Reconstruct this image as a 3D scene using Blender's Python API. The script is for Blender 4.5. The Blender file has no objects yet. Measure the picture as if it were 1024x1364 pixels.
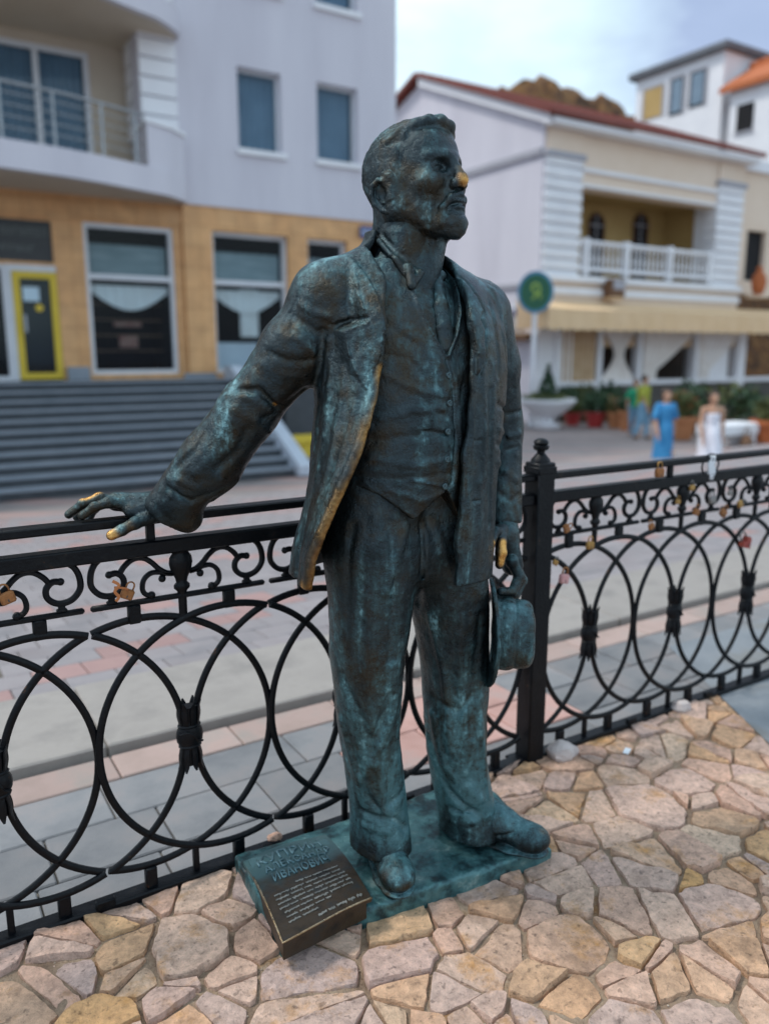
import bpy, bmesh, math, random, time
import numpy as np
from mathutils import Vector, Matrix, Euler
random.seed(7); np.random.seed(7)
T0 = time.time()
SC = bpy.context.scene
COL = SC.collection
R = math.radians

# ------------------------------------------------------------------ camera
CAM_H = 1.28
PITCH = math.atan(212 / 1060.0)
AZ = R(58.1)
cam = bpy.data.cameras.new('camera')
cam.sensor_fit = 'VERTICAL'; cam.sensor_height = 36.0; cam.sensor_width = 27.0
cam.lens = 1060 / 1364.0 * 36.0
cam.clip_start = 0.05; cam.clip_end = 2000
cam.dof.use_dof = True
cam.dof.focus_distance = 1.66
cam.dof.aperture_fstop = 1.75
cam_o = bpy.data.objects.new('camera', cam); COL.objects.link(cam_o)
cam_o.location = (0, 0, CAM_H)
cam_o.rotation_euler = (math.pi / 2 - PITCH, 0, AZ - math.pi / 2)
SC.camera = cam_o

# ------------------------------------------------------------------ view
SC.view_settings.view_transform = 'Standard'
SC.view_settings.look = 'None'
SC.view_settings.exposure = 0.58
SC.view_settings.gamma = 1.0
SC.view_settings.use_curve_mapping = False
SC.cycles.max_bounces = 6
SC.cycles.diffuse_bounces = 3
SC.cycles.glossy_bounces = 3
SC.cycles.transparent_max_bounces = 6

# ------------------------------------------------------------------ sky
SUN_EL, SUN_AZ = R(58), R(300)      # high soft sun beyond the railing, to the left
world = bpy.data.worlds.new('World'); SC.world = world
world.use_nodes = True
nt = world.node_tree; nt.nodes.clear()
def wn(t, **k):
    n = nt.nodes.new(t)
    for a, b in k.items(): setattr(n, a, b)
    return n
w_out = wn('ShaderNodeOutputWorld'); w_bg = wn('ShaderNodeBackground')
w_sky = wn('ShaderNodeTexSky', sky_type='NISHITA'); w_sky.sun_disc = False
w_sky.sun_elevation = SUN_EL
w_sky.sun_rotation = SUN_AZ
w_sky.air_density = 1.0; w_sky.dust_density = 1.5
w_tc = wn('ShaderNodeTexCoord')
w_map = wn('ShaderNodeMapping'); w_map.inputs['Scale'].default_value = (1.0, 1.0, 2.2)
w_n1 = wn('ShaderNodeTexNoise'); w_n1.inputs['Scale'].default_value = 2.1; w_n1.inputs['Detail'].default_value = 7; w_n1.inputs['Roughness'].default_value = 0.55
w_n2 = wn('ShaderNodeTexNoise'); w_n2.inputs['Scale'].default_value = 1.7; w_n2.inputs['Detail'].default_value = 7
w_r1 = wn('ShaderNodeValToRGB'); w_r1.color_ramp.elements[0].position = 0.40; w_r1.color_ramp.elements[1].position = 0.62
w_r1.color_ramp.elements[0].color = (0.7, 0.7, 0.7, 1); w_r1.color_ramp.elements[1].color = (1, 1, 1, 1)
w_cc = wn('ShaderNodeValToRGB')
w_cc.color_ramp.elements[0].position = 0.42; w_cc.color_ramp.elements[1].position = 0.60
w_cc.color_ramp.elements[0].color = (3.9, 4.8, 6.8, 1); w_cc.color_ramp.elements[1].color = (9.4, 11.8, 12.8, 1)
w_mix = wn('ShaderNodeMix', data_type='RGBA')
L = nt.links.new
L(w_tc.outputs['Generated'], w_map.inputs['Vector'])
L(w_map.outputs[0], w_n1.inputs['Vector']); L(w_map.outputs[0], w_n2.inputs['Vector'])
L(w_n1.outputs[0], w_r1.inputs[0]); L(w_n2.outputs[0], w_cc.inputs[0])
L(w_r1.outputs[0], w_mix.inputs[0]); L(w_sky.outputs[0], w_mix.inputs[6]); L(w_cc.outputs[0], w_mix.inputs[7])
L(w_mix.outputs[2], w_bg.inputs[0]); w_bg.inputs[1].default_value = 0.088
L(w_bg.outputs[0], w_out.inputs[0])

sun = bpy.data.lights.new('sun', 'SUN'); sun.energy = 1.5; sun.angle = R(10); sun.color = (1.0, 0.95, 0.88)
sun_o = bpy.data.objects.new('sun', sun); COL.objects.link(sun_o)
_d = Vector((math.sin(SUN_AZ) * math.cos(SUN_EL), math.cos(SUN_AZ) * math.cos(SUN_EL), math.sin(SUN_EL)))
sun_o.rotation_euler = _d.to_track_quat('Z', 'Y').to_euler()
sun_o.location = (0, 0, 20)

# ------------------------------------------------------------------ helpers: rays of the survey camera (pixel of the photo + known plane -> world point)
_f = Vector((math.cos(AZ) * math.cos(PITCH), math.sin(AZ) * math.cos(PITCH), -math.sin(PITCH)))
_r = Vector((math.sin(AZ), -math.cos(AZ), 0))
_u = Vector((math.cos(AZ) * math.sin(PITCH), math.sin(AZ) * math.sin(PITCH), math.cos(PITCH)))
def ray(x, y): return _f + _r * ((x - 512) / 1060.0) - _u * ((y - 682) / 1060.0)
def at(x, y, Y):
    d = ray(x, y); return Vector((0, 0, CAM_H)) + d * (Y / d.y)
def gr(x, y, z=0.0):
    d = ray(x, y); return Vector((0, 0, CAM_H)) + d * ((z - CAM_H) / d.z)

# ------------------------------------------------------------------ object helpers
def link(o, parent=None):
    COL.objects.link(o)
    if parent: o.parent = parent
    return o
def props(o, label=None, cat=None, group=None, kind=None):
    if label: o['label'] = label
    if cat: o['category'] = cat
    if group: o['group'] = group
    if kind: o['kind'] = kind
    return o
def empty(name, loc=(0, 0, 0), label=None, cat=None, group=None, rz=0):
    o = bpy.data.objects.new(name, None); o.empty_display_size = 0.1
    o.location = loc; o.rotation_euler = (0, 0, rz); COL.objects.link(o)
    return props(o, label, cat, group)
def copy_tree(o, parent=None):
    c = o.copy(); COL.objects.link(c)
    if parent: c.parent = parent
    for ch in list(o.children): copy_tree(ch, c)
    return c
class MB:
    """collects shapes, builds one mesh object"""
    def __init__(s): s.v = []; s.f = []
    def add(s, vs, fs, m=None):
        b = len(s.v)
        s.v += [tuple(m @ Vector(p)) if m is not None else tuple(p) for p in vs]
        s.f += [tuple(b + i for i in f) for f in fs]
        return s
    def box(s, x0, x1, y0, y1, z0, z1, m=None, bev=0.0):
        if bev <= 0:
            vs = [(x, y, z) for x in (x0, x1) for y in (y0, y1) for z in (z0, z1)]
            fs = [(0, 1, 3, 2), (4, 6, 7, 5), (0, 4, 5, 1), (2, 3, 7, 6), (0, 2, 6, 4), (1, 5, 7, 3)]
            return s.add(vs, fs, m)
        b = min(bev, abs(x1 - x0) * .45, abs(y1 - y0) * .45, abs(z1 - z0) * .45)
        vs = []; 
        for i, x in enumerate((x0, x1)):
            for j, y in enumerate((y0, y1)):
                for k, z in enumerate((z0, z1)):
                    sx, sy, sz = (b if i == 0 else -b), (b if j == 0 else -b), (b if k == 0 else -b)
                    vs += [(x, y + sy, z + sz), (x + sx, y, z + sz), (x + sx, y + sy, z)]
        def q(i, j, k, a): return (i * 4 + j * 2 + k) * 3 + a
        fs = [(q(0,0,0,0), q(0,0,1,0), q(0,1,1,0), q(0,1,0,0)), (q(1,0,0,0), q(1,1,0,0), q(1,1,1,0), q(1,0,1,0)),
              (q(0,0,0,1), q(1,0,0,1), q(1,0,1,1), q(0,0,1,1)), (q(0,1,0,1), q(0,1,1,1), q(1,1,1,1), q(1,1,0,1)),
              (q(0,0,0,2), q(0,1,0,2), q(1,1,0,2), q(1,0,0,2)), (q(0,0,1,2), q(1,0,1,2), q(1,1,1,2), q(0,1,1,2))]
        for i in (0, 1):
            for j in (0, 1):
                a = [q(i,j,0,0), q(i,j,0,1), q(i,j,1,1), q(i,j,1,0)]; fs.append(tuple(a if (i + j) % 2 == 0 else a[::-1]))
        for i in (0, 1):
            for k in (0, 1):
                a = [q(i,0,k,0), q(i,1,k,0), q(i,1,k,2), q(i,0,k,2)]; fs.append(tuple(a if (i + k) % 2 == 0 else a[::-1]))
        for j in (0, 1):
            for k in (0, 1):
                a = [q(0,j,k,1), q(0,j,k,2), q(1,j,k,2), q(1,j,k,1)]; fs.append(tuple(a if (j + k) % 2 == 0 else a[::-1]))
        for i in (0, 1):
            for j in (0, 1):
                for k in (0, 1):
                    a = [q(i,j,k,0), q(i,j,k,1), q(i,j,k,2)]; fs.append(tuple(a if (i + j + k) % 2 else a[::-1]))
        return s.add(vs, fs, m)
    def prism(s, poly, z0, z1, m=None):
        n = len(poly)
        vs = [(p[0], p[1], z0) for p in poly] + [(p[0], p[1], z1) for p in poly]
        fs = [tuple(range(n))[::-1], tuple(range(n, 2 * n))] + [(i, (i + 1) % n, n + (i + 1) % n, n + i) for i in range(n)]
        return s.add(vs, fs, m)
    def lathe(s, prof, n=16, m=None, cap=True):
        vs = []; fs = []
        for (r, z) in prof:
            for k in range(n):
                a = 2 * math.pi * k / n; vs.append((r * math.cos(a), r * math.sin(a), z))
        for i in range(len(prof) - 1):
            for k in range(n):
                k2 = (k + 1) % n; fs.append((i * n + k, i * n + k2, (i + 1) * n + k2, (i + 1) * n + k))
        if cap:
            fs.append(tuple(range(n))[::-1]); fs.append(tuple((len(prof) - 1) * n + k for k in range(n)))
        return s.add(vs, fs, m)
    def sweep(s, pts, w, d, nrm=(0, 1, 0), n=8, p=3.0, cap=True, ws=None, closed=False):
        """bar along pts; w across in the plane, d along nrm; superellipse section"""
        pts = [Vector(q) for q in pts]; nrm = Vector(nrm).normalized(); N = len(pts); vs = []; fs = []
        for i, c in enumerate(pts):
            if closed: t = pts[(i + 1) % N] - pts[i - 1]
            else: t = pts[min(i + 1, N - 1)] - pts[max(i - 1, 0)]
            t.normalize(); sd = t.cross(nrm)
            if sd.length < 1e-5: sd = Vector((1, 0, 0))
            sd.normalize(); up = sd.cross(t).normalized()
            k = ws[i] if ws else 1.0
            for j in range(n):
                a = 2 * math.pi * (j + .5) / n; ca, sa = math.cos(a), math.sin(a)
                rr = (abs(ca) ** p + abs(sa) ** p) ** (-1 / p)
                vs.append(c + sd * (w / 2 * k * ca * rr) + up * (d / 2 * k * sa * rr))
        M_ = N if closed else N - 1
        for i in range(M_):
            i2 = (i + 1) % N
            for j in range(n):
                j2 = (j + 1) % n; fs.append((i * n + j, i * n + j2, i2 * n + j2, i2 * n + j))
        if cap and not closed:
            fs.append(tuple(range(n))[::-1]); fs.append(tuple((N - 1) * n + j for j in range(n)))
        return s.add(vs, fs)
    def ball(s, c, r, nu=10, nv=7, sc=(1, 1, 1), m=None):
        vs = [(c[0], c[1], c[2] + r * sc[2])]; fs = []
        for i in range(1, nv):
            t = math.pi * i / nv
            for k in range(nu):
                a = 2 * math.pi * k / nu
                vs.append((c[0] + r * sc[0] * math.sin(t) * math.cos(a), c[1] + r * sc[1] * math.sin(t) * math.sin(a), c[2] + r * sc[2] * math.cos(t)))
        vs.append((c[0], c[1], c[2] - r * sc[2])); e = len(vs) - 1
        for k in range(nu):
            k2 = (k + 1) % nu
            fs.append((0, 1 + k, 1 + k2)); fs.append((e, 1 + (nv - 2) * nu + k2, 1 + (nv - 2) * nu + k))
            for i in range(nv - 2): fs.append((1 + i * nu + k, 1 + (i + 1) * nu + k, 1 + (i + 1) * nu + k2, 1 + i * nu + k2))
        return s.add(vs, fs, m)
    def mesh(s, name, smooth=False):
        me = bpy.data.meshes.new(name); me.from_pydata([tuple(v) for v in s.v], [], s.f); me.validate()
        bm = bmesh.new(); bm.from_mesh(me); bmesh.ops.recalc_face_normals(bm, faces=bm.faces); bm.to_mesh(me); bm.free()
        if smooth: 
            me.polygons.foreach_set('use_smooth', [True] * len(me.polygons))
            if smooth == 'auto': me.set_sharp_from_angle(angle=R(40))
        return me
    def build(s, name, mat, parent=None, smooth=False, loc=None):
        me = s.mesh(name, smooth); me.materials.append(mat)
        o = bpy.data.objects.new(name, me); link(o, parent)
        if loc is not None: o.location = loc
        return o
def smooth_curve(pts, n=8):
    """Catmull-Rom"""
    P = [Vector(p) for p in pts]; P = [P[0] * 2 - P[1]] + P + [P[-1] * 2 - P[-2]]; out = []
    for i in range(1, len(P) - 2):
        a, b, c, d = P[i - 1], P[i], P[i + 1], P[i + 2]
        for k in range(n):
            t = k / n
            out.append(0.5 * ((2 * b) + (c - a) * t + (2 * a - 5 * b + 4 * c - d) * t * t + (3 * b - a - 3 * c + d) * t ** 3))
    out.append(P[-2]); return out

# ------------------------------------------------------------------ materials
MATS = {}
def new_mat(name):
    m = bpy.data.materials.new(name); m.use_nodes = True; MATS[name] = m
    return m, m.node_tree, m.node_tree.nodes['Principled BSDF']
def nd(t, typ, **k):
    n = t.nodes.new(typ)
    for a, b in k.items(): setattr(n, a, b)
    return n
def ramp(t, stops):
    r = t.nodes.new('ShaderNodeValToRGB'); e = r.color_ramp.elements
    while len(e) < len(stops): e.new(0.5)
    for i, (p, c) in enumerate(stops):
        e[i].position = p; e[i].color = tuple(c) + (1,) if len(c) == 3 else c
    return r
def noise_mat(name, cols, scale=5, rough=0.7, bump=0.3, bscale=60, metal=0.0, detail=6, coord='World', objrand=0.0, bdist=0.01, spec=0.5, stretch=None):
    m, t, b = new_mat(name)
    tc = nd(t, 'ShaderNodeTexCoord')
    src = tc.outputs['Object' if coord == 'World' else coord]
    if coord == 'World': src = nd(t, 'ShaderNodeNewGeometry').outputs['Position']
    if stretch:
        mp = nd(t, 'ShaderNodeMapping'); mp.inputs['Scale'].default_value = stretch; t.links.new(src, mp.inputs[0]); src = mp.outputs[0]
    n = nd(t, 'ShaderNodeTexNoise'); n.inputs['Scale'].default_value = scale; n.inputs['Detail'].default_value = detail; n.inputs['Roughness'].default_value = 0.6
    t.links.new(src, n.inputs['Vector'])
    k = len(cols); r = ramp(t, [(0.3 + 0.4 * i / max(1, k - 1), c) for i, c in enumerate(cols)])
    t.links.new(n.outputs[0], r.inputs[0]); out = r.outputs[0]
    if objrand:
        oi = nd(t, 'ShaderNodeObjectInfo'); hs = nd(t, 'ShaderNodeHueSaturation'); mr = nd(t, 'ShaderNodeMapRange')
        mr.inputs[3].default_value = 1 - objrand; mr.inputs[4].default_value = 1 + objrand
        t.links.new(oi.outputs['Random'], mr.inputs[0]); t.links.new(mr.outputs[0], hs.inputs['Value']); t.links.new(out, hs.inputs['Color']); out = hs.outputs[0]
    t.links.new(out, b.inputs['Base Color'])
    b.inputs['Roughness'].default_value = rough; b.inputs['Metallic'].default_value = metal
    b.inputs['Specular IOR Level'].default_value = spec
    if bump:
        n2 = nd(t, 'ShaderNodeTexNoise'); n2.inputs['Scale'].default_value = bscale; n2.inputs['Detail'].default_value = 5
        t.links.new(src, n2.inputs['Vector'])
        bp = nd(t, 'ShaderNodeBump'); bp.inputs['Strength'].default_value = bump; bp.inputs['Distance'].default_value = bdist
        t.links.new(n2.outputs[0], bp.inputs['Height']); t.links.new(bp.outputs[0], b.inputs['Normal'])
    return m

# ================================================================== sculpting with signed distance fields
import openvdb
LAST = [None]
def lattice(shape, res, cell, rng):
    """smooth random 3-D noise sampled on the grid, about -1..1"""
    n = [max(3, int(s * res / cell) + 4) for s in shape]
    g = rng.standard_normal(n).astype(np.float32) * 0.6
    for ax in range(3):
        x = np.arange(shape[ax]) * res / cell + 1.0
        i = np.floor(x).astype(int); f = x - i
        W = np.zeros((shape[ax], n[ax]), np.float32)
        for o, w in ((-1, (1 - f) ** 3 / 6), (0, (3 * f ** 3 - 6 * f ** 2 + 4) / 6), (1, (-3 * f ** 3 + 3 * f ** 2 + 3 * f + 1) / 6), (2, f ** 3 / 6)):
            j = np.clip(i + o, 0, n[ax] - 1); W[np.arange(shape[ax]), j] += w
        g = np.moveaxis(np.tensordot(W, g, axes=(1, ax)), 0, ax)
    return g
class SDF:
    def __init__(s, lo, hi, res):
        s.lo = np.array(lo, np.float32); s.res = res
        s.n = np.ceil((np.array(hi) - s.lo) / res).astype(int) + 1
        s.d = np.full(s.n, 0.3, np.float32)
        s.ax = [s.lo[i] + np.arange(s.n[i], dtype=np.float32) * res for i in range(3)]
        s.M = None
    def frame(s, origin, X, Y, Z):
        """primitives given in a local frame from now on"""
        s.M = (np.array(origin, np.float32), np.array([X, Y, Z], np.float32))
    def w(s, p):
        if s.M is None: return np.array(p, np.float32)
        return s.M[0] + np.array(p, np.float32) @ s.M[1]
    def reg(s, lo, hi):
        a = np.clip(np.floor((np.array(lo) - s.lo) / s.res).astype(int), 0, s.n)
        b = np.clip(np.ceil((np.array(hi) - s.lo) / s.res).astype(int) + 1, 0, s.n)
        sl = tuple(slice(a[i], b[i]) for i in range(3))
        return sl, s.ax[0][sl[0]][:, None, None], s.ax[1][sl[1]][None, :, None], s.ax[2][sl[2]][None, None, :]
    def blend(s, sl, v, k, op):
        d = s.d[sl]
        if d.size == 0: return
        if op == 'add':
            if k > 0:
                h = np.clip(0.5 + 0.5 * (d - v) / k, 0, 1); s.d[sl] = d * (1 - h) + v * h - k * h * (1 - h)
            else: s.d[sl] = np.minimum(d, v)
        elif op == 'sub':
            v = -v
            if k > 0:
                h = np.clip(0.5 - 0.5 * (d - v) / k, 0, 1); s.d[sl] = d * (1 - h) + v * h + k * h * (1 - h)
            else: s.d[sl] = np.maximum(d, v)
    def cone(s, a, b, ra, rb, k=0.01, op='add', flat=None, ff=1.0):
        """round cone a->b; flat=(axis), ff>1 thins it along that axis"""
        a = s.w(a); b = s.w(b); r = max(ra, rb) + k * 1.5 + 0.02
        sl, x, y, z = s.reg(np.minimum(a, b) - r, np.maximum(a, b) + r)
        ba = b - a; L2 = float(ba @ ba) + 1e-9
        px, py, pz = x - a[0], y - a[1], z - a[2]
        t = np.clip((px * ba[0] + py * ba[1] + pz * ba[2]) / L2, 0, 1)
        dx, dy, dz = px - t * ba[0], py - t * ba[1], pz - t * ba[2]
        q = dx * dx + dy * dy + dz * dz
        if flat is not None:
            f = np.array(flat, np.float32)
            if s.M is not None: f = f @ s.M[1]
            f = f / np.linalg.norm(f)
            c = dx * f[0] + dy * f[1] + dz * f[2]; q = q + (ff * ff - 1) * c * c
        s.blend(sl, np.sqrt(q) - (ra + (rb - ra) * t), k, op)
    def ell(s, c, r, k=0.01, op='add', X=None, Y=None, Z=None):
        c = s.w(c); A = s.M[1] if s.M is not None else np.eye(3, dtype=np.float32)
        if X is not None:
            B = np.array([X, Y, Z], np.float32); B = B / np.linalg.norm(B, axis=1)[:, None]; A = B @ A
        m = max(r) + k * 1.5 + 0.02
        sl, x, y, z = s.reg(c - m, c + m)
        px, py, pz = x - c[0], y - c[1], z - c[2]
        u = [(px * A[i][0] + py * A[i][1] + pz * A[i][2]) / r[i] for i in range(3)]
        f = np.sqrt(u[0] ** 2 + u[1] ** 2 + u[2] ** 2) + 1e-6
        g = np.sqrt((u[0] / r[0]) ** 2 + (u[1] / r[1]) ** 2 + (u[2] / r[2]) ** 2) + 1e-6
        s.blend(sl, f * (f - 1) / g, k, op)
    def loft(s, tab, k=0.01, n=2.3, H=None, op='add', bounds=None, grow=0.0):
        """rows (z, cx, cy, aL, aR, bFront, bBack[, yaw]); H(x,z)->outward relief on the front"""
        T = np.array([r if len(r) == 8 else tuple(r) + (0,) for r in sorted(tab)], np.float32)
        z0, z1 = T[0, 0], T[-1, 0]; m = 0.04
        xm = (T[:, 1] - T[:, 3]).min() - m, (T[:, 1] + T[:, 4]).max() + m
        ym = (T[:, 2] - T[:, 5]).min() - m, (T[:, 2] + T[:, 6]).max() + m
        if bounds: z0, z1 = bounds
        sl, x, y, z = s.reg((xm[0], ym[0], z0 - m), (xm[1], ym[1], z1 + m))
        zz = z.ravel(); P = [np.interp(zz, T[:, 0], T[:, i]).astype(np.float32)[None, None, :] for i in range(1, 8)]
        for i in range(7):   # soften the table steps
            v = P[i].ravel(); kk = max(3, int(0.03 / s.res)); v2 = np.convolve(np.pad(v, kk, 'edge'), np.ones(2 * kk + 1) / (2 * kk + 1), 'valid'); P[i] = v2.astype(np.float32)[None, None, :]
        cx, cy, aL, aR, bF, bB, yw = P
        c, sn = np.cos(yw), np.sin(yw)
        u = (x - cx) * c + (y - cy) * sn; v = -(x - cx) * sn + (y - cy) * c
        a = np.where(u < 0, aL, aR) + grow; b = np.where(v < 0, bF, bB) + grow
        f = (np.abs(u / a) ** n + np.abs(v / b) ** n) ** (1 / n) + 1e-6
        rr = np.sqrt(u * u + v * v) + 1e-6
        d = rr * (1 - 1 / f)
        # correct for obliquity
        g = np.sqrt((u / a ** 2) ** 2 + (v / b ** 2) ** 2) * rr / (np.sqrt((u / a) ** 2 + (v / b) ** 2) + 1e-6)
        d = d / np.maximum(g, 1.0) if False else d * np.clip(1.0 / np.maximum(g, 1e-3), 0.45, 1.0)
        d = np.maximum(d, np.maximum(z0 - z, z - z1))
        if H is not None:
            d = d - H.sample(x.ravel(), zz)[:, None, :] * (v < 0) 
        s.blend(sl, d.astype(np.float32), k, op)
    def line(s, pts, w, h):
        """ridge (h>0) or groove (h<0) of gaussian section along a 3-D polyline"""
        P = [s.w(p) for p in pts]
        lo = np.min(P, axis=0) - 3 * w; hi = np.max(P, axis=0) + 3 * w
        sl, x, y, z = s.reg(lo, hi)
        if s.d[sl].size == 0: return
        best = None
        for a, b in zip(P[:-1], P[1:]):
            ba = b - a; L2 = float(ba @ ba) + 1e-9
            px, py, pz = x - a[0], y - a[1], z - a[2]
            t = np.clip((px * ba[0] + py * ba[1] + pz * ba[2]) / L2, 0, 1)
            q = (px - t * ba[0]) ** 2 + (py - t * ba[1]) ** 2 + (pz - t * ba[2]) ** 2
            best = q if best is None else np.minimum(best, q)
        s.d[sl] -= h * np.exp(-best / (w * w)).astype(np.float32)
    def snap(s, x, y, Yhint=None, t0=1.0, t1=3.2):
        """first hit of the photo ray with the sculpture so far"""
        d = ray(x, y); o = Vector((0, 0, CAM_H)); t = np.arange(t0, t1, s.res * 0.5, dtype=np.float32)
        p = np.array(o)[None, :] + t[:, None] * np.array(d)[None, :]
        i = np.round((p - s.lo) / s.res).astype(int)
        ok = np.all((i >= 0) & (i < s.n), axis=1); i = np.clip(i, 0, s.n - 1)
        v = s.d[i[:, 0], i[:, 1], i[:, 2]]; hit = np.where(ok & (v < 0))[0]
        if len(hit): return tuple(float(c) for c in p[hit[0]])
        return None
    def draw(s, px, w, h):
        """fold drawn over the photo, snapped to the surface"""
        q = [s.snap(*p) for p in px]; q = [p for p in q if p is not None]
        if len(q) > 1:
            M = s.M; s.M = None; s.line(q, w, h); s.M = M
        return q
    def rough(s, seed, *layers):
        rng = np.random.default_rng(seed)
        for cell, amp in layers: s.d += lattice(tuple(s.n), s.res, cell, rng) * amp
    def build(s, name, mat, parent, wear=None, cut=None):
        if cut is not None: cut(s)
        d = s.d; d[0] = d[-1] = 0.05; d[:, 0] = d[:, -1] = 0.05; d[:, :, 0] = d[:, :, -1] = 0.05
        g = openvdb.FloatGrid(0.3); g.copyFromArray(np.clip(d, -0.3, 0.3)); 
        g.transform = openvdb.createLinearTransform(voxelSize=s.res)
        pts, tris, quads = g.convertToPolygons(isovalue=0.0, adaptivity=0.0)
        pts = pts + s.lo[None, :]
        me = bpy.data.meshes.new(name)
        nq, ntr = len(quads), len(tris)
        me.vertices.add(len(pts)); me.vertices.foreach_set('co', pts.astype(np.float32).ravel())
        loops = np.concatenate([quads[:, ::-1].ravel(), tris[:, ::-1].ravel()]) if ntr else quads[:, ::-1].ravel()
        me.loops.add(len(loops)); me.loops.foreach_set('vertex_index', loops.astype(np.int32))
        st = np.concatenate([np.arange(nq) * 4, nq * 4 + np.arange(ntr) * 3]).astype(np.int32)
        me.polygons.add(nq + ntr); me.polygons.foreach_set('loop_start', st)
        me.polygons.foreach_set('use_smooth', np.ones(nq + ntr, bool))
        me.update(calc_edges=True); me.validate()
        at_ = me.attributes.new('wear', 'FLOAT', 'POINT')
        wv = np.zeros(len(pts), np.float32)
        if wear:
            for line, rad in wear:
                P = [np.array(p, np.float32) for p in line]
                if len(P) == 1: P = P * 2
                for a, b in zip(P[:-1], P[1:]):
                    ba = b - a; L2 = float(ba @ ba) + 1e-9
                    t = np.clip(((pts - a) @ ba) / L2, 0, 1)
                    q = np.linalg.norm(pts - a - t[:, None] * ba[None, :], axis=1)
                    wv = np.maximum(wv, np.clip(1.6 * (1 - q / rad), 0, 1))
        at_.data.foreach_set('value', wv)
        me.materials.append(mat)
        o = bpy.data.objects.new(name, me); link(o, parent)
        LAST[0] = o
        print('sdf', name, len(pts), round(time.time() - T0, 1))
        return o
class Relief:
    """height map over x,z"""
    def __init__(s, x0, x1, z0, z1, r=0.002):
        s.x = np.arange(x0, x1, r, dtype=np.float32); s.z = np.arange(z0, z1, r, dtype=np.float32); s.r = r
        s.h = np.zeros((len(s.x), len(s.z)), np.float32)
    def dist(s, pts, closed=False):
        X = s.x[:, None]; Z = s.z[None, :]; best = np.full(s.h.shape, 9.0, np.float32)
        P = list(pts) + ([pts[0]] if closed else [])
        for a, b in zip(P[:-1], P[1:]):
            bx, bz = b[0] - a[0], b[1] - a[1]; L2 = bx * bx + bz * bz + 1e-12
            t = np.clip(((X - a[0]) * bx + (Z - a[1]) * bz) / L2, 0, 1)
            best = np.minimum(best, (X - a[0] - t * bx) ** 2 + (Z - a[1] - t * bz) ** 2)
        return np.sqrt(best)
    def line(s, pts, w, h):
        s.h += h * np.exp(-(s.dist(pts) / w) ** 2); return s
    def inside(s, poly):
        X = s.x[:, None] + 0 * s.z[None, :]; Z = s.z[None, :] + 0 * s.x[:, None]; c = np.zeros(X.shape, bool)
        n = len(poly)
        for i in range(n):
            (x1, z1), (x2, z2) = poly[i], poly[(i + 1) % n]
            if z1 == z2: continue
            c ^= ((Z < z1) != (Z < z2)) & (X < (x2 - x1) * (Z - z1) / (z2 - z1) + x1)
        return c
    def area(s, poly, h, soft=0.003):
        d = s.dist(poly, True); d = np.where(s.inside(poly), d, -d)
        s.h += h * np.clip(0.5 + d / (2 * soft), 0, 1); return s
    def sample(s, x, z):
        i = np.clip(((x - s.x[0]) / s.r).astype(int), 0, len(s.x) - 1); k = np.clip(((z - s.z[0]) / s.r).astype(int), 0, len(s.z) - 1)
        return s.h[np.ix_(i, k)]
def xz(px, Y=1.34):
    out = []
    for p in px:
        q = at(p[0], p[1], Y if len(p) < 3 else p[2]); out.append((q.x, q.z))
    return out

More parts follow.
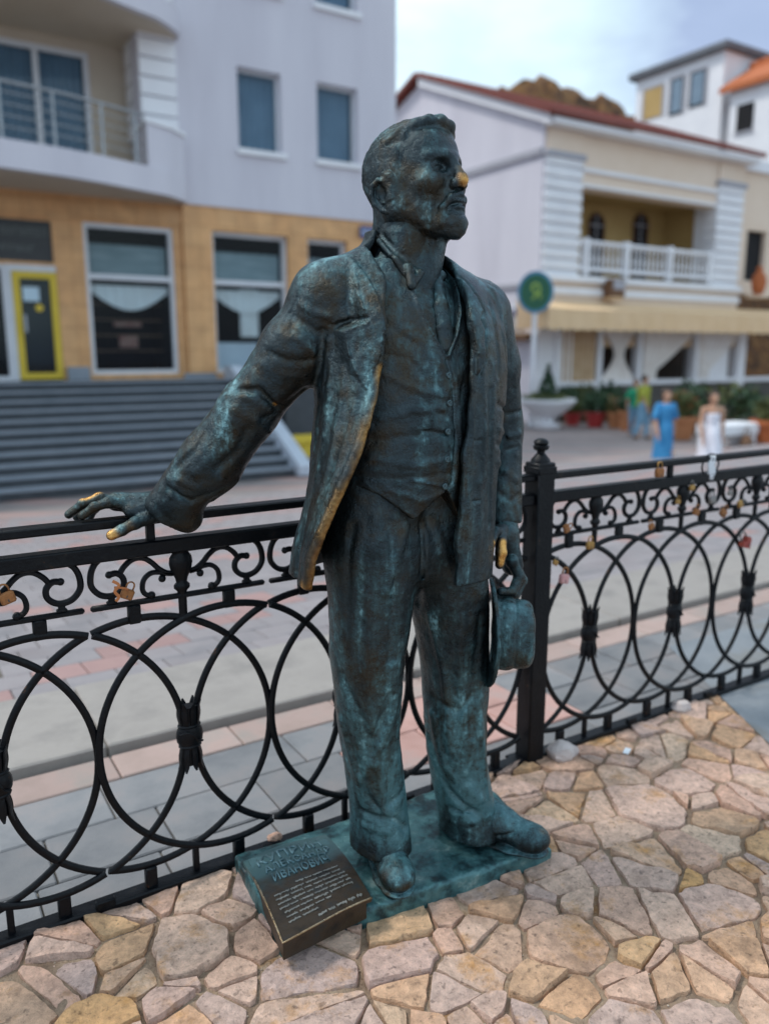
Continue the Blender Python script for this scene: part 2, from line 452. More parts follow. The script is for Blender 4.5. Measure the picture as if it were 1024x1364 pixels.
# ================================================================== the bronze statue
def bronze_material():
    m, t, b = new_mat('patinated_bronze'); N = t.nodes; Lk = t.links.new
    tc = nd(t, 'ShaderNodeTexCoord'); geo = nd(t, 'ShaderNodeNewGeometry')
    def noise(sc, det=6, ro=0.6, st=None):
        n = nd(t, 'ShaderNodeTexNoise'); n.inputs['Scale'].default_value = sc; n.inputs['Detail'].default_value = det; n.inputs['Roughness'].default_value = ro
        if st:
            mp = nd(t, 'ShaderNodeMapping'); mp.inputs['Scale'].default_value = st; Lk(tc.outputs['Object'], mp.inputs[0]); Lk(mp.outputs[0], n.inputs['Vector'])
        else: Lk(tc.outputs['Object'], n.inputs['Vector'])
        return n
    n1 = noise(7, 8, 0.65); n2 = noise(58, 7, 0.72); n3 = noise(17, 8, 0.68, (1, 1, 0.22)); n4 = noise(160, 3, 0.6)
    dark = ramp(t, [(0.32, (0.014, 0.021, 0.024)), (0.48, (0.038, 0.053, 0.060)), (0.60, (0.046, 0.039, 0.028)), (0.72, (0.036, 0.052, 0.058))])
    Lk(n1.outputs[0], dark.inputs[0])
    teal = ramp(t, [(0.3, (0.018, 0.060, 0.070)), (0.55, (0.055, 0.150, 0.170)), (0.70, (0.24, 0.46, 0.50))])
    tm = nd(t, 'ShaderNodeMath', operation='MULTIPLY_ADD'); tm.inputs[1].default_value = .5; Lk(n2.outputs[0], tm.inputs[0]); tm2 = nd(t, 'ShaderNodeMath', operation='MULTIPLY'); tm2.inputs[1].default_value = .5; Lk(n3.outputs[0], tm2.inputs[0]); Lk(tm2.outputs[0], tm.inputs[2]); Lk(tm.outputs[0], teal.inputs[0])
    # patina amount: streaks + specks + height gradient (more near the feet)
    a = nd(t, 'ShaderNodeMath', operation='MULTIPLY'); a.inputs[1].default_value = 0.78; Lk(n3.outputs[0], a.inputs[0])
    c = nd(t, 'ShaderNodeMath', operation='MULTIPLY_ADD'); c.inputs[1].default_value = 0.32; Lk(n2.outputs[0], c.inputs[0]); Lk(a.outputs[0], c.inputs[2])
    sx = nd(t, 'ShaderNodeSeparateXYZ'); Lk(tc.outputs['Object'], sx.inputs[0])
    mz = ramp(t, [(0.0, (.06,) * 3), (.125, (.09,) * 3), (.17, (.30,) * 3), (.40, (.16,) * 3), (.9, (0, 0, 0))]); Lk(sx.outputs[2], mz.inputs[0])
    e = nd(t, 'ShaderNodeMath', operation='ADD'); Lk(c.outputs[0], e.inputs[0]); Lk(mz.outputs[0], e.inputs[1])
    # upward faces are mixed further towards the teal
    sn = nd(t, 'ShaderNodeSeparateXYZ'); Lk(geo.outputs['Normal'], sn.inputs[0])
    g = nd(t, 'ShaderNodeMath', operation='MULTIPLY_ADD'); g.inputs[1].default_value = 0.13; Lk(sn.outputs[2], g.inputs[0]); Lk(e.outputs[0], g.inputs[2])
    pr = ramp(t, [(0.565, (0, 0, 0)), (0.66, (0.30, 0.30, 0.30)), (0.78, (1, 1, 1))]); Lk(g.outputs[0], pr.inputs[0])
    mx = nd(t, 'ShaderNodeMix', data_type='RGBA'); Lk(pr.outputs[0], mx.inputs[0]); Lk(dark.outputs[0], mx.inputs[6]); Lk(teal.outputs[0], mx.inputs[7])
    # pale edge highlight painted into the colour of convex ridges
    rp = ramp(t, [(0.50, (0, 0, 0)), (0.60, (1, 1, 1))]); Lk(geo.outputs['Pointiness'], rp.inputs[0])
    mr = nd(t, 'ShaderNodeMix', data_type='RGBA'); mr.inputs[7].default_value = (0.16, 0.24, 0.26, 1)
    k = nd(t, 'ShaderNodeMath', operation='MULTIPLY'); k.inputs[1].default_value = 0.45; Lk(rp.outputs[0], k.inputs[0]); Lk(k.outputs[0], mr.inputs[0]); Lk(mx.outputs[2], mr.inputs[6])
    # hands-polished bronze
    at_ = nd(t, 'ShaderNodeAttribute'); at_.attribute_name = 'wear'
    w1 = nd(t, 'ShaderNodeMath', operation='MULTIPLY_ADD'); w1.inputs[1].default_value = 0.7; w1.inputs[2].default_value = -0.27; Lk(n2.outputs[0], w1.inputs[0])
    w2 = nd(t, 'ShaderNodeMath', operation='ADD', use_clamp=True); Lk(at_.outputs['Fac'], w2.inputs[0]); Lk(w1.outputs[0], w2.inputs[1])
    w3 = nd(t, 'ShaderNodeMath', operation='MULTIPLY', use_clamp=True); Lk(w2.outputs[0], w3.inputs[0]); Lk(at_.outputs['Fac'], w3.inputs[1])
    gold = ramp(t, [(0.25, (0.38, 0.18, 0.05)), (0.45, (0.66, 0.35, 0.10)), (0.65, (0.88, 0.52, 0.18))]); Lk(n2.outputs[0], gold.inputs[0])
    mg = nd(t, 'ShaderNodeMix', data_type='RGBA'); Lk(w3.outputs[0], mg.inputs[0]); Lk(mr.outputs[2], mg.inputs[6]); Lk(gold.outputs[0], mg.inputs[7])
    Lk(mg.outputs[2], b.inputs['Base Color'])
    mt = nd(t, 'ShaderNodeMapRange'); mt.inputs[3].default_value = 0.85; mt.inputs[4].default_value = 0.15; Lk(pr.outputs[0], mt.inputs[0])
    mt2 = nd(t, 'ShaderNodeMath', operation='ADD', use_clamp=True); Lk(mt.outputs[0], mt2.inputs[0]); Lk(w3.outputs[0], mt2.inputs[1]); Lk(mt2.outputs[0], b.inputs['Metallic'])
    rg = nd(t, 'ShaderNodeMapRange'); rg.inputs[1].default_value = 0.3; rg.inputs[2].default_value = 0.7; rg.inputs[3].default_value = 0.20; rg.inputs[4].default_value = 0.44; Lk(n2.outputs[0], rg.inputs[0]); Lk(rg.outputs[0], b.inputs['Roughness'])
    bp = nd(t, 'ShaderNodeBump'); bp.inputs['Strength'].default_value = 0.8; bp.inputs['Distance'].default_value = 0.005
    s = nd(t, 'ShaderNodeMath', operation='MULTIPLY_ADD'); s.inputs[1].default_value = 0.35; Lk(n4.outputs[0], s.inputs[0]); Lk(n2.outputs[0], s.inputs[2])
    Lk(s.outputs[0], bp.inputs['Height']); Lk(bp.outputs[0], b.inputs['Normal'])
    return m
BRONZE = bronze_material()
STATUE = empty('bronze_statue', (0.98, 1.48, 0.0), 'life-size teal bronze statue of a bearded man in a suit leaning on the railing', 'statue')
def spart(name): return STATUE
# meshes are sculpted in world coordinates; this inverse keeps the parts in place under the Empty
def adopt(o, parent=STATUE):
    o.parent = parent; o.matrix_parent_inverse = Matrix.Identity(4)
    if parent is STATUE: o.location = -Vector(STATUE.location)
    return o

# ---- torso tables  (z, cx, cy, aL, aR, bFront, bBack)
VEST = [(0.86, .965, 1.465, .165, .165, .115, .12), (0.95, .965, 1.46, .168, .17, .125, .12), (1.03, .968, 1.455, .172, .175, .128, .115),
        (1.12, .972, 1.455, .175, .18, .13, .11), (1.22, .98, 1.46, .185, .19, .13, .11), (1.30, .985, 1.465, .19, .19, .125, .11),
        (1.37, .985, 1.47, .18, .18, .108, .105), (1.43, .975, 1.478, .135, .13, .075, .085), (1.47, .965, 1.482, .085, .08, .055, .065)]
JACK = [(0.76, .935, 1.475, .245, .245, .175, .16), (0.86, .945, 1.47, .245, .235, .17, .155), (0.98, .955, 1.465, .215, .225, .165, .145),
        (1.08, .965, 1.46, .20, .225, .158, .135), (1.18, .975, 1.46, .205, .225, .155, .135), (1.27, .985, 1.465, .215, .225, .152, .135),
        (1.34, .985, 1.47, .215, .215, .14, .13), (1.40, .982, 1.475, .19, .195, .115, .115), (1.44, .978, 1.48, .150, .155, .09, .10), (1.475, .972, 1.488, .088, .084, .064, .076), (1.505, .968, 1.490, .076, .070, .056, .070), (1.53, .966, 1.49, .072, .066, .054, .068)]

# ---- waistcoat ------------------------------------------------------------
VN = xz([(544, 366, 1.405), (556, 405, 1.375), (572, 442, 1.355), (592, 474, 1.345), (606, 445, 1.35), (612, 410, 1.365), (614, 372, 1.39)])
vr = Relief(.70, 1.25, .85, 1.55)
vcol = VN
vr.line(VN, .006, .006)                                             # rolled edge of the V
vr.line(xz([(592, 474), (600, 520), (602, 580), (598, 640), (590, 655)]), .003, -.0045)   # closing edge
vr.line(xz([(596, 474), (606, 520), (608, 580), (604, 640)]), .006, .002)
for pts, w, h in [([(515, 560), (545, 548), (585, 545)], .010, .006), ([(510, 590), (545, 582), (590, 580)], .012, -.006), ([(505, 615), (550, 622), (595, 612)], .010, .005),
                  ([(520, 500), (550, 520), (590, 528)], .010, .006), ([(515, 470), (545, 480), (560, 500)], .009, -.005), ([(548, 520), (570, 545), (596, 560)], .008, -.004),
                  ([(490, 640), (530, 640), (590, 632)], .009, -.005), ([(520, 655), (560, 668), (590, 655)], .008, .005), ([(545, 440), (570, 470), (590, 490)], .012, .005),
                  ([(520, 420), (540, 450), (575, 470)], .009, -.004), ([(500, 650), (530, 680), (552, 690)], .006, .003), ([(618, 500), (600, 560), (612, 620)], .008, -.004)]:
    vr.line(xz(pts), w * .8, h * .5)
vr.line(xz([(560, 575), (592, 578)]), .0035, -.004); vr.line(xz([(545, 640), (585, 648)]), .003, .003)
V = SDF((.74, 1.28, .90), (1.22, 1.63, 1.53), .0032)
V.loft(VEST, 0, 2.25, H=vr)
V.rough(3, (.05, .0035), (.02, .0020), (.009, .0011))
def vest_cut(s):
    # hem with two points and the V opening
    x = s.ax[0]; hem = np.interp(x, [p[0] for p in xz([(470, 640), (515, 662), (553, 693), (575, 668), (592, 652), (612, 690), (640, 650)])], [p[1] for p in xz([(470, 640), (515, 662), (553, 693), (575, 668), (592, 652), (612, 690), (640, 650)])])
    s.d = np.maximum(s.d, (hem[:, None, None] - s.ax[2][None, None, :]) * 0.8)
    vx = [p[0] for p in VN]; vz = [p[1] for p in VN]
    zl = np.interp(x, vx, vz, left=2, right=2)[:, None, None]
    inside = (s.ax[2][None, None, :] - zl) * 0.6
    front = s.ax[1][None, :, None] < 1.47
    s.d = np.where(front, np.maximum(s.d, inside), s.d)
V.build('waistcoat', BRONZE, STATUE, cut=vest_cut); adopt(LAST[0])
# ---- shirt front and wing collar, necktie --------------------------------
S = SDF((.80, 1.32, 1.20), (1.14, 1.60, 1.56), .003)
S.loft(VEST, 0, 2.25, grow=-.015, bounds=(1.22, 1.47))
S.cone((.955, 1.485, 1.42), (.968, 1.468, 1.515), .064, .058, .02)
S.rough(5, (.04, .002), (.012, .001))
c1 = S.draw([(506, 318), (522, 336), (545, 352), (572, 364)], .007, .007)
S.draw([(545, 352), (552, 368), (545, 384), (572, 366)], .006, .008); S.draw([(603, 345), (600, 356), (590, 364)], .006, .008); S.draw([(592, 362), (606, 372), (602, 350)], .005, .007)
S.draw([(508, 326), (528, 346), (548, 360)], .003, -.005)
def flap(pts_, r_):
    q = [S.snap(*p_) for p_ in pts_]; q = [Vector(p_) for p_ in q if p_]
    for a, b in zip(q[:-1], q[1:]): S.cone(tuple(a), tuple(b), r_, r_, .002)
flap([(507, 322), (522, 340), (542, 354), (560, 362), (574, 366)], .0095); flap([(528, 346), (547, 380)], .009); flap([(560, 362), (548, 381)], .009); flap([(544, 356), (548, 381)], .010)
flap([(604, 340), (600, 354), (590, 364)], .007); flap([(592, 364), (605, 376)], .0065); flap([(602, 352), (606, 376)], .0065)
S.draw([(508, 314), (524, 333), (544, 347), (562, 356), (580, 360), (594, 356), (602, 342)], .0055, -.010)
S.build('shirt_collar', BRONZE, STATUE); adopt(LAST[0])
Tt = SDF((.90, 1.28, 1.22), (1.04, 1.47, 1.47), .0025)
TQ = [S.snap(*p_) for p_ in ((583, 366), (584, 382), (587, 410), (591, 440), (594, 466))]
TQ = [Vector(q) if q else Vector((.97, 1.36, 1.4 - .03 * i)) for i, q in enumerate(TQ)]
Tt.ell(tuple(TQ[0] + Vector((0, .002, -.002))), (.0135, .013, .0125), .004)
for i_ in range(4): Tt.cone(tuple(TQ[i_]), tuple(TQ[i_ + 1]), (.011, .015, .019, .021)[i_], (.015, .019, .021, .022)[i_], .005, flat=(0, 1, 0.3), ff=1.7)
Tt.line([tuple(q + Vector((.003, -.008, 0))) for q in TQ[1:]], .003, -.003)
Tt.ell(tuple(TQ[0] + Vector((0, -.004, -.004))), (.017, .014, .015), .003); Tt.rough(6, (.012, .0012))
Tt.build('necktie', BRONZE, STATUE); adopt(LAST[0])

# ---- jacket with sleeves ---------------------------------------------------
XR_px = [(505, 330), (512, 360), (515, 400), (514, 440), (503, 490), (497, 530), (489, 565), (478, 600), (455, 655), (430, 710), (417, 745), (412, 785)]
XL_px = [(606, 335), (616, 372), (622, 420), (624, 480), (622, 530), (618, 580), (614, 650), (609, 720), (606, 790)]
YR = [1.43, 1.40, 1.37, 1.357, 1.350, 1.342, 1.335, 1.33, 1.337, 1.35, 1.37, 1.39]
YL = [1.42, 1.38, 1.345, 1.33, 1.32, 1.315, 1.31, 1.31, 1.31]
ER = [at(p[0], p[1], y) for p, y in zip(XR_px, YR)]; EL = [at(p[0], p[1], y) for p, y in zip(XL_px, YL)]
jr = Relief(.62, 1.32, .70, 1.56)
for pts, w, h in [([(430, 520), (462, 570), (466, 610)], .014, .004), ([(420, 560), (440, 640), (430, 700)], .016, -.006),
                  ([(445, 600), (430, 690), (400, 770)], .012, .006), ([(410, 620), (405, 700), (392, 765)], .010, .004), ([(636, 470), (640, 560), (636, 640)], .010, .004), ([(650, 520), (648, 600), (652, 700)], .008, -.005),
                  ([(630, 640), (634, 700), (628, 760)], .009, .003)]:
    jr.line(xz(pts, 1.33), w, h)
lapR = xz([(507, 330), (514, 360), (517, 400), (516, 440), (506, 480), (490, 520), (482, 500), (478, 470), (476, 440), (497, 428), (494, 400), (500, 360)], 1.335)
jr.area(lapR, .013, .0012); jr.line(lapR[5:] , .0035, .005); jr.line([(a - .008, b) for a, b in lapR[7:]], .005, -.006)
lapL = xz([(608, 340), (618, 380), (624, 430), (626, 500), (634, 480), (642, 440), (638, 425), (648, 415), (640, 380), (620, 345)], 1.335)
jr.area(lapL, .010, .0012); jr.line([(a + .009, b) for a, b in lapL[3:]], .005, -.006)
jr.line(xz([(474, 432), (500, 424)], 1.33), .0035, -.010)              # notch
jr.line(xz([(412, 785), (425, 750), (442, 705), (467, 650), (488, 605), (499, 560), (500, 520)], 1.335), .006, .006)   # rolled front edge
jr.line(xz([(612, 785), (614, 720), (619, 650), (624, 570), (627, 500)], 1.32), .004, .004)
jr.line(xz([(608, 782), (640, 782), (668, 778)], 1.32), .004, .003)
for p in [(635, 588), (634, 668)]: jr.line(xz([(p[0] - 5, p[1]), (p[0] + 5, p[1])], 1.31), .0025, -.005)
J = SDF((.395, 1.25, .755), (1.385, 1.80, 1.555), .0036)
J.loft(JACK, 0, 2.3, H=jr, bounds=(.60, 1.53))
# shoulders
J.cone((.90, 1.487, 1.43), (.790, 1.50, 1.395), .070, .070, .04); J.cone((1.04, 1.487, 1.425), (1.165, 1.49, 1.375), .066, .066, .04)
# carve the hollow for vest and trousers, then the opening
inner = SDF((.395, 1.25, .755), (1.385, 1.80, 1.555), .0036)
inner.loft([(0.76, .945, 1.475, .222, .222, .155, .14)] + [(r[0],) + (r[1], r[2], r[3] + .008, r[4] + .008, r[5] + .008, r[6] + .004) for r in VEST[2:]] + [(1.50, .968, 1.487, .064, .064, .056, .058), (1.56, .966, 1.487, .064, .064, .056, .058)], 0, 2.25, bounds=(.60, 1.7))
J.d = np.maximum(J.d, -inner.d)
zz = J.ax[2]
def along(E, i): o = np.argsort([e.z for e in E]); return np.interp(zz, [E[j].z for j in o], [E[j][i] for j in o])
xr, xl = along(ER, 0), along(EL, 0)
wav = 0.004 * np.sin(zz * 37) + 0.003 * np.sin(zz * 71 + 1)
xr = xr + wav; xl = xl - wav * .6
X3, Y3, Z3 = J.ax[0][:, None, None], J.ax[1][None, :, None], zz[None, None, :]
wedge = np.minimum(np.minimum(X3 - xr[None, None, :], xl[None, None, :] - X3), 1.475 - Y3)   # >0 inside the opening
k = .006; v = wedge; h = np.clip(0.5 - 0.5 * (J.d - v) / k, 0, 1); J.d = J.d * (1 - h) + v * h + k * h * (1 - h)
# right front panel swinging outward as a sheet from the side seam to the rolled edge
SIL = [at(p[0], p[1], 1.475) for p in [(421, 500), (421, 540), (418, 590), (412, 650), (403, 715), (396, 790)]]
zs_ = [e.z for e in SIL][::-1]; sx_ = [e.x for e in SIL][::-1]
ze_ = [e.z for e in ER][::-1]; ex_ = [e.x for e in ER][::-1]; ey_ = [e.y for e in ER][::-1]
PS = SDF(J.lo, J.lo + (J.n - 1) * J.res, J.res)
JD0 = J.d.copy()
def ysurf(x, z):
    k = int(round((z - J.lo[2]) / J.res))
    for dx_ in range(0, 16):
        i = int(round((x - J.lo[0]) / J.res)) - dx_; h_ = np.where(JD0[i, :, k] < -.004)[0]
        if len(h_): return float(J.ax[1][h_[0]])
    return None
zq = .76
while zq < 1.31:
    t_ = 0; tp_ = min(1, max(0, (1.31 - zq) / .10)); r_ = .0075 * (.35 + .65 * tp_)
    a = Vector((np.interp(zq, zs_, sx_) + .012, 1.475, zq)); b = Vector((np.interp(zq, ze_, ex_) - .004, np.interp(zq, ze_, ey_), zq)); m = (a + b) / 2 + Vector((-.012, -.014, 0))
    P_ = [Vector((a.x + .03, 1.55, zq)), a, a.lerp(m, .5) + Vector((-.006, -.004, 0)), m, m.lerp(b, .5) + Vector((-.002, -.004, 0)), b]
    for q_ in P_[2:]:
        ys_ = ysurf(q_.x - (.008 if q_ is b else 0), zq)
        if ys_ is not None and t_ > 0: q_.y = q_.y * (1 - t_) + (ys_ + .006) * t_
    if t_ < 1: 
        for u_, v_ in zip(P_[:-1], P_[1:]): PS.cone(u_, v_, r_, r_, .006)
    PS.ell(tuple(P_[5]), (.004 + .0058 * tp_, .004 + .0058 * tp_, .012), .003)
    zq += .008
J.blend((slice(None),) * 3, PS.d, .012, 'add'); del PS
# sleeves
SH_R, EL_R, CU_R = (.785, 1.505, 1.375), tuple(at(331, 547, 1.60)), tuple(at(222, 677, 1.705))
J.cone((.80, 1.50, 1.385), (.737, 1.53, 1.29), .070, .070, .03)
J.cone((.737, 1.53, 1.29), EL_R, .070, .061, .02)
J.cone(EL_R, tuple(at(283, 612, 1.65)), .064, .066, .02)
J.cone(tuple(at(283, 612, 1.65)), CU_R, .066, .050, .02)
J.cone(tuple(at(240, 668, 1.69)), tuple(at(248, 688, 1.69)), .046, .036, .02)     # cuff sagging below the wrist
J.cone((1.185, 1.487, 1.365), (1.235, 1.495, 1.25), .070, .062, .03)
J.cone((1.235, 1.495, 1.25), (1.288, 1.53, 1.10), .062, .056, .02)
J.cone((1.288, 1.53, 1.10), (1.262, 1.475, .885), .056, .046, .02)
# arms' folds, drawn on the visible side
for px, w, h in [([(402, 385), (392, 410), (388, 440)], .010, -.006), ([(385, 420), (405, 432), (425, 445)], .011, -.012), ([(400, 405), (420, 418), (440, 422)], .010, .008),
                 ([(372, 445), (398, 452), (418, 470)], .009, .009), ([(360, 470), (385, 482), (412, 480)], .010, -.009), ([(350, 485), (380, 500), (405, 500)], .009, .007),
                 ([(318, 520), (345, 520), (372, 545)], .008, -.016), ([(300, 528), (330, 530), (360, 548)], .009, .009), ([(312, 545), (340, 560), (358, 575)], .010, .009),
                 ([(330, 575), (318, 600), (290, 625)], .012, -.009), ([(300, 570), (290, 600), (262, 630)], .012, .007), ([(275, 575), (262, 600), (235, 625)], .010, -.006),
                 ([(345, 600), (315, 640), (285, 665)], .010, .007), ([(240, 640), (262, 650), (295, 640)], .009, .007), ([(225, 650), (255, 668), (300, 650)], .009, -.010),
                 ([(222, 635), (230, 650), (228, 662)], .006, .006), ([(330, 515), (320, 535), (310, 560)], .010, .006), ([(405, 520), (380, 540), (350, 560)], .010, -.006),
                 ([(430, 440), (425, 480), (420, 510)], .009, -.010), ([(445, 430), (437, 470), (430, 520)], .010, .007),
                 ([(200, 652), (212, 668), (232, 690)], .006, .007),
                 ([(668, 440), (676, 480), (684, 520)], .008, -.006), ([(664, 540), (676, 552), (692, 548)], .009, -.008), ([(664, 572), (678, 582), (692, 578)], .008, .009),
                 ([(662, 592), (676, 600), (690, 596)], .007, -.010), ([(663, 615), (675, 630), (688, 640)], .010, .006), ([(668, 660), (680, 668), (690, 660)], .009, -.005),
                 ([(650, 400), (660, 440), (664, 500)], .008, -.007), ([(655, 385), (668, 420), (672, 460)], .010, .006)]:
    up_arm = px[0][1] < 500 and px[0][0] < 500
    J.draw(px, w * (.75 if up_arm else .8), h * (.5 if up_arm else .8))
J.rough(11, (.06, .0028), (.020, .0020), (.008, .0013))
# sleeve ends: cut square to the forearm
def jacket_cut(s):
    x, y, z = X3, Y3, Z3
    for c, ax_, r in [(at(213, 684, 1.71), (Vector(CU_R) - Vector(EL_R)).normalized(), .12), (Vector((1.258, 1.468, .868)), Vector((-.1, -.25, -1)).normalized(), .10)]:
        pl = (x - c.x) * ax_.x + (y - c.y) * ax_.y + (z - c.z) * ax_.z
        near = ((x - c.x) ** 2 + (y - c.y) ** 2 + (z - c.z) ** 2) < r * r
        s.d = np.where(near & (pl > -0.03), np.maximum(s.d, pl), s.d)
    hem = np.interp(J.ax[0], [.60, .70, .85, 1.0, 1.2, 1.3], [.815, .812, .80, .790, .772, .77])[:, None, None] + 0 * y
    body = (x > .60) & (x < 1.215)
    s.d = np.where(body, np.maximum(s.d, hem - z), s.d)
    keep = x >= 1.215
    s.d = np.where(keep & (z < .86), np.maximum(s.d, .86 - z), s.d) if False else s.d
gold = [tuple(p) for p in ER[4:]]
J.build('jacket', BRONZE, STATUE, cut=jacket_cut,
        wear=[(gold[:5], .0150), (gold, .0120), (gold[4:], .0165), ([tuple(at(413, 775, 1.39)), tuple(at(405, 783, 1.40))], .022), ([tuple(at(350, 538, 1.55)), tuple(at(366, 537, 1.53))], .008)])
jacket = adopt(LAST[0])

# ---- trousers --------------------------------------------------------------
LR = [(1.02, .90, 1.46, .11, .10, .095, .10), (.93, .89, 1.46, .113, .10, .103, .11), (.87, .883, 1.46, .112, .10, .112, .115), (.80, .878, 1.46, .100, .088, .105, .11), (.70, .876, 1.462, .090, .082, .098, .10), (.60, .868, 1.462, .082, .076, .090, .092), (.49, .868, 1.468, .070, .070, .082, .082),
      (.40, .879, 1.478, .067, .066, .076, .08), (.30, .900, 1.49, .066, .066, .074, .08), (.20, .915, 1.50, .064, .065, .078, .078), (.12, .918, 1.50, .068, .070, .090, .078), (.09, .918, 1.50, .070, .072, .096, .078)]
LLg = [(1.02, 1.03, 1.46, .10, .11, .095, .10), (.93, 1.04, 1.46, .105, .112, .103, .11), (.87, 1.045, 1.46, .105, .115, .112, .115), (.80, 1.065, 1.46, .092, .10, .105, .11), (.70, 1.088, 1.462, .084, .092, .098, .10), (.62, 1.10, 1.463, .080, .087, .092, .095), (.50, 1.115, 1.465, .075, .080, .085, .086),
      (.38, 1.123, 1.47, .074, .072, .080, .082), (.28, 1.135, 1.475, .070, .068, .078, .08), (.20, 1.150, 1.475, .068, .068, .080, .08), (.12, 1.168, 1.475, .068, .070, .090, .08), (.07, 1.172, 1.475, .070, .072, .098, .08)]
Tr = SDF((.745, 1.31, .045), (1.30, 1.64, 1.06), .0036)
Tr.loft(LR, .012, 2.2, bounds=(.100, 1.03)); Tr.loft(LLg, .020, 2.2, bounds=(.072, 1.03))
Tr.ell((.967, 1.475, .85), (.18, .112, .11), .03)
for px, w, h in [([(500, 690), (492, 800), (488, 900), (500, 1000), (512, 1080)], .010, .006), ([(470, 700), (462, 800), (460, 880)], .010, -.005), ([(520, 700), (525, 800), (520, 880)], .010, -.006),
                 ([(456, 900), (480, 960), (500, 1010)], .012, -.009), ([(545, 860), (520, 930), (500, 985)], .013, -.009), ([(520, 960), (505, 1000), (480, 1040)], .010, .006),
                 ([(455, 960), (475, 1030), (520, 1085)], .010, .010), ([(462, 985), (490, 1060), (540, 1105)], .010, -.010), ([(545, 1000), (540, 1050), (515, 1075)], .010, -.006),
                 ([(480, 1080), (510, 1092), (548, 1088)], .008, -.010), ([(485, 1100), (515, 1108), (550, 1098)], .008, .007),
                 ([(560, 700), (562, 760), (556, 805)], .007, -.010), ([(572, 820), (590, 900), (600, 1000)], .010, .006), ([(640, 820), (632, 900), (628, 980)], .010, -.006),
                 ([(615, 820), (612, 900), (618, 960)], .010, .005), ([(575, 950), (592, 1020), (640, 1065)], .010, .012), ([(570, 980), (595, 1050), (635, 1085)], .010, -.010),
                 ([(640, 960), (646, 1020), (650, 1060)], .008, .006), ([(652, 940), (640, 990), (630, 1040)], .012, -.007), ([(600, 1078), (630, 1080), (662, 1062)], .008, -.012),
                 ([(598, 1092), (630, 1095), (664, 1078)], .008, .008), ([(560, 900), (575, 930), (600, 945)], .010, -.007), ([(655, 900), (630, 925), (610, 950)], .010, -.006),
                 ([(575, 690), (590, 730), (600, 770)], .008, .005), ([(540, 700), (530, 740), (515, 790)], .010, .006)]:
    Tr.draw(px, w, h)
Tr.rough(21, (.07, .0045), (.026, .0028), (.010, .0014))
Tr.build('trousers', BRONZE, STATUE); adopt(LAST[0])

# ---- shoes -------------------------------------------------------------
def shoe(name, heel, toe, z0, seed):
    h = Vector((heel[0], heel[1], 0)); tt = Vector((toe[0], toe[1], 0)); F = (tt - h); Ln = F.length; F.normalize(); Sd = Vector((-F.y, F.x, 0))
    lo = (min(heel[0], toe[0]) - .09, min(heel[1], toe[1]) - .09, z0 - .01); hi = (max(heel[0], toe[0]) + .09, max(heel[1], toe[1]) + .09, z0 + .16)
    s = SDF(lo, hi, .0026); s.frame((h.x, h.y, z0), tuple(F), tuple(Sd), (0, 0, 1))
    Lq = Ln
    s.cone((.045, 0, .045), (.075, 0, .105), .040, .042, .02)
    s.cone((.075, 0, .085), (Lq * .55, 0, .060), .043, .040, .02)
    s.cone((Lq * .50, 0, .056), (Lq - .052, 0, .038), .043, .036, .02, flat=(0, 0, 1), ff=1.1)
    s.ell((Lq - .052, 0, .038), (.049, .043, .033), .015)
    # sole: outline swept flat
    for a, b, ra, rb in [((.04, 0, .007), (.10, 0, .007), .041, .036), ((.10, 0, .007), (Lq * .68, .002, .007), .036, .049), ((Lq * .68, .002, .007), (Lq - .045, 0, .007), .049, .040)]:
        s.cone(a, b, ra, rb, .004, flat=(0, 0, 1), ff=4.6)
    # cap, laces, creases
    s.line([(Lq - .075, -.045, .02), (Lq - .068, -.02, .062), (Lq - .066, 0, .068), (Lq - .068, .02, .062), (Lq - .075, .045, .02)], .004, .003)
    for i in range(3): s.line([(Lq * .52 + i * .018, -.03, .085 - i * .006), (Lq * .50 + i * .018, .0, .098 - i * .007), (Lq * .52 + i * .018, .03, .085 - i * .006)], .004, .004)
    s.line([(Lq * .6, -.04, .045), (Lq * .62, 0, .078), (Lq * .6, .04, .045)], .006, -.006)
    s.line([(Lq * .45, -.042, .03), (Lq * .60, -.045, .045), (Lq * .72, -.03, .06)], .005, -.004)
    s.rough(seed, (.03, .0025), (.010, .0013))
    # groove between welt and upper
    s.build('shoe', BRONZE, STATUE, wear=[([tuple(s.w((Lq - .03, 0, .05)))], .022)] if seed == 32 else None); return adopt(LAST[0])
shoe('shoe', (.955, 1.600), (.888, 1.342), .048, 31)
shoe('shoe', (1.140, 1.550), (1.288, 1.290), .048, 32)

# ---- head -----------------------------------------------------------------
ang = R(-73); tilt = R(8)
Fw = Vector((math.cos(ang), math.sin(ang), 0)); Lf = Vector((-Fw.y, Fw.x, 0)); Up = Vector((0, 0, 1))
F2 = (Fw * math.cos(tilt) + Up * math.sin(tilt)); U2 = (Up * math.cos(tilt) - Fw * math.sin(tilt))
HO = at(555, 247, 1.47)
Hd = SDF((HO.x - .16, HO.y - .19, 1.40), (HO.x + .16, HO.y + .16, HO.z + .17), .0020)
Hd.frame(tuple(HO), tuple(F2), tuple(Lf), tuple(U2))
H_ = Hd
H_.M = None
H_.cone((.968, 1.485, 1.40), (HO.x - .002, HO.y + .016, HO.z - .03), .066, .058, .02)           # neck
H_.cone((.985, 1.450, 1.42), (HO.x + .02, HO.y - .015, HO.z - .08), .042, .044, .03)
H_.frame(tuple(HO), tuple(F2), tuple(Lf), tuple(U2))
H_.ell((-.012, 0, .022), (.096, .076, .084), .02)                      # cranium
H_.ell((.040, 0, .040), (.050, .060, .054), .025)                      # forehead
H_.ell((.030, 0, -.022), (.064, .065, .082), .02)                      # face block
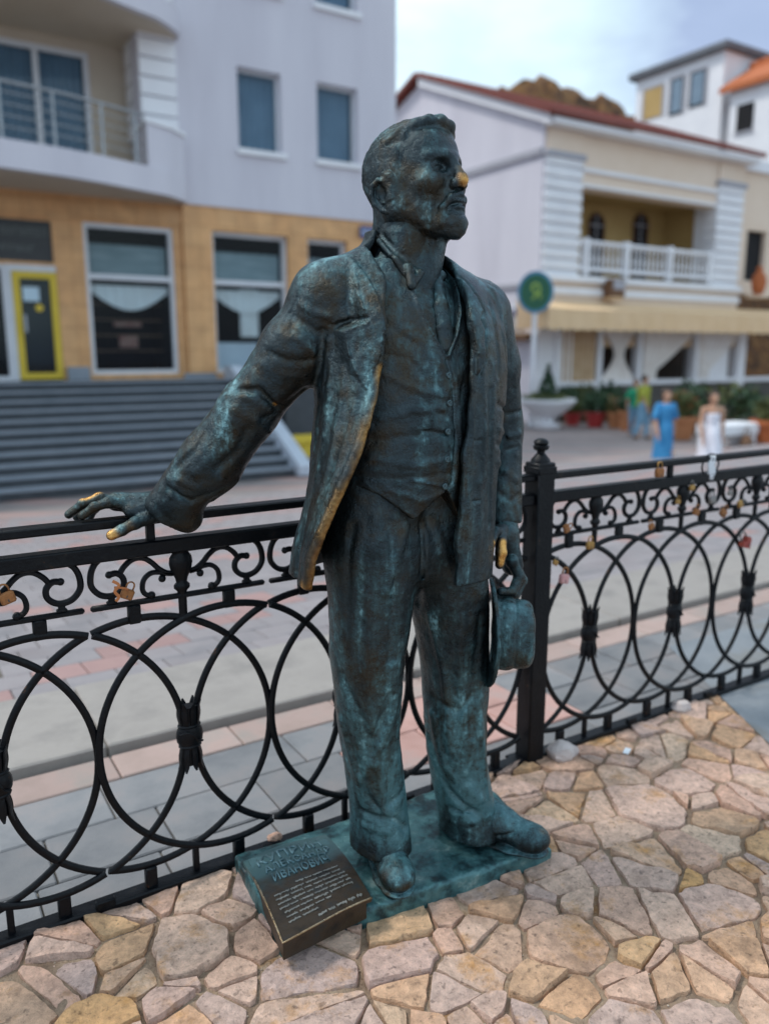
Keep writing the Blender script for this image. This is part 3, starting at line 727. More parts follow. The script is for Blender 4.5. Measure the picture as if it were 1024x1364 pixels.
for sd in (-1, 1):
    H_.cone((-.008, sd * .053, -.055), (.062, sd * .018, -.094), .028, .023, .02)      # jaw
    H_.cone((.002, sd * .060, -.01), (-.002, sd * .055, -.055), .021, .024, .02)
    H_.cone((.087, sd * .012, .0225), (.070, sd * .045, .0215), .0105, .0105, .007)         # brow
    H_.ell((.060, sd * .042, -.024), (.024, .021, .018), .016)                           # cheekbone
    H_.ell((.092, sd * .029, .003), (.020, .020, .0125), .006, 'sub')                   # socket
    H_.ell((.0645, sd * .030, .000), (.0160, .0165, .0135), .001)                        # eyeball
    H_.line([(.076, sd * .014, -.001), (.082, sd * .024, .0080), (.079, sd * .036, .0075), (.068, sd * .046, -.001)], .0028, .0064)   # upper lid
    H_.line([(.076, sd * .015, -.004), (.0795, sd * .026, -.0095), (.075, sd * .038, -.0085), (.068, sd * .046, -.003)], .0024, .0046)  # lower lid
    H_.line([(.079, sd * .017, -.001), (.0828, sd * .026, .0010), (.078, sd * .037, .0006)], .0020, -.0022)   # narrowed eye slit
    H_.line([(.084, sd * .022, -.018), (.074, sd * .041, -.014)], .005, -.0030)          # bag
    H_.ell((.098, sd * .0135, -.032), (.0135, .0090, .0095), .005)                       # nostril wing
    H_.ell((.100, sd * .0075, -.0385), (.006, .0035, .003), .002, 'sub')
    H_.line([(.096, sd * .021, -.030), (.088, sd * .033, -.046), (.078, sd * .040, -.062)], .006, -.0045)   # nasolabial fold
H_.cone((.089, 0, .020), (.109, 0, -.020), .0088, .0100, .012)         # nose bridge
H_.ell((.1120, 0, -.0270), (.0098, .0098, .0088), .010)                # tip
# mouth, moustache, beard
H_.ell((.082, 0, -.060), (.022, .027, .022), .010)
H_.ell((.099, 0, -.0625), (.0075, .017, .0052), .004)                  # upper lip
H_.ell((.0965, 0, -.0735), (.0080, .015, .0055), .004)                 # lower lip
H_.line([(.085, -.025, -.0695), (.104, -.008, -.0675), (.105, 0, -.0682), (.104, .008, -.0675), (.085, .025, -.0695)], .0026, -.0055)
for sd in (-1, 1):
    H_.cone((.104, sd * .003, -.0505), (.096, sd * .019, -.0560), .0060, .0066, .004)
    H_.cone((.096, sd * .019, -.0560), (.081, sd * .033, -.074), .0066, .0048, .004)
    H_.cone((.081, sd * .033, -.074), (.074, sd * .029, -.098), .0060, .011, .008)     # beard joins round the mouth
H_.ell((.085, 0, -.098), (.0215, .029, .022), .012)                    # goatee
H_.cone((.084, 0, -.102), (.086, 0, -.114), .020, .016, .010)
H_.cone((.04, .032, -.094), (.075, .012, -.108), .015, .017, .012); H_.cone((.04, -.032, -.094), (.075, -.012, -.108), .015, .017, .012)
H_.line([(.104, -.004, -.083), (.105, .004, -.083)], .006, -.004)
# hair: raised mass behind the hairline
xx = (H_.ax[0][:, None, None] - HO.x); yy = (H_.ax[1][None, :, None] - HO.y); z_ = (H_.ax[2][None, None, :] - HO.z)
lu = xx * U2.x + yy * U2.y + z_ * U2.z; lf = xx * F2.x + yy * F2.y + z_ * F2.z; ll = xx * Lf.x + yy * Lf.y + z_ * 0
hl = np.interp(lu.ravel(), [-.10, -.055, -.045, -.015, .02, .040, .058, .075, .09, .13], [-.045, -.035, .006, .012, .018, .030, .030, .044, .066, .075]).reshape(lu.shape).astype(np.float32) + .012 * np.cos(np.clip(ll / .06, -1.5, 1.5)) * np.clip((lu - .05) / .03, 0, 1)
mask = np.clip((hl - lf) / .015 + .5, 0, 1) * np.clip((lu + .105) / .02, 0, 1)
rng = np.random.default_rng(5)
n0 = lattice(tuple(H_.n), H_.res, .020, rng); nz = lattice(tuple(H_.n), H_.res, .0055, rng); nb = lattice(tuple(H_.n), H_.res, .014, rng)
# combed strands: stripes across the left-right axis, bent by noise
ph = ll * 420 + n0 * 2.4 + lu * 60
strand = np.sin(ph) * .0013 + np.sin(ph * 2.3 + nb * 2) * .0007
H_.d -= (mask * (.0050 + strand * 2.2)).astype(np.float32)
fr = [(-.050, -.070, .045), (-.010, -.070, .062), (.024, -.060, .076), (.048, -.044, .086), (.064, -.024, .091), (.074, .000, .091), (.076, .022, .085), (.066, .042, .074)]
rr_ = [.004, .0065, .008, .0095, .0105, .012, .0115, .008]
for (a, b, ra, rb) in zip(fr[:-1], fr[1:], rr_[:-1], rr_[1:]): H_.cone(a, b, ra, rb, .008)
H_.cone((.01, -.025, .094), (.050, .005, .092), .011, .011, .012)
for i in range(6):
    y0 = -.04 + i * .016
    H_.line([(.02, y0, .108), (.055, y0 + .006, .106), (.078, y0 + .012, .094)], .0028, -.0035)
for sd in (-1, 1):
    # ear
    EZ = -.034; EF = -.018
    H_.ell((EF - .002, sd * .078, EZ), (.0195, .0080, .033), .004, X=(1, sd * -.38, .16), Y=(sd * .38, 1, 0), Z=(-.16, 0, 1))
    rim = [(.016, .077, .010), (.012, .084, .024), (-.001, .090, .030), (-.013, .093, .022), (-.019, .093, .006), (-.015, .090, -.012), (-.005, .084, -.026), (.006, .080, -.030), (.011, .078, -.022)]
    for a, b in zip(rim[:-1], rim[1:]): H_.cone((EF + a[0], sd * a[1], EZ + a[2]), (EF + b[0], sd * b[1], EZ + b[2]), .0046, .0046, .002)
    H_.ell((EF + .003, sd * .089, EZ + .001), (.0095, .008, .016), .003, 'sub')
    H_.cone((EF + .013, sd * .081, EZ - .002), (EF + .012, sd * .081, EZ - .009), .0048, .0048, .002)
    H_.line([(EF - .005, sd * .090, EZ + .018), (EF - .008, sd * .091, EZ + .0), (EF + .003, sd * .088, EZ - .014)], .0030, .0034)
bm = np.clip((-lu - .042) / .02, 0, 1) * np.clip((lf + .01) / .03, 0, 1) * np.clip((lu + .15) / .02, 0, 1) * np.clip(np.abs(lu + .0685) / .010 - .3 + np.abs(ll) / .02, 0, 1)
H_.d += nz * (.0004 + .0020 * bm + .0010 * mask) + nb * (.0005 + .0016 * bm)
_N = 1
H_.build('head', BRONZE, STATUE, wear=[([tuple(H_.w((.114, 0, -.028)))], .020), ([tuple(H_.w((.112, 0, -.018))), tuple(H_.w((.104, 0, -.005)))], .009)])
adopt(LAST[0])
c_ = Vector((HO.x + .03, HO.y - .04, HO.z - .10)); LAST[0].data.transform(Matrix.Translation(c_) @ Matrix.Scale(1.065, 4) @ Matrix.Translation(-c_))
del nz, nb, n0, xx, yy, z_, lu, lf, ll, bm, hl, mask, strand, ph, inner

# ---- hands ---------------------------------------------------------------
G = SDF((.285, 1.63, .86), (.585, 1.86, 1.02), .0020)
G.cone(at(232, 668, 1.71), at(205, 672, 1.725), .030, .027, .01)
G.cone(at(208, 671, 1.728), at(155, 668, 1.752), .025, .021, .012)
G.cone(at(205, 674, 1.735), at(158, 668, 1.785), .024, .019, .012)
G.cone(at(205, 678, 1.715), at(175, 680, 1.725), .021, .016, .012)
Zr = .930
fingers = [[(.415, 1.736, .958), (.385, 1.735, .966), (.355, 1.738, .958), (.330, 1.742, .941)],
           [(.410, 1.757, .963), (.372, 1.760, .972), (.338, 1.765, .962), (.309, 1.772, .941)],
           [(.412, 1.780, .962), (.378, 1.787, .968), (.350, 1.797, .953), (.330, 1.802, .928)],
           [(.420, 1.802, .953), (.395, 1.811, .954), (.372, 1.818, .938), (.358, 1.820, .914)]]
for i, f in enumerate(fingers):
    r0 = [.0122, .0126, .0120, .0105][i]
    for j in range(3): G.cone(f[j], f[j + 1], r0 * (1 - .09 * j), r0 * (.93 - .09 * j), .003)
    G.ell(f[1], (r0 * 1.08,) * 3, .004); G.ell(f[2], (r0 * .95,) * 3, .003)
th = [at(205, 686, 1.705), at(180, 697, 1.700), at(163, 706, 1.698), at(149, 713, 1.698)]
for a, b, ra, rb in [(th[0], th[1], .018, .0125), (th[1], th[2], .0125, .0115), (th[2], th[3], .0120, .0112)]: G.cone(a, b, ra, rb, .005)
G.ell(th[1], (.0135,) * 3, .004)
G.line([th[3] + Vector((-.009, -.012, .002)), th[3] + Vector((.004, -.012, .004))], .004, -.003)
for i in range(3): G.line([fingers[i][0], tuple((Vector(fingers[i][0]) + Vector(fingers[i + 1][0])) / 2 + Vector((-.002, .0, -.002))), fingers[i + 1][1]], .003, -.002)
G.rough(41, (.014, .0010), (.006, .0005))
G.build('hand', BRONZE, STATUE, wear=[([tuple(th[3])], .024), ([tuple(th[1]), tuple(th[3])], .0150), ([tuple(Vector(fingers[1][1]) + Vector((0, 0, .010))), tuple(Vector(fingers[1][2]) + Vector((0, 0, .010)))], .012)])
adopt(LAST[0])

K = SDF((1.10, 1.29, .66), (1.34, 1.56, .93), .0020)
W0 = Vector((1.257, 1.466, .885)); PM = at(676, 735, 1.44)
K.cone(W0, at(675, 715, 1.45), .031, .031, .01)
K.cone(at(672, 712, 1.44), at(682, 752, 1.44), .029, .027, .012); K.cone(at(676, 712, 1.46), at(686, 752, 1.475), .022, .020, .012)
tp = [(682, 752), (691, 772), (684, 790), (672, 794)]
for i, (yy_, dx, dy) in enumerate([(1.405, -2, 0), (1.428, 0, 3), (1.452, 2, 5), (1.475, 2, 2)]):
    q = [at(683 + dx, 748 + dy, yy_ + .01), at(693 + dx, 768 + dy, yy_ + .004), at(684 + dx, 788 + dy, yy_), at(669 + dx, 788 + dy, yy_)]
    r0 = [.0138, .0142, .0136, .0118][i]
    for j in range(3): K.cone(q[j], q[j + 1], r0 * (1 - .08 * j), r0 * (.93 - .08 * j), .003)
    K.ell(q[0], (r0 * 1.2,) * 3, .004); K.ell(q[1], (r0 * 1.02,) * 3, .003)
t2 = [at(668, 706, 1.415), at(667, 722, 1.395), at(667, 736, 1.388), at(665, 752, 1.388)]
for j, (ra, rb) in enumerate([(.016, .0125), (.0130, .0135), (.0135, .0105)]): K.cone(t2[j], t2[j + 1], ra, rb, .005)
ix = [at(660, 708, 1.39), at(654, 722, 1.372), at(652, 738, 1.372)]
K.cone(ix[0], ix[1], .010, .0092, .004); K.cone(ix[1], ix[2], .0092, .0085, .003); K.cone(at(668, 708, 1.43), ix[0], .014, .010, .006)
K.rough(43, (.014, .0010), (.006, .0005))
K.build('hand', BRONZE, STATUE, wear=[([tuple(t2[2] + Vector((0, -.012, 0)))], .021), ([tuple(t2[1] + Vector((-.003, -.012, 0))), tuple(t2[3] + Vector((-.003, -.012, .008)))], .015), ([tuple(ix[1] + Vector((-.004, -.008, 0))), tuple(ix[2] + Vector((-.004, -.008, 0)))], .012)])
adopt(LAST[0])

# ---- hat hanging from the left hand: brim edge-on, crown towards the fence post
hx = Vector((.775, -.63, -.01)).normalized(); hz = Vector((0.03, 0, 1)).normalized(); hy = hz.cross(hx).normalized(); hz = hx.cross(hy)
HC = at(658, 842, 1.405)
A = SDF((1.03, 1.22, .46), (1.36, 1.60, .80), .0026)
A.frame(tuple(HC), tuple(hx), tuple(hy), tuple(hz))
# brim: flat disc curling towards the crown at its edge
sl, x, y, z = A.reg(A.lo, A.ax[0][-1] * 0 + np.array([A.ax[i][-1] for i in range(3)]))
ux = (x - HC.x) * hx.x + (y - HC.y) * hx.y + (z - HC.z) * hx.z; uy = (x - HC.x) * hy.x + (y - HC.y) * hy.y + (z - HC.z) * hy.z; uz = (x - HC.x) * hz.x + (y - HC.y) * hz.y + (z - HC.z) * hz.z
rad = np.sqrt((uy / .118) ** 2 + (uz / .132) ** 2); cv = .010 * np.clip(rad - .6, 0, 1) ** 2 * 6 * (np.abs(uy) / .118) - .012 * (uz / .13) ** 2
brim = np.maximum(np.abs(ux - cv) - .0045, (rad - 1) * .118)
A.d = brim.astype(np.float32)
cz = np.sqrt((uy / .078) ** 2 + (uz / .088) ** 2)
rr2 = (np.abs(uy / (.078 - .10 * np.clip(ux, 0, .1))) ** 2.6 + np.abs(uz / (.086 - .10 * np.clip(ux, 0, .1))) ** 2.6) ** (1 / 2.6)
top = .094 - .012 * np.exp(-(uy / .02) ** 2) - .02 * np.clip(rr2 - .7, 0, 1)
cr = np.maximum(np.maximum((rr2 - 1) * .075, ux - top), -ux)
kk_ = .016; q1, q2 = (rr2 - 1) * .075, ux - top; h = np.clip(0.5 - 0.5 * (q1 - q2) / kk_, 0, 1); cr = np.maximum(q1 * (1 - h) + q2 * h + kk_ * h * (1 - h), -ux)
hollow = np.maximum(np.maximum((rr2 - .86) * .075, ux - top + .016), -ux - .02)
h = np.clip(0.5 + 0.5 * (A.d - cr) / .012, 0, 1); A.d = (A.d * (1 - h) + cr * h - .012 * h * (1 - h)).astype(np.float32)
A.d = np.maximum(A.d, -hollow.astype(np.float32))
band = np.exp(-((ux - .030) / .012) ** 2); A.d -= (.0025 * band).astype(np.float32); A.d += (.0022 * np.exp(-((ux - .047) / .003) ** 2)).astype(np.float32)
A.rough(51, (.03, .0025), (.010, .0011))
A.build('hat', BRONZE, STATUE); adopt(LAST[0])
del brim, rad, cv, cz, rr2, cr, hollow, band, ux, uy, uz

# ---- buttons ---------------------------------------------------------------
for (px_, py_) in [(597, 500), (598, 537), (596, 575), (595, 612), (592, 648)]:
    q = V.snap(px_, py_)
    if q is None: continue
    b_ = MB(); b_.lathe([(.0005, .0045), (.003, .0042), (.0055, .0048), (.0068, .0035), (.007, -.004)], 12)
    n_ = Vector((-.02 + (q[0] - .985) * 3, -1, .05)).normalized()
    o = b_.build('button', BRONZE, STATUE, smooth=True); adopt(o); o.location = Vector(q) - STATUE.location; o.rotation_euler = n_.to_track_quat('Z', 'Y').to_euler()
q = J.snap(636, 588)

# ---- bronze slab and the page with writing --------------------------------
B = SDF((.56, 1.24, -.02), (1.45, 1.80, .12), .0035)
x, y, z = B.ax[0][:, None, None], B.ax[1][None, :, None], B.ax[2][None, None, :]
poly = [(.604, 1.392), (1.322, 1.318), (1.39, 1.70), (.625, 1.715)]
d = np.full((len(B.ax[0]), len(B.ax[1])), -9, np.float32)
for i in range(4):
    a, b = Vector(poly[i]), Vector(poly[(i + 1) % 4]); e = (b - a).normalized(); n_ = Vector((e.y, -e.x))
    d = np.maximum(d, (B.ax[0][:, None] - a.x) * n_.x + (B.ax[1][None, :] - a.y) * n_.y)
rng = np.random.default_rng(9); wob = lattice((B.n[0], B.n[1], 5), B.res, .05, rng)[:, :, 2] * .006
d = d[:, :, None] + wob[:, :, None]; topz = .047 + lattice((B.n[0], B.n[1], 5), B.res, .08, rng)[:, :, 2][:, :, None] * .006
v = np.maximum(d, z - topz); k = .012; dd, zz_ = d + 0 * z, z - topz
h = np.clip(0.5 - 0.5 * (dd - zz_) / k, 0, 1); B.d = (dd * (1 - h) + zz_ * h + k * h * (1 - h)).astype(np.float32); B.d = np.maximum(B.d, -z - .01)
B.rough(61, (.035, .0050), (.014, .0032), (.008, .0018))
SLABM = noise_mat('mottled_turquoise_slab', [(.014, .022, .024), (.016, .045, .052), (.055, .15, .16), (.09, .20, .205), (.30, .42, .40)], 15, .42, 1.0, 60, metal=.3, bdist=.005, detail=9)
B.build('base_slab', SLABM, STATUE, wear=[([(1.12, 1.40, .05), (1.15, 1.41, .05)], .03)]); adopt(LAST[0])

# page: a curved sheet lying over the left end of the slab
TL, TR_, BR_, BL_ = Vector((.628, 1.665, .066)), Vector((.853, 1.660, .068)), Vector((.808, 1.352, .082)), Vector((.581, 1.330, .084))
def page_pt(u, v):
    p = (TL * (1 - u) + TR_ * u) * (1 - v) + (BL_ * (1 - u) + BR_ * u) * v
    p.z += .016 * math.sin(math.pi * v) * .7 + .008 * math.sin(math.pi * u) - .010 * (1 - v) ** 3 + .003 * math.sin(5 * u + 3 * v)
    return p
PG = MB(); NU, NV = 24, 30
vs = []
for layer in (0, 1):
    for j in range(NV + 1):
        for i in range(NU + 1):
            p = page_pt(i / NU, j / NV); vs.append(p if layer == 0 else Vector((p.x, p.y, p.z - .009)))
n1 = (NU + 1) * (NV + 1); fs = []
for j in range(NV):
    for i in range(NU):
        a = j * (NU + 1) + i; fs.append((a, a + 1, a + NU + 2, a + NU + 1)); fs.append((n1 + a, n1 + a + NU + 1, n1 + a + NU + 2, n1 + a + 1))
def rimf(a, b): fs.append((a, b, n1 + b, n1 + a))
for i in range(NU): rimf(i, i + 1); rimf(NV * (NU + 1) + i + 1, NV * (NU + 1) + i)
for j in range(NV): rimf((j + 1) * (NU + 1), j * (NU + 1)); rimf(j * (NU + 1) + NU, (j + 1) * (NU + 1) + NU)
PG.add(vs, fs)
PAGEM = noise_mat('dark_brown_page_bronze', [(.018, .016, .014), (.05, .035, .022), (.03, .035, .036)], 22, .42, .4, 150, metal=.4, bdist=.002)
t_ = PAGEM.node_tree; b_ = t_.nodes['Principled BSDF']; g_ = nd(t_, 'ShaderNodeNewGeometry'); s_ = nd(t_, 'ShaderNodeSeparateXYZ'); t_.links.new(g_.outputs['Position'], s_.inputs[0])
n_ = nd(t_, 'ShaderNodeTexNoise'); n_.inputs['Scale'].default_value = 16; n_.inputs['Detail'].default_value = 6; t_.links.new(g_.outputs['Position'], n_.inputs['Vector'])
q_ = nd(t_, 'ShaderNodeMath', operation='MULTIPLY_ADD'); q_.inputs[1].default_value = .12; t_.links.new(n_.outputs[0], q_.inputs[0]); t_.links.new(s_.outputs[1], q_.inputs[2])
r_ = nd(t_, 'ShaderNodeMapRange'); r_.inputs[1].default_value = 1.565; r_.inputs[2].default_value = 1.625; t_.links.new(q_.outputs[0], r_.inputs[0])
m_ = nd(t_, 'ShaderNodeMix', data_type='RGBA'); m_.inputs[7].default_value = (.075, .15, .16, 1); t_.links.new(r_.outputs[0], m_.inputs[0]); t_.links.new(b_.inputs['Base Color'].links[0].from_socket, m_.inputs[6]); t_.links.new(m_.outputs[2], b_.inputs['Base Color'])
page = PG.build('page', PAGEM, STATUE, smooth='auto'); adopt(page)
a_ = page.data.attributes.new('wear', 'FLOAT', 'POINT')
wv = [0.0] * len(page.data.vertices)
a_.data.foreach_set('value', wv)
rim = MB(); rim.sweep([page_pt(0, v_ / 20) + Vector((0, 0, .001)) for v_ in range(6, 21)] + [page_pt(u_ / 16, 1) + Vector((0, 0, .001)) for u_ in range(1, 17)], .0045, .0045, nrm=(0, 0, 1))
ro = rim.build('page_rim', BRONZE, STATUE, smooth=True); adopt(ro)
a_ = ro.data.attributes.new('wear', 'FLOAT', 'POINT'); a_.data.foreach_set('value', [0.55] * len(ro.data.vertices))
PB = MB()   # the book block under the page
PB.prism([(.588, 1.345), (.800, 1.362), (.835, 1.62), (.635, 1.645)], .03, .072)
pb = PB.build('book_block', PAGEM, STATUE); adopt(pb)
TEXTM = noise_mat('raised_bronze_letter', [(.06, .12, .14), (.14, .25, .28)], 60, .45, .2, 120, metal=.35)
RUBM = noise_mat('rubbed_bronze_script', [(.16, .17, .16), (.36, .36, .33)], 60, .4, .2, 120, metal=.5)
def letters(txt, v, size, u0, u1, font_scale=1.0):
    cu = bpy.data.curves.new('lettering', 'FONT'); cu.body = txt; cu.size = 1.0; cu.extrude = 0.0; cu.resolution_u = 2; cu.offset = .012
    o = bpy.data.objects.new('lettering', cu); COL.objects.link(o)
    dg = bpy.context.evaluated_depsgraph_get(); me = bpy.data.meshes.new_from_object(o.evaluated_get(dg)); bpy.data.objects.remove(o)
    bm_ = bmesh.new(); bm_.from_mesh(me)
    bmesh.ops.triangulate(bm_, faces=bm_.faces)
    r_ = bmesh.ops.extrude_face_region(bm_, geom=bm_.faces[:]); up_ = [g_ for g_ in r_['geom'] if isinstance(g_, bmesh.types.BMVert)]
    for q_ in up_: q_.co.z += 1.0
    xs = [q_.co.x for q_ in bm_.verts]; x0, x1 = min(xs), max(xs)
    for q_ in bm_.verts:
        u = u0 + (u1 - u0) * (q_.co.x - x0) / (x1 - x0); vv = v - q_.co.y * size; hgt = q_.co.z
        p = page_pt(u, vv); q_.co = p + Vector((0, 0, -.001 + .0045 * hgt))
    bm_.to_mesh(me); bm_.free(); me.materials.clear(); me.materials.append(TEXTM)
    oo = bpy.data.objects.new('lettering', me); link(oo, page); return oo
letters('КУПРИН', .205, .17, .10, .86)
letters('АЛЕКСАНДР', .335, .13, .13, .90)
letters('ИВАНОВИЧ', .465, .13, .17, .82)
rs = random.Random(4)
def script_line(v, u0, u1, amp=.011, wd=.0022, seed=0):
    m_ = MB(); u = u0
    while u < u1:
        ln = min(rs.uniform(.06, .17), u1 - u)
        if ln < .02: break
        pts = []; n_ = max(6, int(ln / .0065)); ph = rs.random() * 6
        for k_ in range(n_ + 1):
            uu = u + ln * k_ / n_ + .003 * math.sin(k_ * 2.1 + ph); a = amp * (.8 if k_ % 2 else -.5) * rs.uniform(.5, 1.3)
            if rs.random() < .10: a *= 1.9
            pts.append(page_pt(min(.97, uu), v + a) + Vector((0, 0, .0012)))
        m_.sweep(smooth_curve(pts, 2), wd, .002, nrm=(0, 0, 1), n=4, p=2)
        u += ln + rs.uniform(.018, .03)
    o = m_.build('script_line', RUBM, page); return o
for i, (v, a, b) in enumerate([(.555, .36, .90), (.605, .10, .90), (.650, .10, .92), (.695, .10, .92), (.740, .10, .90), (.785, .13, .90), (.830, .13, .62), (.875, .13, .45)]): script_line(v, a, b)
script_line(.935, .42, .92, .017, .0030)
print('statue done', round(time.time() - T0, 1))

# ================================================================== ground
SLOPE0, SLOPE1, LOW = 3.05, 13.5, -1.07
def gz(y):
    if y < SLOPE0: return 0.0
    return LOW * min(1.0, (y - SLOPE0) / (SLOPE1 - SLOPE0))
def proj(p):
    q = Vector(p) - Vector((0, 0, CAM_H)); a = q.dot(_f)
    if a < .05: return None
    return (512 + 1060 * q.dot(_r) / a, 682 - 1060 * q.dot(_u) / a, a)
def seen(p, m=30):
    q = proj(p); return q is not None and -m < q[0] < 1024 + m and -m < q[1] < 1364 + m

M_PLAZA = None
def plaza_material():
    m, t, b = new_mat('plaza_paving'); Lk = t.links.new
    tc = nd(t, 'ShaderNodeTexCoord'); br = nd(t, 'ShaderNodeTexBrick')
    br.inputs['Scale'].default_value = 1.0; br.inputs['Brick Width'].default_value = .2; br.inputs['Row Height'].default_value = .2; br.inputs['Mortar Size'].default_value = .008
    br.inputs['Color1'].default_value = (.23, .205, .205, 1); br.inputs['Color2'].default_value = (.27, .24, .235, 1); br.inputs['Mortar'].default_value = (.22, .21, .20, 1)
    Lk(tc.outputs['Object'], br.inputs['Vector'])
    n = nd(t, 'ShaderNodeTexNoise'); n.inputs['Scale'].default_value = .55; n.inputs['Detail'].default_value = 4; Lk(tc.outputs['Object'], n.inputs['Vector'])
    w = nd(t, 'ShaderNodeTexWave'); w.wave_type = 'BANDS'; w.bands_direction = 'DIAGONAL'; w.inputs['Scale'].default_value = .28; w.inputs['Distortion'].default_value = 0; Lk(tc.outputs['Object'], w.inputs['Vector'])
    r = ramp(t, [(.78, (0, 0, 0)), (.82, (.55, .55, .55))]); Lk(w.outputs[0], r.inputs[0])
    mx = nd(t, 'ShaderNodeMix', data_type='RGBA'); mx.inputs[7].default_value = (.46, .27, .24, 1); Lk(r.outputs[0], mx.inputs[0]); Lk(br.outputs[0], mx.inputs[6])
    r2 = ramp(t, [(.35, (.8, .8, .8)), (.65, (1.12, 1.1, 1.08))]); Lk(n.outputs[0], r2.inputs[0])
    mu = nd(t, 'ShaderNodeMix', data_type='RGBA', blend_type='MULTIPLY'); mu.inputs[0].default_value = 1; Lk(mx.outputs[2], mu.inputs[6]); Lk(r2.outputs[0], mu.inputs[7])
    Lk(mu.outputs[2], b.inputs['Base Color']); b.inputs['Roughness'].default_value = .75
    return m
M_PLAZA = plaza_material()
g = MB()
ys = [2.49, 3.05, 5, 7, 9, 11, 13.5, 20, 40, 90, 400]
base = -.020
vs = []
for y_ in ys:
    for x_ in (-400, 600): vs.append((x_, y_, gz(y_) + base))
g.add(vs, [(2 * i, 2 * i + 1, 2 * i + 3, 2 * i + 2) for i in range(len(ys) - 1)])
g.add([(-400, -60, -.05), (600, -60, -.05), (600, 2.49, -.05), (-400, 2.49, -.05)], [(0, 1, 2, 3)])
GROUND = g.build('ground', M_PLAZA); props(GROUND, kind='structure')

# paving behind the railing: rows of grey blocks, a salmon border row, a pale granite kerb strip
M_PAVER = noise_mat('grey_paver', [(.15, .155, .165), (.21, .21, .215), (.26, .235, .23)], 5, .8, .35, 160, objrand=.16, bdist=.003)
M_PINK = noise_mat('salmon_paver', [(.42, .24, .20), (.50, .30, .26), (.44, .33, .30)], 5, .8, .35, 160, objrand=.10, bdist=.003)
M_STRIP = noise_mat('pale_granite_slab', [(.23, .21, .195), (.32, .29, .265), (.27, .245, .225)], 4, .75, .4, 220, objrand=.05, bdist=.002)
M_JOINT = noise_mat('joint_sand', [(.10, .09, .08), (.17, .15, .12)], 20, .95, .6, 90)
pb_ = MB(); pb_.box(-4, 9, 1.775, 2.488, -.06, -.012)
PAVE = pb_.build('pavement', M_JOINT); props(PAVE, kind='structure')
def block_mesh(name, lx, ly, mat, th=.035, bev=.004):
    m_ = MB(); m_.box(-lx / 2 + .0025, lx / 2 - .0025, -ly / 2 + .0025, ly / 2 - .0025, -th, 0, bev=bev); me = m_.mesh(name); me.materials.append(mat); return me
gm, pm = block_mesh('paver', .30, .21, M_PAVER), block_mesh('paver', .30, .21, M_PINK)
gm2 = block_mesh('paver', .30, .12, M_PAVER); border = block_mesh('border_block', .40, .155, M_PINK)
M_BORD = noise_mat('pale_salmon_border', [(.34, .25, .215), (.40, .29, .255), (.33, .28, .25)], 6, .8, .35, 160, objrand=.07, bdist=.003)
border.materials[0] = M_BORD
rp = random.Random(2)
for k_, (yc, me) in enumerate([(1.842, gm2), (2.010, gm), (2.222, gm)]):
    x = -1.1 + [0.06, .11, .0][k_] - .12
    while x < 6.2:
        if seen((x, yc, 0), 60):
            pk = (1.25 < x < 2.0 and k_ in (1, 2)) or (4.2 < x < 4.9 and k_ > 0) or (.5 < x < .8 and k_ == 1 and False)
            o = bpy.data.objects.new('paver', pm if (pk and me is gm) else me); link(o, PAVE); o.location = (x, yc, rp.uniform(-.0015, .0015)); o.rotation_euler = (rp.uniform(-.004, .004), rp.uniform(-.004, .004), rp.uniform(-.004, .004))
        x += .30
x = -.9
while x < 7:
    if seen((x, 2.41, 0), 80):
        o = bpy.data.objects.new('border_block', border); link(o, PAVE); o.location = (x, 2.408, rp.uniform(-.001, .001))
    x += .40
ks = MB(); ks.box(-4, 12, 2.515, 3.05, -.06, .012); KS = ks.build('kerb', M_JOINT); props(KS, kind='structure')
slab = MB(); slab.box(-.597, .597, -.275, .275, -.05, .0, bev=.006); sme = slab.mesh('kerb_slab'); sme.materials.append(M_STRIP)
x = -1.3
while x < 11:
    if seen((x, 2.78, 0), 250):
        o = bpy.data.objects.new('kerb_slab', sme); link(o, KS); o.location = (x, 2.785, .026)
    x += 1.2
# sloping promenade: blocks that can be told apart are pieces, farther ones joined
PM = block_mesh('paver', .2, .2, M_PAVER, .03, .003); PP = block_mesh('paver', .2, .2, M_PINK, .03, .003)
M_PAVE2 = noise_mat('promenade_paver', [(.20, .19, .20), (.27, .245, .25), (.24, .21, .215)], 3, .8, .3, 120, objrand=.09, bdist=.003)
M_PINK2 = noise_mat('promenade_pink_paver', [(.32, .20, .19), (.36, .23, .21)], 5, .8, .3, 120, objrand=.08, bdist=.003)
PM.materials[0] = M_PAVE2; PP.materials[0] = M_PINK2
PROM = MB(); PROM.add([(-30, 3.05, gz(3.05) - .010), (60, 3.05, gz(3.05) - .010), (60, 11.05, gz(11.05) - .010), (-30, 11.05, gz(11.05) - .010)], [(0, 1, 2, 3)])
PROMO = PROM.build('promenade', M_JOINT); props(PROMO, kind='structure')
def pinkish(i, j):
    a = (i * 2 + j * 3) % 29; b = (i - j * 2) % 37
    return a in (0, 1, 2) or b in (0, 1)
cells = []
for j in range(0, 40):
    y = 3.16 + j * .2
    for i in range(-12, 90):
        x = i * .2 + (.1 if j % 2 else 0)
        p = (x, y, gz(y)); 
        if seen(p, 25): cells.append((i, j, x, y, gz(y)))
cells.sort(key=lambda c: c[2] ** 2 + c[3] ** 2)
slope = math.atan(LOW / (SLOPE1 - SLOPE0))
for c in cells[:290]:
    o = bpy.data.objects.new('paver', PP if pinkish(c[0], c[1]) else PM); link(o, PROMO); o.location = (c[2], c[3], c[4] + .006 + rp.uniform(-.001, .001)); o.rotation_euler = (slope, 0, 0)
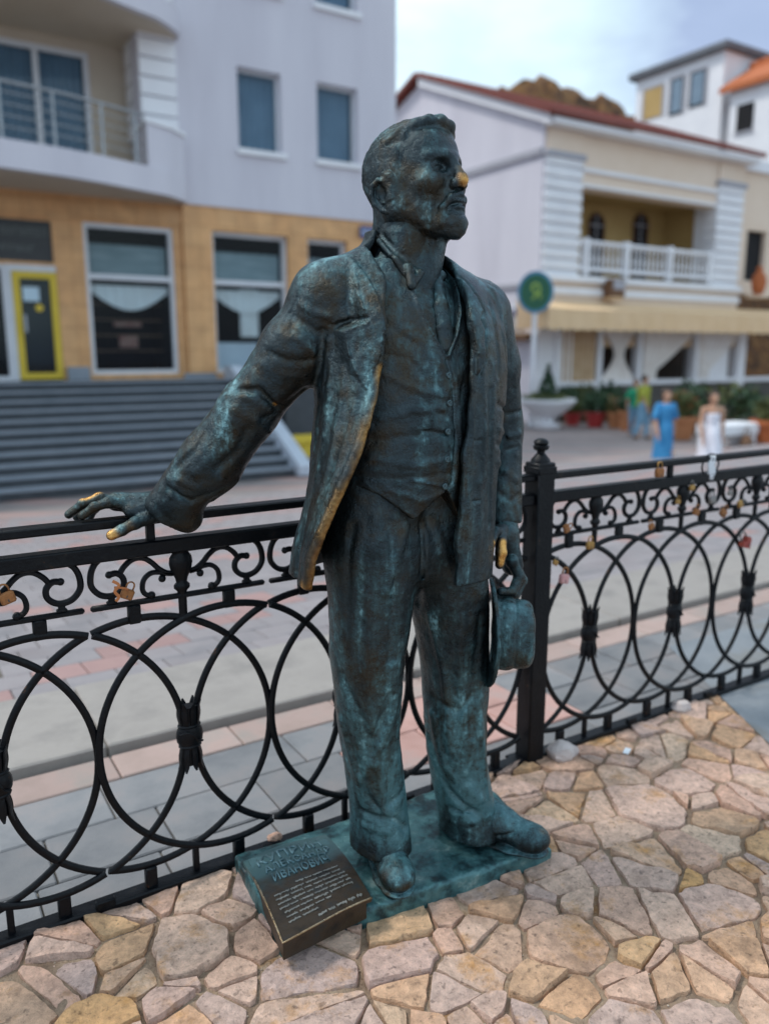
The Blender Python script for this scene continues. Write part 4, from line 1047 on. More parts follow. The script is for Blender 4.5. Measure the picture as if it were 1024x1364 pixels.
for sel, mt_, nm in ((False, M_PAVE2, 'distant_paver'), (True, M_PINK2, 'distant_paver')):
    q_ = MB()
    for c in cells[290:]:
        if pinkish(c[0], c[1]) != sel: continue
        z_ = .0055 + rp.uniform(-.001, .001)
        q_.add([(c[2] - .097, c[3] - .097, gz(c[3] - .097) + z_), (c[2] + .097, c[3] - .097, gz(c[3] - .097) + z_), (c[2] + .097, c[3] + .097, gz(c[3] + .097) + z_), (c[2] - .097, c[3] + .097, gz(c[3] + .097) + z_)], [(0, 1, 2, 3)])
    props(q_.build(nm, mt_, PROMO), kind='stuff')

# ---- crazy paving around the statue -----------------------------------------
from mathutils import noise as mn
def stone_material():
    m, t, b = new_mat('flagstone'); Lk = t.links.new
    gp = nd(t, 'ShaderNodeNewGeometry'); oi = nd(t, 'ShaderNodeObjectInfo')
    base = ramp(t, [(0.0, (.58, .36, .27)), (.2, (.64, .45, .34)), (.36, (.56, .39, .33)), (.52, (.62, .37, .21)), (.66, (.60, .42, .32)), (.8, (.50, .37, .33)), (.92, (.60, .34, .13)), (1, (.62, .45, .33))])
    Lk(oi.outputs['Random'], base.inputs[0])
    def noise(sc, det=6, ro=.6):
        n = nd(t, 'ShaderNodeTexNoise'); n.inputs['Scale'].default_value = sc; n.inputs['Detail'].default_value = det; n.inputs['Roughness'].default_value = ro; Lk(gp.outputs['Position'], n.inputs['Vector']); return n
    n1 = noise(6, 8, .7); n2 = noise(3.2, 5, .6); n3 = noise(45, 7, .7); n4 = noise(220, 4, .6)
    st = ramp(t, [(.54, (0, 0, 0)), (.68, (.8, .8, .8))]); Lk(n1.outputs[0], st.inputs[0])
    mx = nd(t, 'ShaderNodeMix', data_type='RGBA'); mx.inputs[7].default_value = (.50, .25, .07, 1); Lk(st.outputs[0], mx.inputs[0]); Lk(base.outputs[0], mx.inputs[6])
    dk = ramp(t, [(.56, (0, 0, 0)), (.70, (.75, .75, .75))]); Lk(n2.outputs[0], dk.inputs[0])
    m2 = nd(t, 'ShaderNodeMix', data_type='RGBA'); m2.inputs[7].default_value = (.22, .135, .08, 1); Lk(dk.outputs[0], m2.inputs[0]); Lk(mx.outputs[2], m2.inputs[6])
    gr_ = ramp(t, [(.3, (.58, .56, .55)), (.5, (1.05, 1.03, 1.01)), (.68, (1.45, 1.41, 1.37))]); Lk(n3.outputs[0], gr_.inputs[0])
    m3 = nd(t, 'ShaderNodeMix', data_type='RGBA', blend_type='MULTIPLY'); m3.inputs[0].default_value = .85; Lk(m2.outputs[2], m3.inputs[6]); Lk(gr_.outputs[0], m3.inputs[7])
    vo = nd(t, 'ShaderNodeTexNoise'); vo.inputs['Scale'].default_value = 75; vo.inputs['Detail'].default_value = 3; Lk(gp.outputs['Position'], vo.inputs['Vector'])
    pit = ramp(t, [(.30, (.25, .25, .25)), (.40, (1, 1, 1))]); Lk(vo.outputs[0], pit.inputs[0])
    m4 = nd(t, 'ShaderNodeMix', data_type='RGBA', blend_type='MULTIPLY'); m4.inputs[0].default_value = .6; Lk(m3.outputs[2], m4.inputs[6]); Lk(pit.outputs[0], m4.inputs[7])
    Lk(m4.outputs[2], b.inputs['Base Color']); b.inputs['Roughness'].default_value = .82
    s0 = nd(t, 'ShaderNodeMath', operation='MULTIPLY_ADD'); s0.inputs[1].default_value = .3; Lk(n4.outputs[0], s0.inputs[0]); Lk(n3.outputs[0], s0.inputs[2])
    n5 = noise(17, 3, .5); sn5 = nd(t, 'ShaderNodeMath', operation='SNAP'); sn5.inputs[1].default_value = .09; Lk(n5.outputs[0], sn5.inputs[0])
    s = nd(t, 'ShaderNodeMath', operation='MULTIPLY_ADD'); s.inputs[1].default_value = 3.2; Lk(sn5.outputs[0], s.inputs[0]); Lk(s0.outputs[0], s.inputs[2])
    bp = nd(t, 'ShaderNodeBump'); bp.inputs['Strength'].default_value = 1.0; bp.inputs['Distance'].default_value = .010; Lk(s.outputs[0], bp.inputs['Height']); Lk(bp.outputs[0], b.inputs['Normal'])
    return m
M_STONE = stone_material()
M_MORTAR = noise_mat('sandy_mortar', [(.12, .08, .055), (.27, .19, .13), (.36, .27, .19), (.32, .18, .08)], 9, .95, 1.0, 110, bdist=.012)
# ground bed under the stones
SE0, SE1 = gr(955, 925), gr(1024, 992)             # edge where the crazy paving stops
edge_d = (SE1 - SE0).normalized()
def side(x, y): return (x - SE0.x) * edge_d.y - (y - SE0.y) * edge_d.x   # <0 on the statue's side?
sgn = 1 if side(1.0, 1.0) > 0 else -1
ra = random.Random(12)
bed = MB(); NX, NY = 190, 80; vs = []
for j in range(NY + 1):
    for i in range(NX + 1):
        x = -1.0 + 3.75 * i / NX; y = .15 + 1.62 * j / NY
        z = -.0035 + .0055 * mn.noise(Vector((x * 9, y * 9, 0))) + .003 * mn.noise(Vector((x * 50, y * 50, 3)))
        vs.append((x, y, z))
bed.add(vs, [(j * (NX + 1) + i, j * (NX + 1) + i + 1, (j + 1) * (NX + 1) + i + 1, (j + 1) * (NX + 1) + i) for j in range(NY) for i in range(NX)])
BED = bed.build('terrace', M_MORTAR, smooth=True); props(BED, kind='structure')
cp = MB(); far_p = SE0 + edge_d * -.5; near_p = SE0 + edge_d * 3.0
cp.add([(far_p.x, far_p.y, .003), (near_p.x, near_p.y, .003), (near_p.x + 6, near_p.y, .003), (far_p.x + 6, far_p.y, .003)], [(0, 1, 2, 3)])
M_CONC = noise_mat('blue_grey_concrete', [(.17, .19, .21), (.23, .25, .27), (.20, .19, .17)], 3, .85, .4, 120)
props(cp.build('path', M_CONC), kind='structure')
# power diagram
pts = []
XA, XB, YA, YB = -.45, 2.85, .42, 1.73
tries = 0
while len(pts) < 360 and tries < 60000:
    tries += 1
    x, y = ra.uniform(XA - .1, XB + .1), ra.uniform(YA - .1, YB + .06)
    r_ = ra.choice([.022, .030, .040, .048, .056, .064, .078])
    big = 1.12 if x > 1.5 else 1.0
    r_ *= big
    if all((x - a) ** 2 + (y - b) ** 2 > ((r_ + c) * .80) ** 2 for a, b, c in pts): pts.append((x, y, r_))
def clip(poly, nx, ny, d):
    out = []
    for i in range(len(poly)):
        a, b = poly[i], poly[(i + 1) % len(poly)]; da, db = a[0] * nx + a[1] * ny - d, b[0] * nx + b[1] * ny - d
        if da <= 0: out.append(a)
        if (da < 0) != (db < 0) and abs(da - db) > 1e-12:
            t = da / (da - db); out.append((a[0] + t * (b[0] - a[0]), a[1] + t * (b[1] - a[1])))
    return out
slab_poly = [(.604, 1.392), (1.322, 1.318), (1.39, 1.70), (.625, 1.715)]
def in_slab(p, m=.03):
    for i in range(4):
        a, b = slab_poly[i], slab_poly[(i + 1) % 4]
        if ((b[0] - a[0]) * (p[1] - a[1]) - (b[1] - a[1]) * (p[0] - a[0])) / math.hypot(b[0] - a[0], b[1] - a[1]) < m: return False
    return True
n_st = 0; polys = []
def area(q): return abs(sum(q[i][0] * q[(i + 1) % len(q)][1] - q[(i + 1) % len(q)][0] * q[i][1] for i in range(len(q)))) / 2
for (x, y, r_) in pts:
    poly = [(x - .3, y - .3), (x + .3, y - .3), (x + .3, y + .3), (x - .3, y + .3)]
    poly = clip(poly, 0, 1, 1.735)
    poly = clip(poly, -sgn * edge_d.y, sgn * edge_d.x, -sgn * (SE0.x * edge_d.y - SE0.y * edge_d.x) - .01)
    for (a, b, c) in pts:
        dx, dy = a - x, b - y; D2 = dx * dx + dy * dy
        if D2 < 1e-9 or D2 > .16: continue
        D = math.sqrt(D2); t = (D2 + r_ * r_ - c * c) / (2 * D); nx, ny = dx / D, dy / D
        gap = .0008 + .0032 * abs(math.sin((x + a) * 37 + (y + b) * 23))
        poly = clip(poly, nx, ny, x * nx + y * ny + t - gap)
        if len(poly) < 3: break
    if len(poly) < 3: continue
    out = [poly]
    if area(poly) > .007 and ra.random() < .55:      # some slabs are split into angular shards
        cx, cy = sum(p[0] for p in poly) / len(poly) + ra.uniform(-.02, .02), sum(p[1] for p in poly) / len(poly) + ra.uniform(-.02, .02)
        an = ra.uniform(0, math.pi); nx, ny = math.cos(an), math.sin(an); d_ = cx * nx + cy * ny
        out = [clip(poly, nx, ny, d_ - .002), clip(poly, -nx, -ny, -d_ - .002)]
    for q in out:
        if len(q) < 3 or area(q) < .0005: continue
        cx = sum(p[0] for p in q) / len(q); cy = sum(p[1] for p in q) / len(q)
        if not (XA < cx < XB and YA < cy < YB) or all(in_slab(p) for p in q) or not any(seen((p[0], p[1], 0), 40) for p in q): continue
        polys.append((area(q) / (cx * cx + cy * cy), q, cx, cy, area(q)))
polys.sort(key=lambda t_: -t_[0])
CHIPS = MB()
for idx_, (_, poly, cx, cy, ar) in enumerate(polys):
    # outline: round the corners, roughen
    ring = []
    for i in range(len(poly)):
        a, b = Vector(poly[i]), Vector(poly[(i + 1) % len(poly)]); L_ = (b - a).length; n_ = max(1, int(L_ / .016))
        for k_ in range(n_): ring.append(a.lerp(b, k_ / n_))
    N_ = len(ring)
    for it in range(1): ring = [(ring[i - 1] + ring[i] * 7 + ring[(i + 1) % N_]) / 9 for i in range(N_)]
    rg2 = []
    for p in ring:
        d = (p - Vector((cx, cy))); rad_ = d.length
        s_ = 1 - .13 * abs(mn.noise(Vector((p.x * 55, p.y * 55, 1)))) - .16 * max(0, mn.noise(Vector((p.x * 24 + cx * 9, p.y * 24, 7))) - .1) ; rg2.append(Vector((cx, cy)) + d * s_)
    tilt_x, tilt_y, hz_ = ra.uniform(-.08, .08), ra.uniform(-.08, .08), ra.uniform(.002, .014)
    rr_amp = ra.choice([.003, .005, .008])
    vs = []; sc_ = math.sqrt(ar)
    def top(px_, py_, e):
        n_ = mn.noise(Vector((px_ * 20, py_ * 20, hz_ * 900))); n2_ = mn.noise(Vector((px_ * 60, py_ * 60, 5)))
        n3_ = mn.noise(Vector((px_ * 9 , py_ * 9, hz_ * 300)))
        step = .003 * (1 if n3_ > .12 else 0)
        return hz_ + tilt_x * (px_ - cx) + tilt_y * (py_ - cy) + rr_amp * n_ + .0018 * n2_ - e + step
    rings = [(1.0, None), (.988, .0040), (.968, .0004), (.72, 0), (.42, -.0005)]
    for s_, e in rings:
        for i_, p in enumerate(rg2):
            q = Vector((cx, cy)) + (p - Vector((cx, cy))) * s_
            if e is not None and e > 0: e_ = e * (.55 + .9 * abs(mn.noise(Vector((p.x * 30, p.y * 30, 9)))))
            else: e_ = e
            vs.append((q.x - cx, q.y - cy, -.03 if e is None else top(q.x, q.y, e_)))
    vs.append((0, 0, top(cx, cy, 0))); fs = []
    for k_ in range(len(rings) - 1):
        for i in range(N_): fs.append((k_ * N_ + i, k_ * N_ + (i + 1) % N_, (k_ + 1) * N_ + (i + 1) % N_, (k_ + 1) * N_ + i))
    k_ = len(rings) - 1
    for i in range(N_): fs.append((k_ * N_ + i, k_ * N_ + (i + 1) % N_, len(vs) - 1))
    if idx_ >= 295: CHIPS.add([(a_ + cx, b_ + cy, c_) for a_, b_, c_ in vs], fs); continue
    st_ = MB(); st_.add(vs, fs); o = st_.build('paving_stone', M_STONE, BED, smooth='auto'); o.location = (cx, cy, 0); n_st += 1
if CHIPS.v: props(CHIPS.build('small_paving_stone', M_STONE, BED, smooth='auto'), kind='stuff')
print('stones', n_st, len(polys), round(time.time() - T0, 1))
# grit in the joints
gt = MB()
for _ in range(1500):
    x, y = ra.uniform(XA, XB), ra.uniform(YA, YB)
    if not seen((x, y, 0), 10): continue
    s_ = ra.uniform(.0012, .0035); gt.ball((x, y, -.003), s_, 5, 3, (1, ra.uniform(.6, 1), ra.uniform(.5, .9)))
M_GRIT = noise_mat('grit', [(.24, .18, .13), (.42, .34, .27), (.50, .44, .38)], 80, .9, 0)
props(gt.build('grit', M_GRIT, BED), kind='stuff')
def rock(name, loc, r, label, seed, sc=(1, 1, .7), mat=None, group=None):
    m_ = MB(); m_.ball((0, 0, 0), 1, 12, 8); 
    m_.v = [tuple(Vector(v) * (1 + .28 * mn.noise(Vector(v) * 1.7 + Vector((seed, 0, 0))) + .10 * mn.noise(Vector(v) * 4 + Vector((seed, 3, 0))))) for v in m_.v]
    m_.v = [(v[0] * r * sc[0], v[1] * r * sc[1], v[2] * r * sc[2]) for v in m_.v]
    return props(m_.build(name, mat or M_STONE, smooth='auto', loc=loc), label, 'stone', group)
M_PALE = noise_mat('pale_pink_rock', [(.50, .42, .40), (.60, .53, .50)], 20, .8, .6, 90)
p = gr(748, 1010); rock('loose_stone', (p.x, p.y, .022), .055, 'angular pinkish stone lying at the foot of the black fence post', 1, (1, .75, .62), M_PALE)
p = gr(907, 948); rock('loose_stone', (p.x, p.y, .018), .036, 'small pale round stone lying against the bottom rail far to the right', 2, (1, .8, .75), M_PALE)
p = gr(365, 1117, .03); rock('loose_stone', (p.x, 1.745, .036), .018, 'flat brown pebble resting on the bottom rail above the bronze page', 3, (1.25, .8, .5))
lt = MB(); p = gr(834, 1007); lt.box(-.02, .02, -.009, .009, 0, .002, m=Matrix.Rotation(.5, 4, 'Z')); 
props(lt.build('paper_scrap', noise_mat('white_paper', [(.75, .8, .85), (.85, .88, .9)], 5, .6, 0), loc=(p.x, p.y, .017)), 'tiny white scrap of paper on the stones right of the post', 'litter')

# ================================================================== cast-iron railing
def iron_material():
    m, t, b = new_mat('black_painted_iron'); Lk = t.links.new
    tc = nd(t, 'ShaderNodeTexCoord'); n = nd(t, 'ShaderNodeTexNoise'); n.inputs['Scale'].default_value = 22; n.inputs['Detail'].default_value = 8; n.inputs['Roughness'].default_value = .7
    Lk(tc.outputs['Object'], n.inputs['Vector'])
    r = ramp(t, [(.3, (.0012, .002, .0035)), (.56, (.003, .004, .006)), (.66, (.008, .009, .010)), (.715, (.11, .042, .016))]); Lk(n.outputs[0], r.inputs[0]); Lk(r.outputs[0], b.inputs['Base Color'])
    n2 = nd(t, 'ShaderNodeTexNoise'); n2.inputs['Scale'].default_value = 130; n2.inputs['Detail'].default_value = 4; Lk(tc.outputs['Object'], n2.inputs['Vector'])
    bp = nd(t, 'ShaderNodeBump'); bp.inputs['Strength'].default_value = .45; bp.inputs['Distance'].default_value = .003; Lk(n2.outputs[0], bp.inputs['Height']); Lk(bp.outputs[0], b.inputs['Normal'])
    rr = nd(t, 'ShaderNodeMapRange'); rr.inputs[3].default_value = .30; rr.inputs[4].default_value = .55; Lk(n.outputs[0], rr.inputs[0]); Lk(rr.outputs[0], b.inputs['Roughness'])
    b.inputs['Specular IOR Level'].default_value = .22
    return m
IRON = iron_material(); FY = 1.75
FENCE = empty('iron_railing', (1.635, FY, 0), 'black wrought-iron railing of interlaced rings and scrolls between square posts', 'railing')
def fpart(mb, name, x=0, z=0, smooth='auto'):
    o = mb.build(name, IRON, FENCE, smooth=smooth); o.location = (x - 1.635, 0, z); return o
POSTS = [1.635, 4.06, -.79]
def rail(name, x0, x1, z0, z1, dy):
    m_ = MB(); m_.box(x0, x1, -dy / 2, dy / 2, z0, z1, bev=.004); fpart(m_, name)
for a, b in ((-.75, 1.603), (1.667, 4.02)):
    rail('handrail', a, b, .908, .928, .040); rail('top_rail', a, b, .836, .870, .040)
    rail('bottom_rail', a, b, -.006, .018, .045)
kb = MB(); kb.box(-4, 9, 1.72, 1.775, -.05, -.004, bev=.004); props(kb.build('fence_kerb', noise_mat('dark_kerb', [(.05, .05, .05), (.10, .09, .08)], 12, .8, .5, 90)), kind='structure')
# --- module shapes in the x,z plane (from the photo, rectified)
RR = .310; ZC = .381; HW = .2065
BARW, BARD = .0165, .013
def arc_pts(cx, r, a0, a1, n=40): return [(cx + r * math.cos(a0 + (a1 - a0) * i / n), 0, ZC + r * math.sin(a0 + (a1 - a0) * i / n)) for i in range(n + 1)]
a_lim = math.acos((-HW + .10) / RR)
b_lim = math.acos((-.205 + .328) / .3155)
def mirror(pts, s): return [(p[0] * s, p[1], p[2]) for p in pts]
mods = {}
def mod_mesh(key, mb): 
    me = mb.mesh(key, 'auto'); me.materials.append(IRON); mods.setdefault(key.split('|')[0], []).append(me)
for s_ in (1, -1):
    m_ = MB(); m_.sweep([(x, .0035 * s_, z) for x, y, z in mirror(arc_pts(-.10, RR, -a_lim, a_lim, 64), s_)], BARW, BARD, n=8); mod_mesh('ring_bar', m_)
    m_ = MB(); m_.sweep([(x, -.0035 * s_, z) for x, y, z in mirror(arc_pts(-.328, .3155, -b_lim, b_lim, 44), s_)], BARW, BARD, n=8); mod_mesh('bow_bar', m_)
def z2(px_, py_): # crop of the photo -> module coordinates
    q = at(200 + px_ / 4.267, 690 + py_ / 4.267, FY); return (q.x - .5385, 0, q.z)
sc1 = [z2(*p) for p in [(548, 214), (512, 216), (484, 248), (484, 290), (512, 318), (552, 324), (600, 302), (634, 250), (632, 190), (612, 145), (585, 122)]]
sc2 = [z2(*p) for p in [(500, 225), (470, 190), (425, 165), (375, 172), (335, 205), (300, 250), (262, 285), (225, 300)]]
sc3 = [z2(*p) for p in [(225, 302), (262, 290), (300, 272), (345, 266), (382, 292), (393, 340), (378, 372), (350, 385)]]
for s_ in (1, -1):
    m_ = MB(); c = smooth_curve(mirror(sc1, s_), 5); m_.sweep(c, .0135, .014, n=8); m_.ball(c[0], .0085, 8, 6); mod_mesh('scroll', m_)
    m_ = MB(); c = smooth_curve(mirror(sc2, s_), 5); m_.sweep(c, .0125, .013, n=8); e = Vector(mirror([z2(285, 312)], s_)[0]); m_.ball(e, .009, 8, 6); mod_mesh('scroll_arm', m_)
    m_ = MB(); c = smooth_curve(mirror(sc3, s_), 5); m_.sweep(c, .0115, .013, n=8); m_.ball(c[-1], .0095, 8, 6); mod_mesh('small_scroll', m_)
    m_ = MB(); q = Vector(mirror([z2(548, 330)], s_)[0]); m_.box(q.x - .007, q.x + .007, -.006, .006, .735, q.z + .006, bev=.002); m_.box(q.x - .011, q.x + .011, -.007, .007, .735, .742, bev=.002); mod_mesh('scroll_foot', m_)
    m_ = MB(); m_.box(s_ * .112 - .014, s_ * .112 + .014, -.009, .009, .682, .726, bev=.003); mod_mesh('spacer_block', m_)
    m_ = MB(); m_.box(s_ * .112 - .014, s_ * .112 + .014, -.010, .010, .014, .068, bev=.003); mod_mesh('spacer_block', m_)
m_ = MB(); m_.box(-.2045, .2045, -.0065, .0065, .7235, .7365, bev=.004); mod_mesh('scroll_rail', m_)
m_ = MB(); m_.lathe([(.010, .672), (.0105, .736), (.013, .742), (.019, .748), (.019, .756), (.013, .762), (.015, .772), (.024, .790), (.028, .808), (.026, .822), (.019, .832), (.022, .837)], 10, Matrix.Diagonal((1, .65, 1, 1))); mod_mesh('urn', m_)
m_ = MB(); m_.box(-.0075, .0075, -.007, .007, .012, .082, bev=.002); mod_mesh('stub', m_)
# knot: clasp of two leafy cups round a ball
def knot():
    m_ = MB(); m_.lathe([(.020, -.045), (.023, -.034), (.0265, -.022), (.0315, -.012), (.033, 0), (.0315, .012), (.0265, .022), (.023, .034), (.020, .045)], 14, Matrix.Diagonal((1, .72, 1, 1)))
    for z_ in (-.026, .026): m_.lathe([(.026, z_ - .0035), (.0285, z_), (.026, z_ + .0035)], 14, Matrix.Diagonal((1, .74, 1, 1)))
    m_.sweep(smooth_curve([(-.028, -.016, .010), (-.012, -.024, .016), (.004, -.026, .006), (.012, -.025, -.008), (.026, -.018, -.014)], 4), .005, .005, nrm=(0, 1, 0), n=6)
    for s1 in (1, -1):
        for k_ in range(8):
            a = 2 * math.pi * k_ / 8 + .2; ca, sa = math.cos(a), math.sin(a) * .72
            pts_ = [(ca * .021, sa * .021, s1 * .026), (ca * .026, sa * .026, s1 * .050), (ca * .0265, sa * .0265, s1 * .072), (ca * .033, sa * .033, s1 * (.085 + .004 * (k_ % 2)))]
            m_.sweep(smooth_curve(pts_, 3), .017, .006, nrm=(ca, sa, .0), n=6, p=2, ws=[1, 1, 1, 1.05, 1.1, 1.0, .9, .7, .5, .3])
        m_.lathe([(.022, s1 * .03), (.0245, s1 * .055), (.0235, s1 * .074)][::s1], 10, Matrix.Diagonal((1, .72, 1, 1)))
    return m_
m_ = knot(); m_.v = [(v[0], v[1], v[2] + ZC) for v in m_.v]; mod_mesh('knot', m_)
centres = [1.38 - .4215 * i for i in range(0, 5)] + [1.878 + .4215 * i for i in range(0, 5)]
centres = [.5385 + .4215 * i for i in range(-3, 3)] + [1.878 + .421 * i for i in range(0, 5)]
for cx in centres:
    if cx < -.6: continue
    for nm, ml in mods.items():
        for me in ml:
            o = bpy.data.objects.new(nm, me); link(o, FENCE); o.location = (cx - 1.635, 0, 0)
for x_ in (.473, -.28, 1.10, 2.222, 2.95, 3.6):
    m_ = MB(); m_.box(-.009, .009, -.009, .009, .866, .912, bev=.002); fpart(m_, 'baluster', x_)
for x_ in (.315, -.1, .735, 1.157, 2.09, 2.51, 2.93): 
    m_ = MB(); m_.box(-.022, .022, -.0245, -.008, .012, .034, bev=.003); fpart(m_, 'clamp', x_)
for x_ in POSTS:
    m_ = MB(); m_.box(-.033, .033, -.033, .033, -.01, .962, bev=.004); fpart(m_, 'post', x_)
    m_ = MB(); m_.box(-.0355, .0355, -.0355, .0355, .930, .950, bev=.002); fpart(m_, 'post_band', x_)
    m_ = MB(); m_.lathe([(.030, .960), (.028, .970), (.018, .982), (.012, .988), (.012, .995), (.021, .999), (.024, 1.006), (.024, 1.010), (.019, 1.013), (.0225, 1.019), (.020, 1.026), (.012, 1.031), (.003, 1.033)], 16); fpart(m_, 'finial', x_)
    m_ = MB(); m_.box(-.055, .055, -.055, .055, -.012, .006, bev=.003); fpart(m_, 'post_foot', x_)

# ---- padlocks hung on the railing
M_RUST = noise_mat('rusted_steel', [(.20, .075, .025), (.34, .14, .045), (.12, .05, .025)], 40, .85, .6, 200, bdist=.002)
M_BRASS = noise_mat('tarnished_brass', [(.35, .19, .06), (.50, .30, .10)], 40, .5, .3, 200, metal=.7, bdist=.001)
M_LSTEEL = noise_mat('dull_lock_steel', [(.20, .19, .18), (.36, .34, .32)], 40, .4, .3, 200, metal=.7, bdist=.001)
M_REDL = noise_mat('faded_red_lock_paint', [(.28, .03, .025), (.36, .07, .04)], 40, .5, .3, 200, bdist=.001)
M_PINKL = noise_mat('pink_lock_paint', [(.55, .25, .26), (.62, .35, .33)], 40, .5, .3, 200, bdist=.001)
def padlock(x, z, w, label, mat, smat=None, tilt=0.0, y=FY - .018, shape='box', group='love locks on the railing'):
    r0 = empty('padlock', (x, y, z), label, 'padlock', group)
    m_ = MB()
    if shape == 'heart':
        n_ = 22; pl = []
        for i in range(n_):
            t = 2 * math.pi * i / n_; pl.append((w * .032 * 16 * math.sin(t) ** 3, w * .032 * (13 * math.cos(t) - 5 * math.cos(2 * t) - 2 * math.cos(3 * t) - math.cos(4 * t)) - w * .55))
        m_.prism(pl, -w * .22, w * .22, Matrix.Rotation(math.pi / 2, 4, 'X'))
    else:
        m_.box(-w / 2, w / 2, -w * .24, w * .24, -w * .95, -w * .12, bev=w * .12)
    o = m_.build('lock_body', mat, r0, smooth='auto')
    s_ = MB(); pts_ = [(-w * .3, 0, -w * .15), (-w * .3, 0, w * .15)] + [(-w * .3 * math.cos(math.pi * k_ / 8), 0, w * .15 + w * .32 * math.sin(math.pi * k_ / 8)) for k_ in range(1, 8)] + [(w * .3, 0, w * .15), (w * .3, 0, -w * .15)]
    s_.sweep(pts_, w * .14, w * .14, n=6, p=2); s_.build('shackle', smat or M_LSTEEL, r0, smooth=True)
    kh = MB(); kh.box(-w * .05, w * .05, -w * .255, -w * .235, -w * .8, -w * .6); kh.build('keyhole', MATS['dark_kerb'], r0)
    r0.rotation_euler = (0, tilt, 0); return r0
p = at(174, 790, FY - .02); padlock(p.x, p.z + .012, .028, 'rusty brown padlock on the scroll rail left of the first urn', M_RUST, M_RUST, .45)
p = at(7, 795, FY - .02); padlock(p.x, p.z + .012, .030, 'rusty padlock on the scrolls at the very left edge', M_RUST, M_RUST, -.3)
p = at(153, 786, FY - .02)
tp_ = MB(); tp_.sweep(smooth_curve([(-.004, -.004, .022), (.008, -.008, .012), (-.002, -.010, .0), (.006, -.008, -.014), (.000, -.006, -.024)], 4), .007, .0018, n=6); tp_.sweep(smooth_curve([(-.002, -.006, .008), (.016, -.007, .004), (.028, -.004, -.002)], 4), .005, .0015, n=6)
props(tp_.build('ribbon', noise_mat('orange_ribbon', [(.40, .13, .04), (.55, .20, .07)], 30, .8, .2), loc=tuple(p)), 'frayed orange ribbon knotted round a scroll beside the rusty padlock', 'ribbon')
LK = [(752, 768, .036, 'pink-topped square padlock below the first scroll right of the post', M_PINKL, M_RUST, .2, 'box'), (741, 748, .020, 'small brass padlock hooked where the first ring leaves the post', M_BRASS, M_LSTEEL, .5, 'box'),
      (758, 705, .026, 'orange rusted padlock lying in the first small scroll right of the post', M_RUST, M_RUST, 1.2, 'box'), (786, 724, .030, 'brass padlock under the first urn right of the post', M_BRASS, M_BRASS, .1, 'box'),
      (866, 700, .024, 'dark rusty padlock under the second scroll rail right of the post', M_RUST, M_RUST, -.3, 'box'), (903, 667, .020, 'tiny brass padlock at the waist of the second urn', M_BRASS, M_BRASS, .2, 'box'),
      (921, 648, .024, 'round brassy padlock hanging from the thick rail beyond the second urn', M_BRASS, M_LSTEEL, 0, 'box'), (928, 680, .028, 'rusty red padlock low on the third scroll', M_RUST, M_RUST, .4, 'box'),
      (948, 664, .030, 'grey steel padlock on the third scroll', M_LSTEEL, M_LSTEEL, -.1, 'box'), (965, 682, .032, 'orange rusted padlock on the scroll rail near the third urn', M_RUST, M_RUST, .7, 'box'),
      (988, 672, .028, 'brass padlock leaning at the foot of the third urn', M_BRASS, M_LSTEEL, 1.1, 'box'), (989, 722, .050, 'dark red heart padlock hanging from a ring on the far right', M_REDL, M_LSTEEL, -.6, 'heart'),
      (878, 627, .036, 'orange square padlock under the handrail right of the post', M_RUST, M_BRASS, .0, 'box'), (972, 740 - 85, .022, 'pale steel padlock between third scroll and urn', M_LSTEEL, M_LSTEEL, .1, 'box')]
for (a, b, w_, lb, m1, m2, tl, shp) in LK:
    p = at(a, b, FY - .022); padlock(p.x, p.z + w_ * .35, w_ * 1.0, lb, m1, m2, tl, y=FY - .022, shape=shp)
M_WHITEP = noise_mat('white_plastic_bag', [(.72, .74, .78), (.82, .84, .86)], 9, .5, .4, 60)
p = at(944, 622, FY - .01)
wr = MB()
for s_ in (1, -1):
    wr.sweep(smooth_curve([(s_ * .002, -.01, .02), (s_ * .030, -.012, .012), (s_ * .045, -.01, -.02), (s_ * .030, -.008, -.05), (s_ * .018, -.012, -.075)], 4), .006, .006, n=6)
o = wr.build('wire_loop', IRON, smooth=True, loc=(p.x, FY - .004, .915)); props(o, 'black wire loops twisted over the handrail around white cloth', 'wire')
cl = MB(); q_ = []
for j in range(9):
    for i in range(7):
        u, v = i / 6 - .5, j / 8; q_.append((u * .045 * (1 - abs(v - .45) * 1.1), -.016 + .006 * math.sin(i * 1.9 + j), .016 - v * .085))
cl.add(q_, [(j * 7 + i, j * 7 + i + 1, (j + 1) * 7 + i + 1, (j + 1) * 7 + i) for j in range(8) for i in range(6)]); 
o = cl.build('cloth_knot', M_WHITEP, smooth=True, loc=(p.x, FY - .004, .915)); sm_ = o.modifiers.new('thick', 'SOLIDIFY'); sm_.thickness = .004
props(o, 'white cloth scrap knotted round the handrail', 'cloth')
print('fence', round(time.time() - T0, 1))

# ================================================================== buildings across the promenade
M_WHITE = noise_mat('pale_lilac_render', [(.54, .52, .575), (.60, .58, .635), (.65, .63, .68)], .8, .85, .25, 40, stretch=(1, 1, .18))
M_WHITE2 = noise_mat('white_painted_stone', [(.74, .74, .77), (.82, .82, .84)], 1.0, .8, .2, 40)
M_CREAM = noise_mat('cream_render', [(.50, .42, .33), (.58, .50, .40)], .7, .85, .2, 40)
M_CREAM2 = noise_mat('warm_cream_panel', [(.72, .57, .44), (.78, .64, .52)], .7, .85, .2, 40)
M_OCHRE = noise_mat('ochre_render', [(.42, .28, .10), (.50, .34, .14)], .7, .85, .2, 40)
M_TRIM = noise_mat('white_window_frame', [(.62, .64, .68), (.68, .70, .73)], 3, .5, 0)
M_GREYTRIM = noise_mat('grey_moulding', [(.34, .34, .38), (.40, .40, .44)], 2, .8, .2, 40)
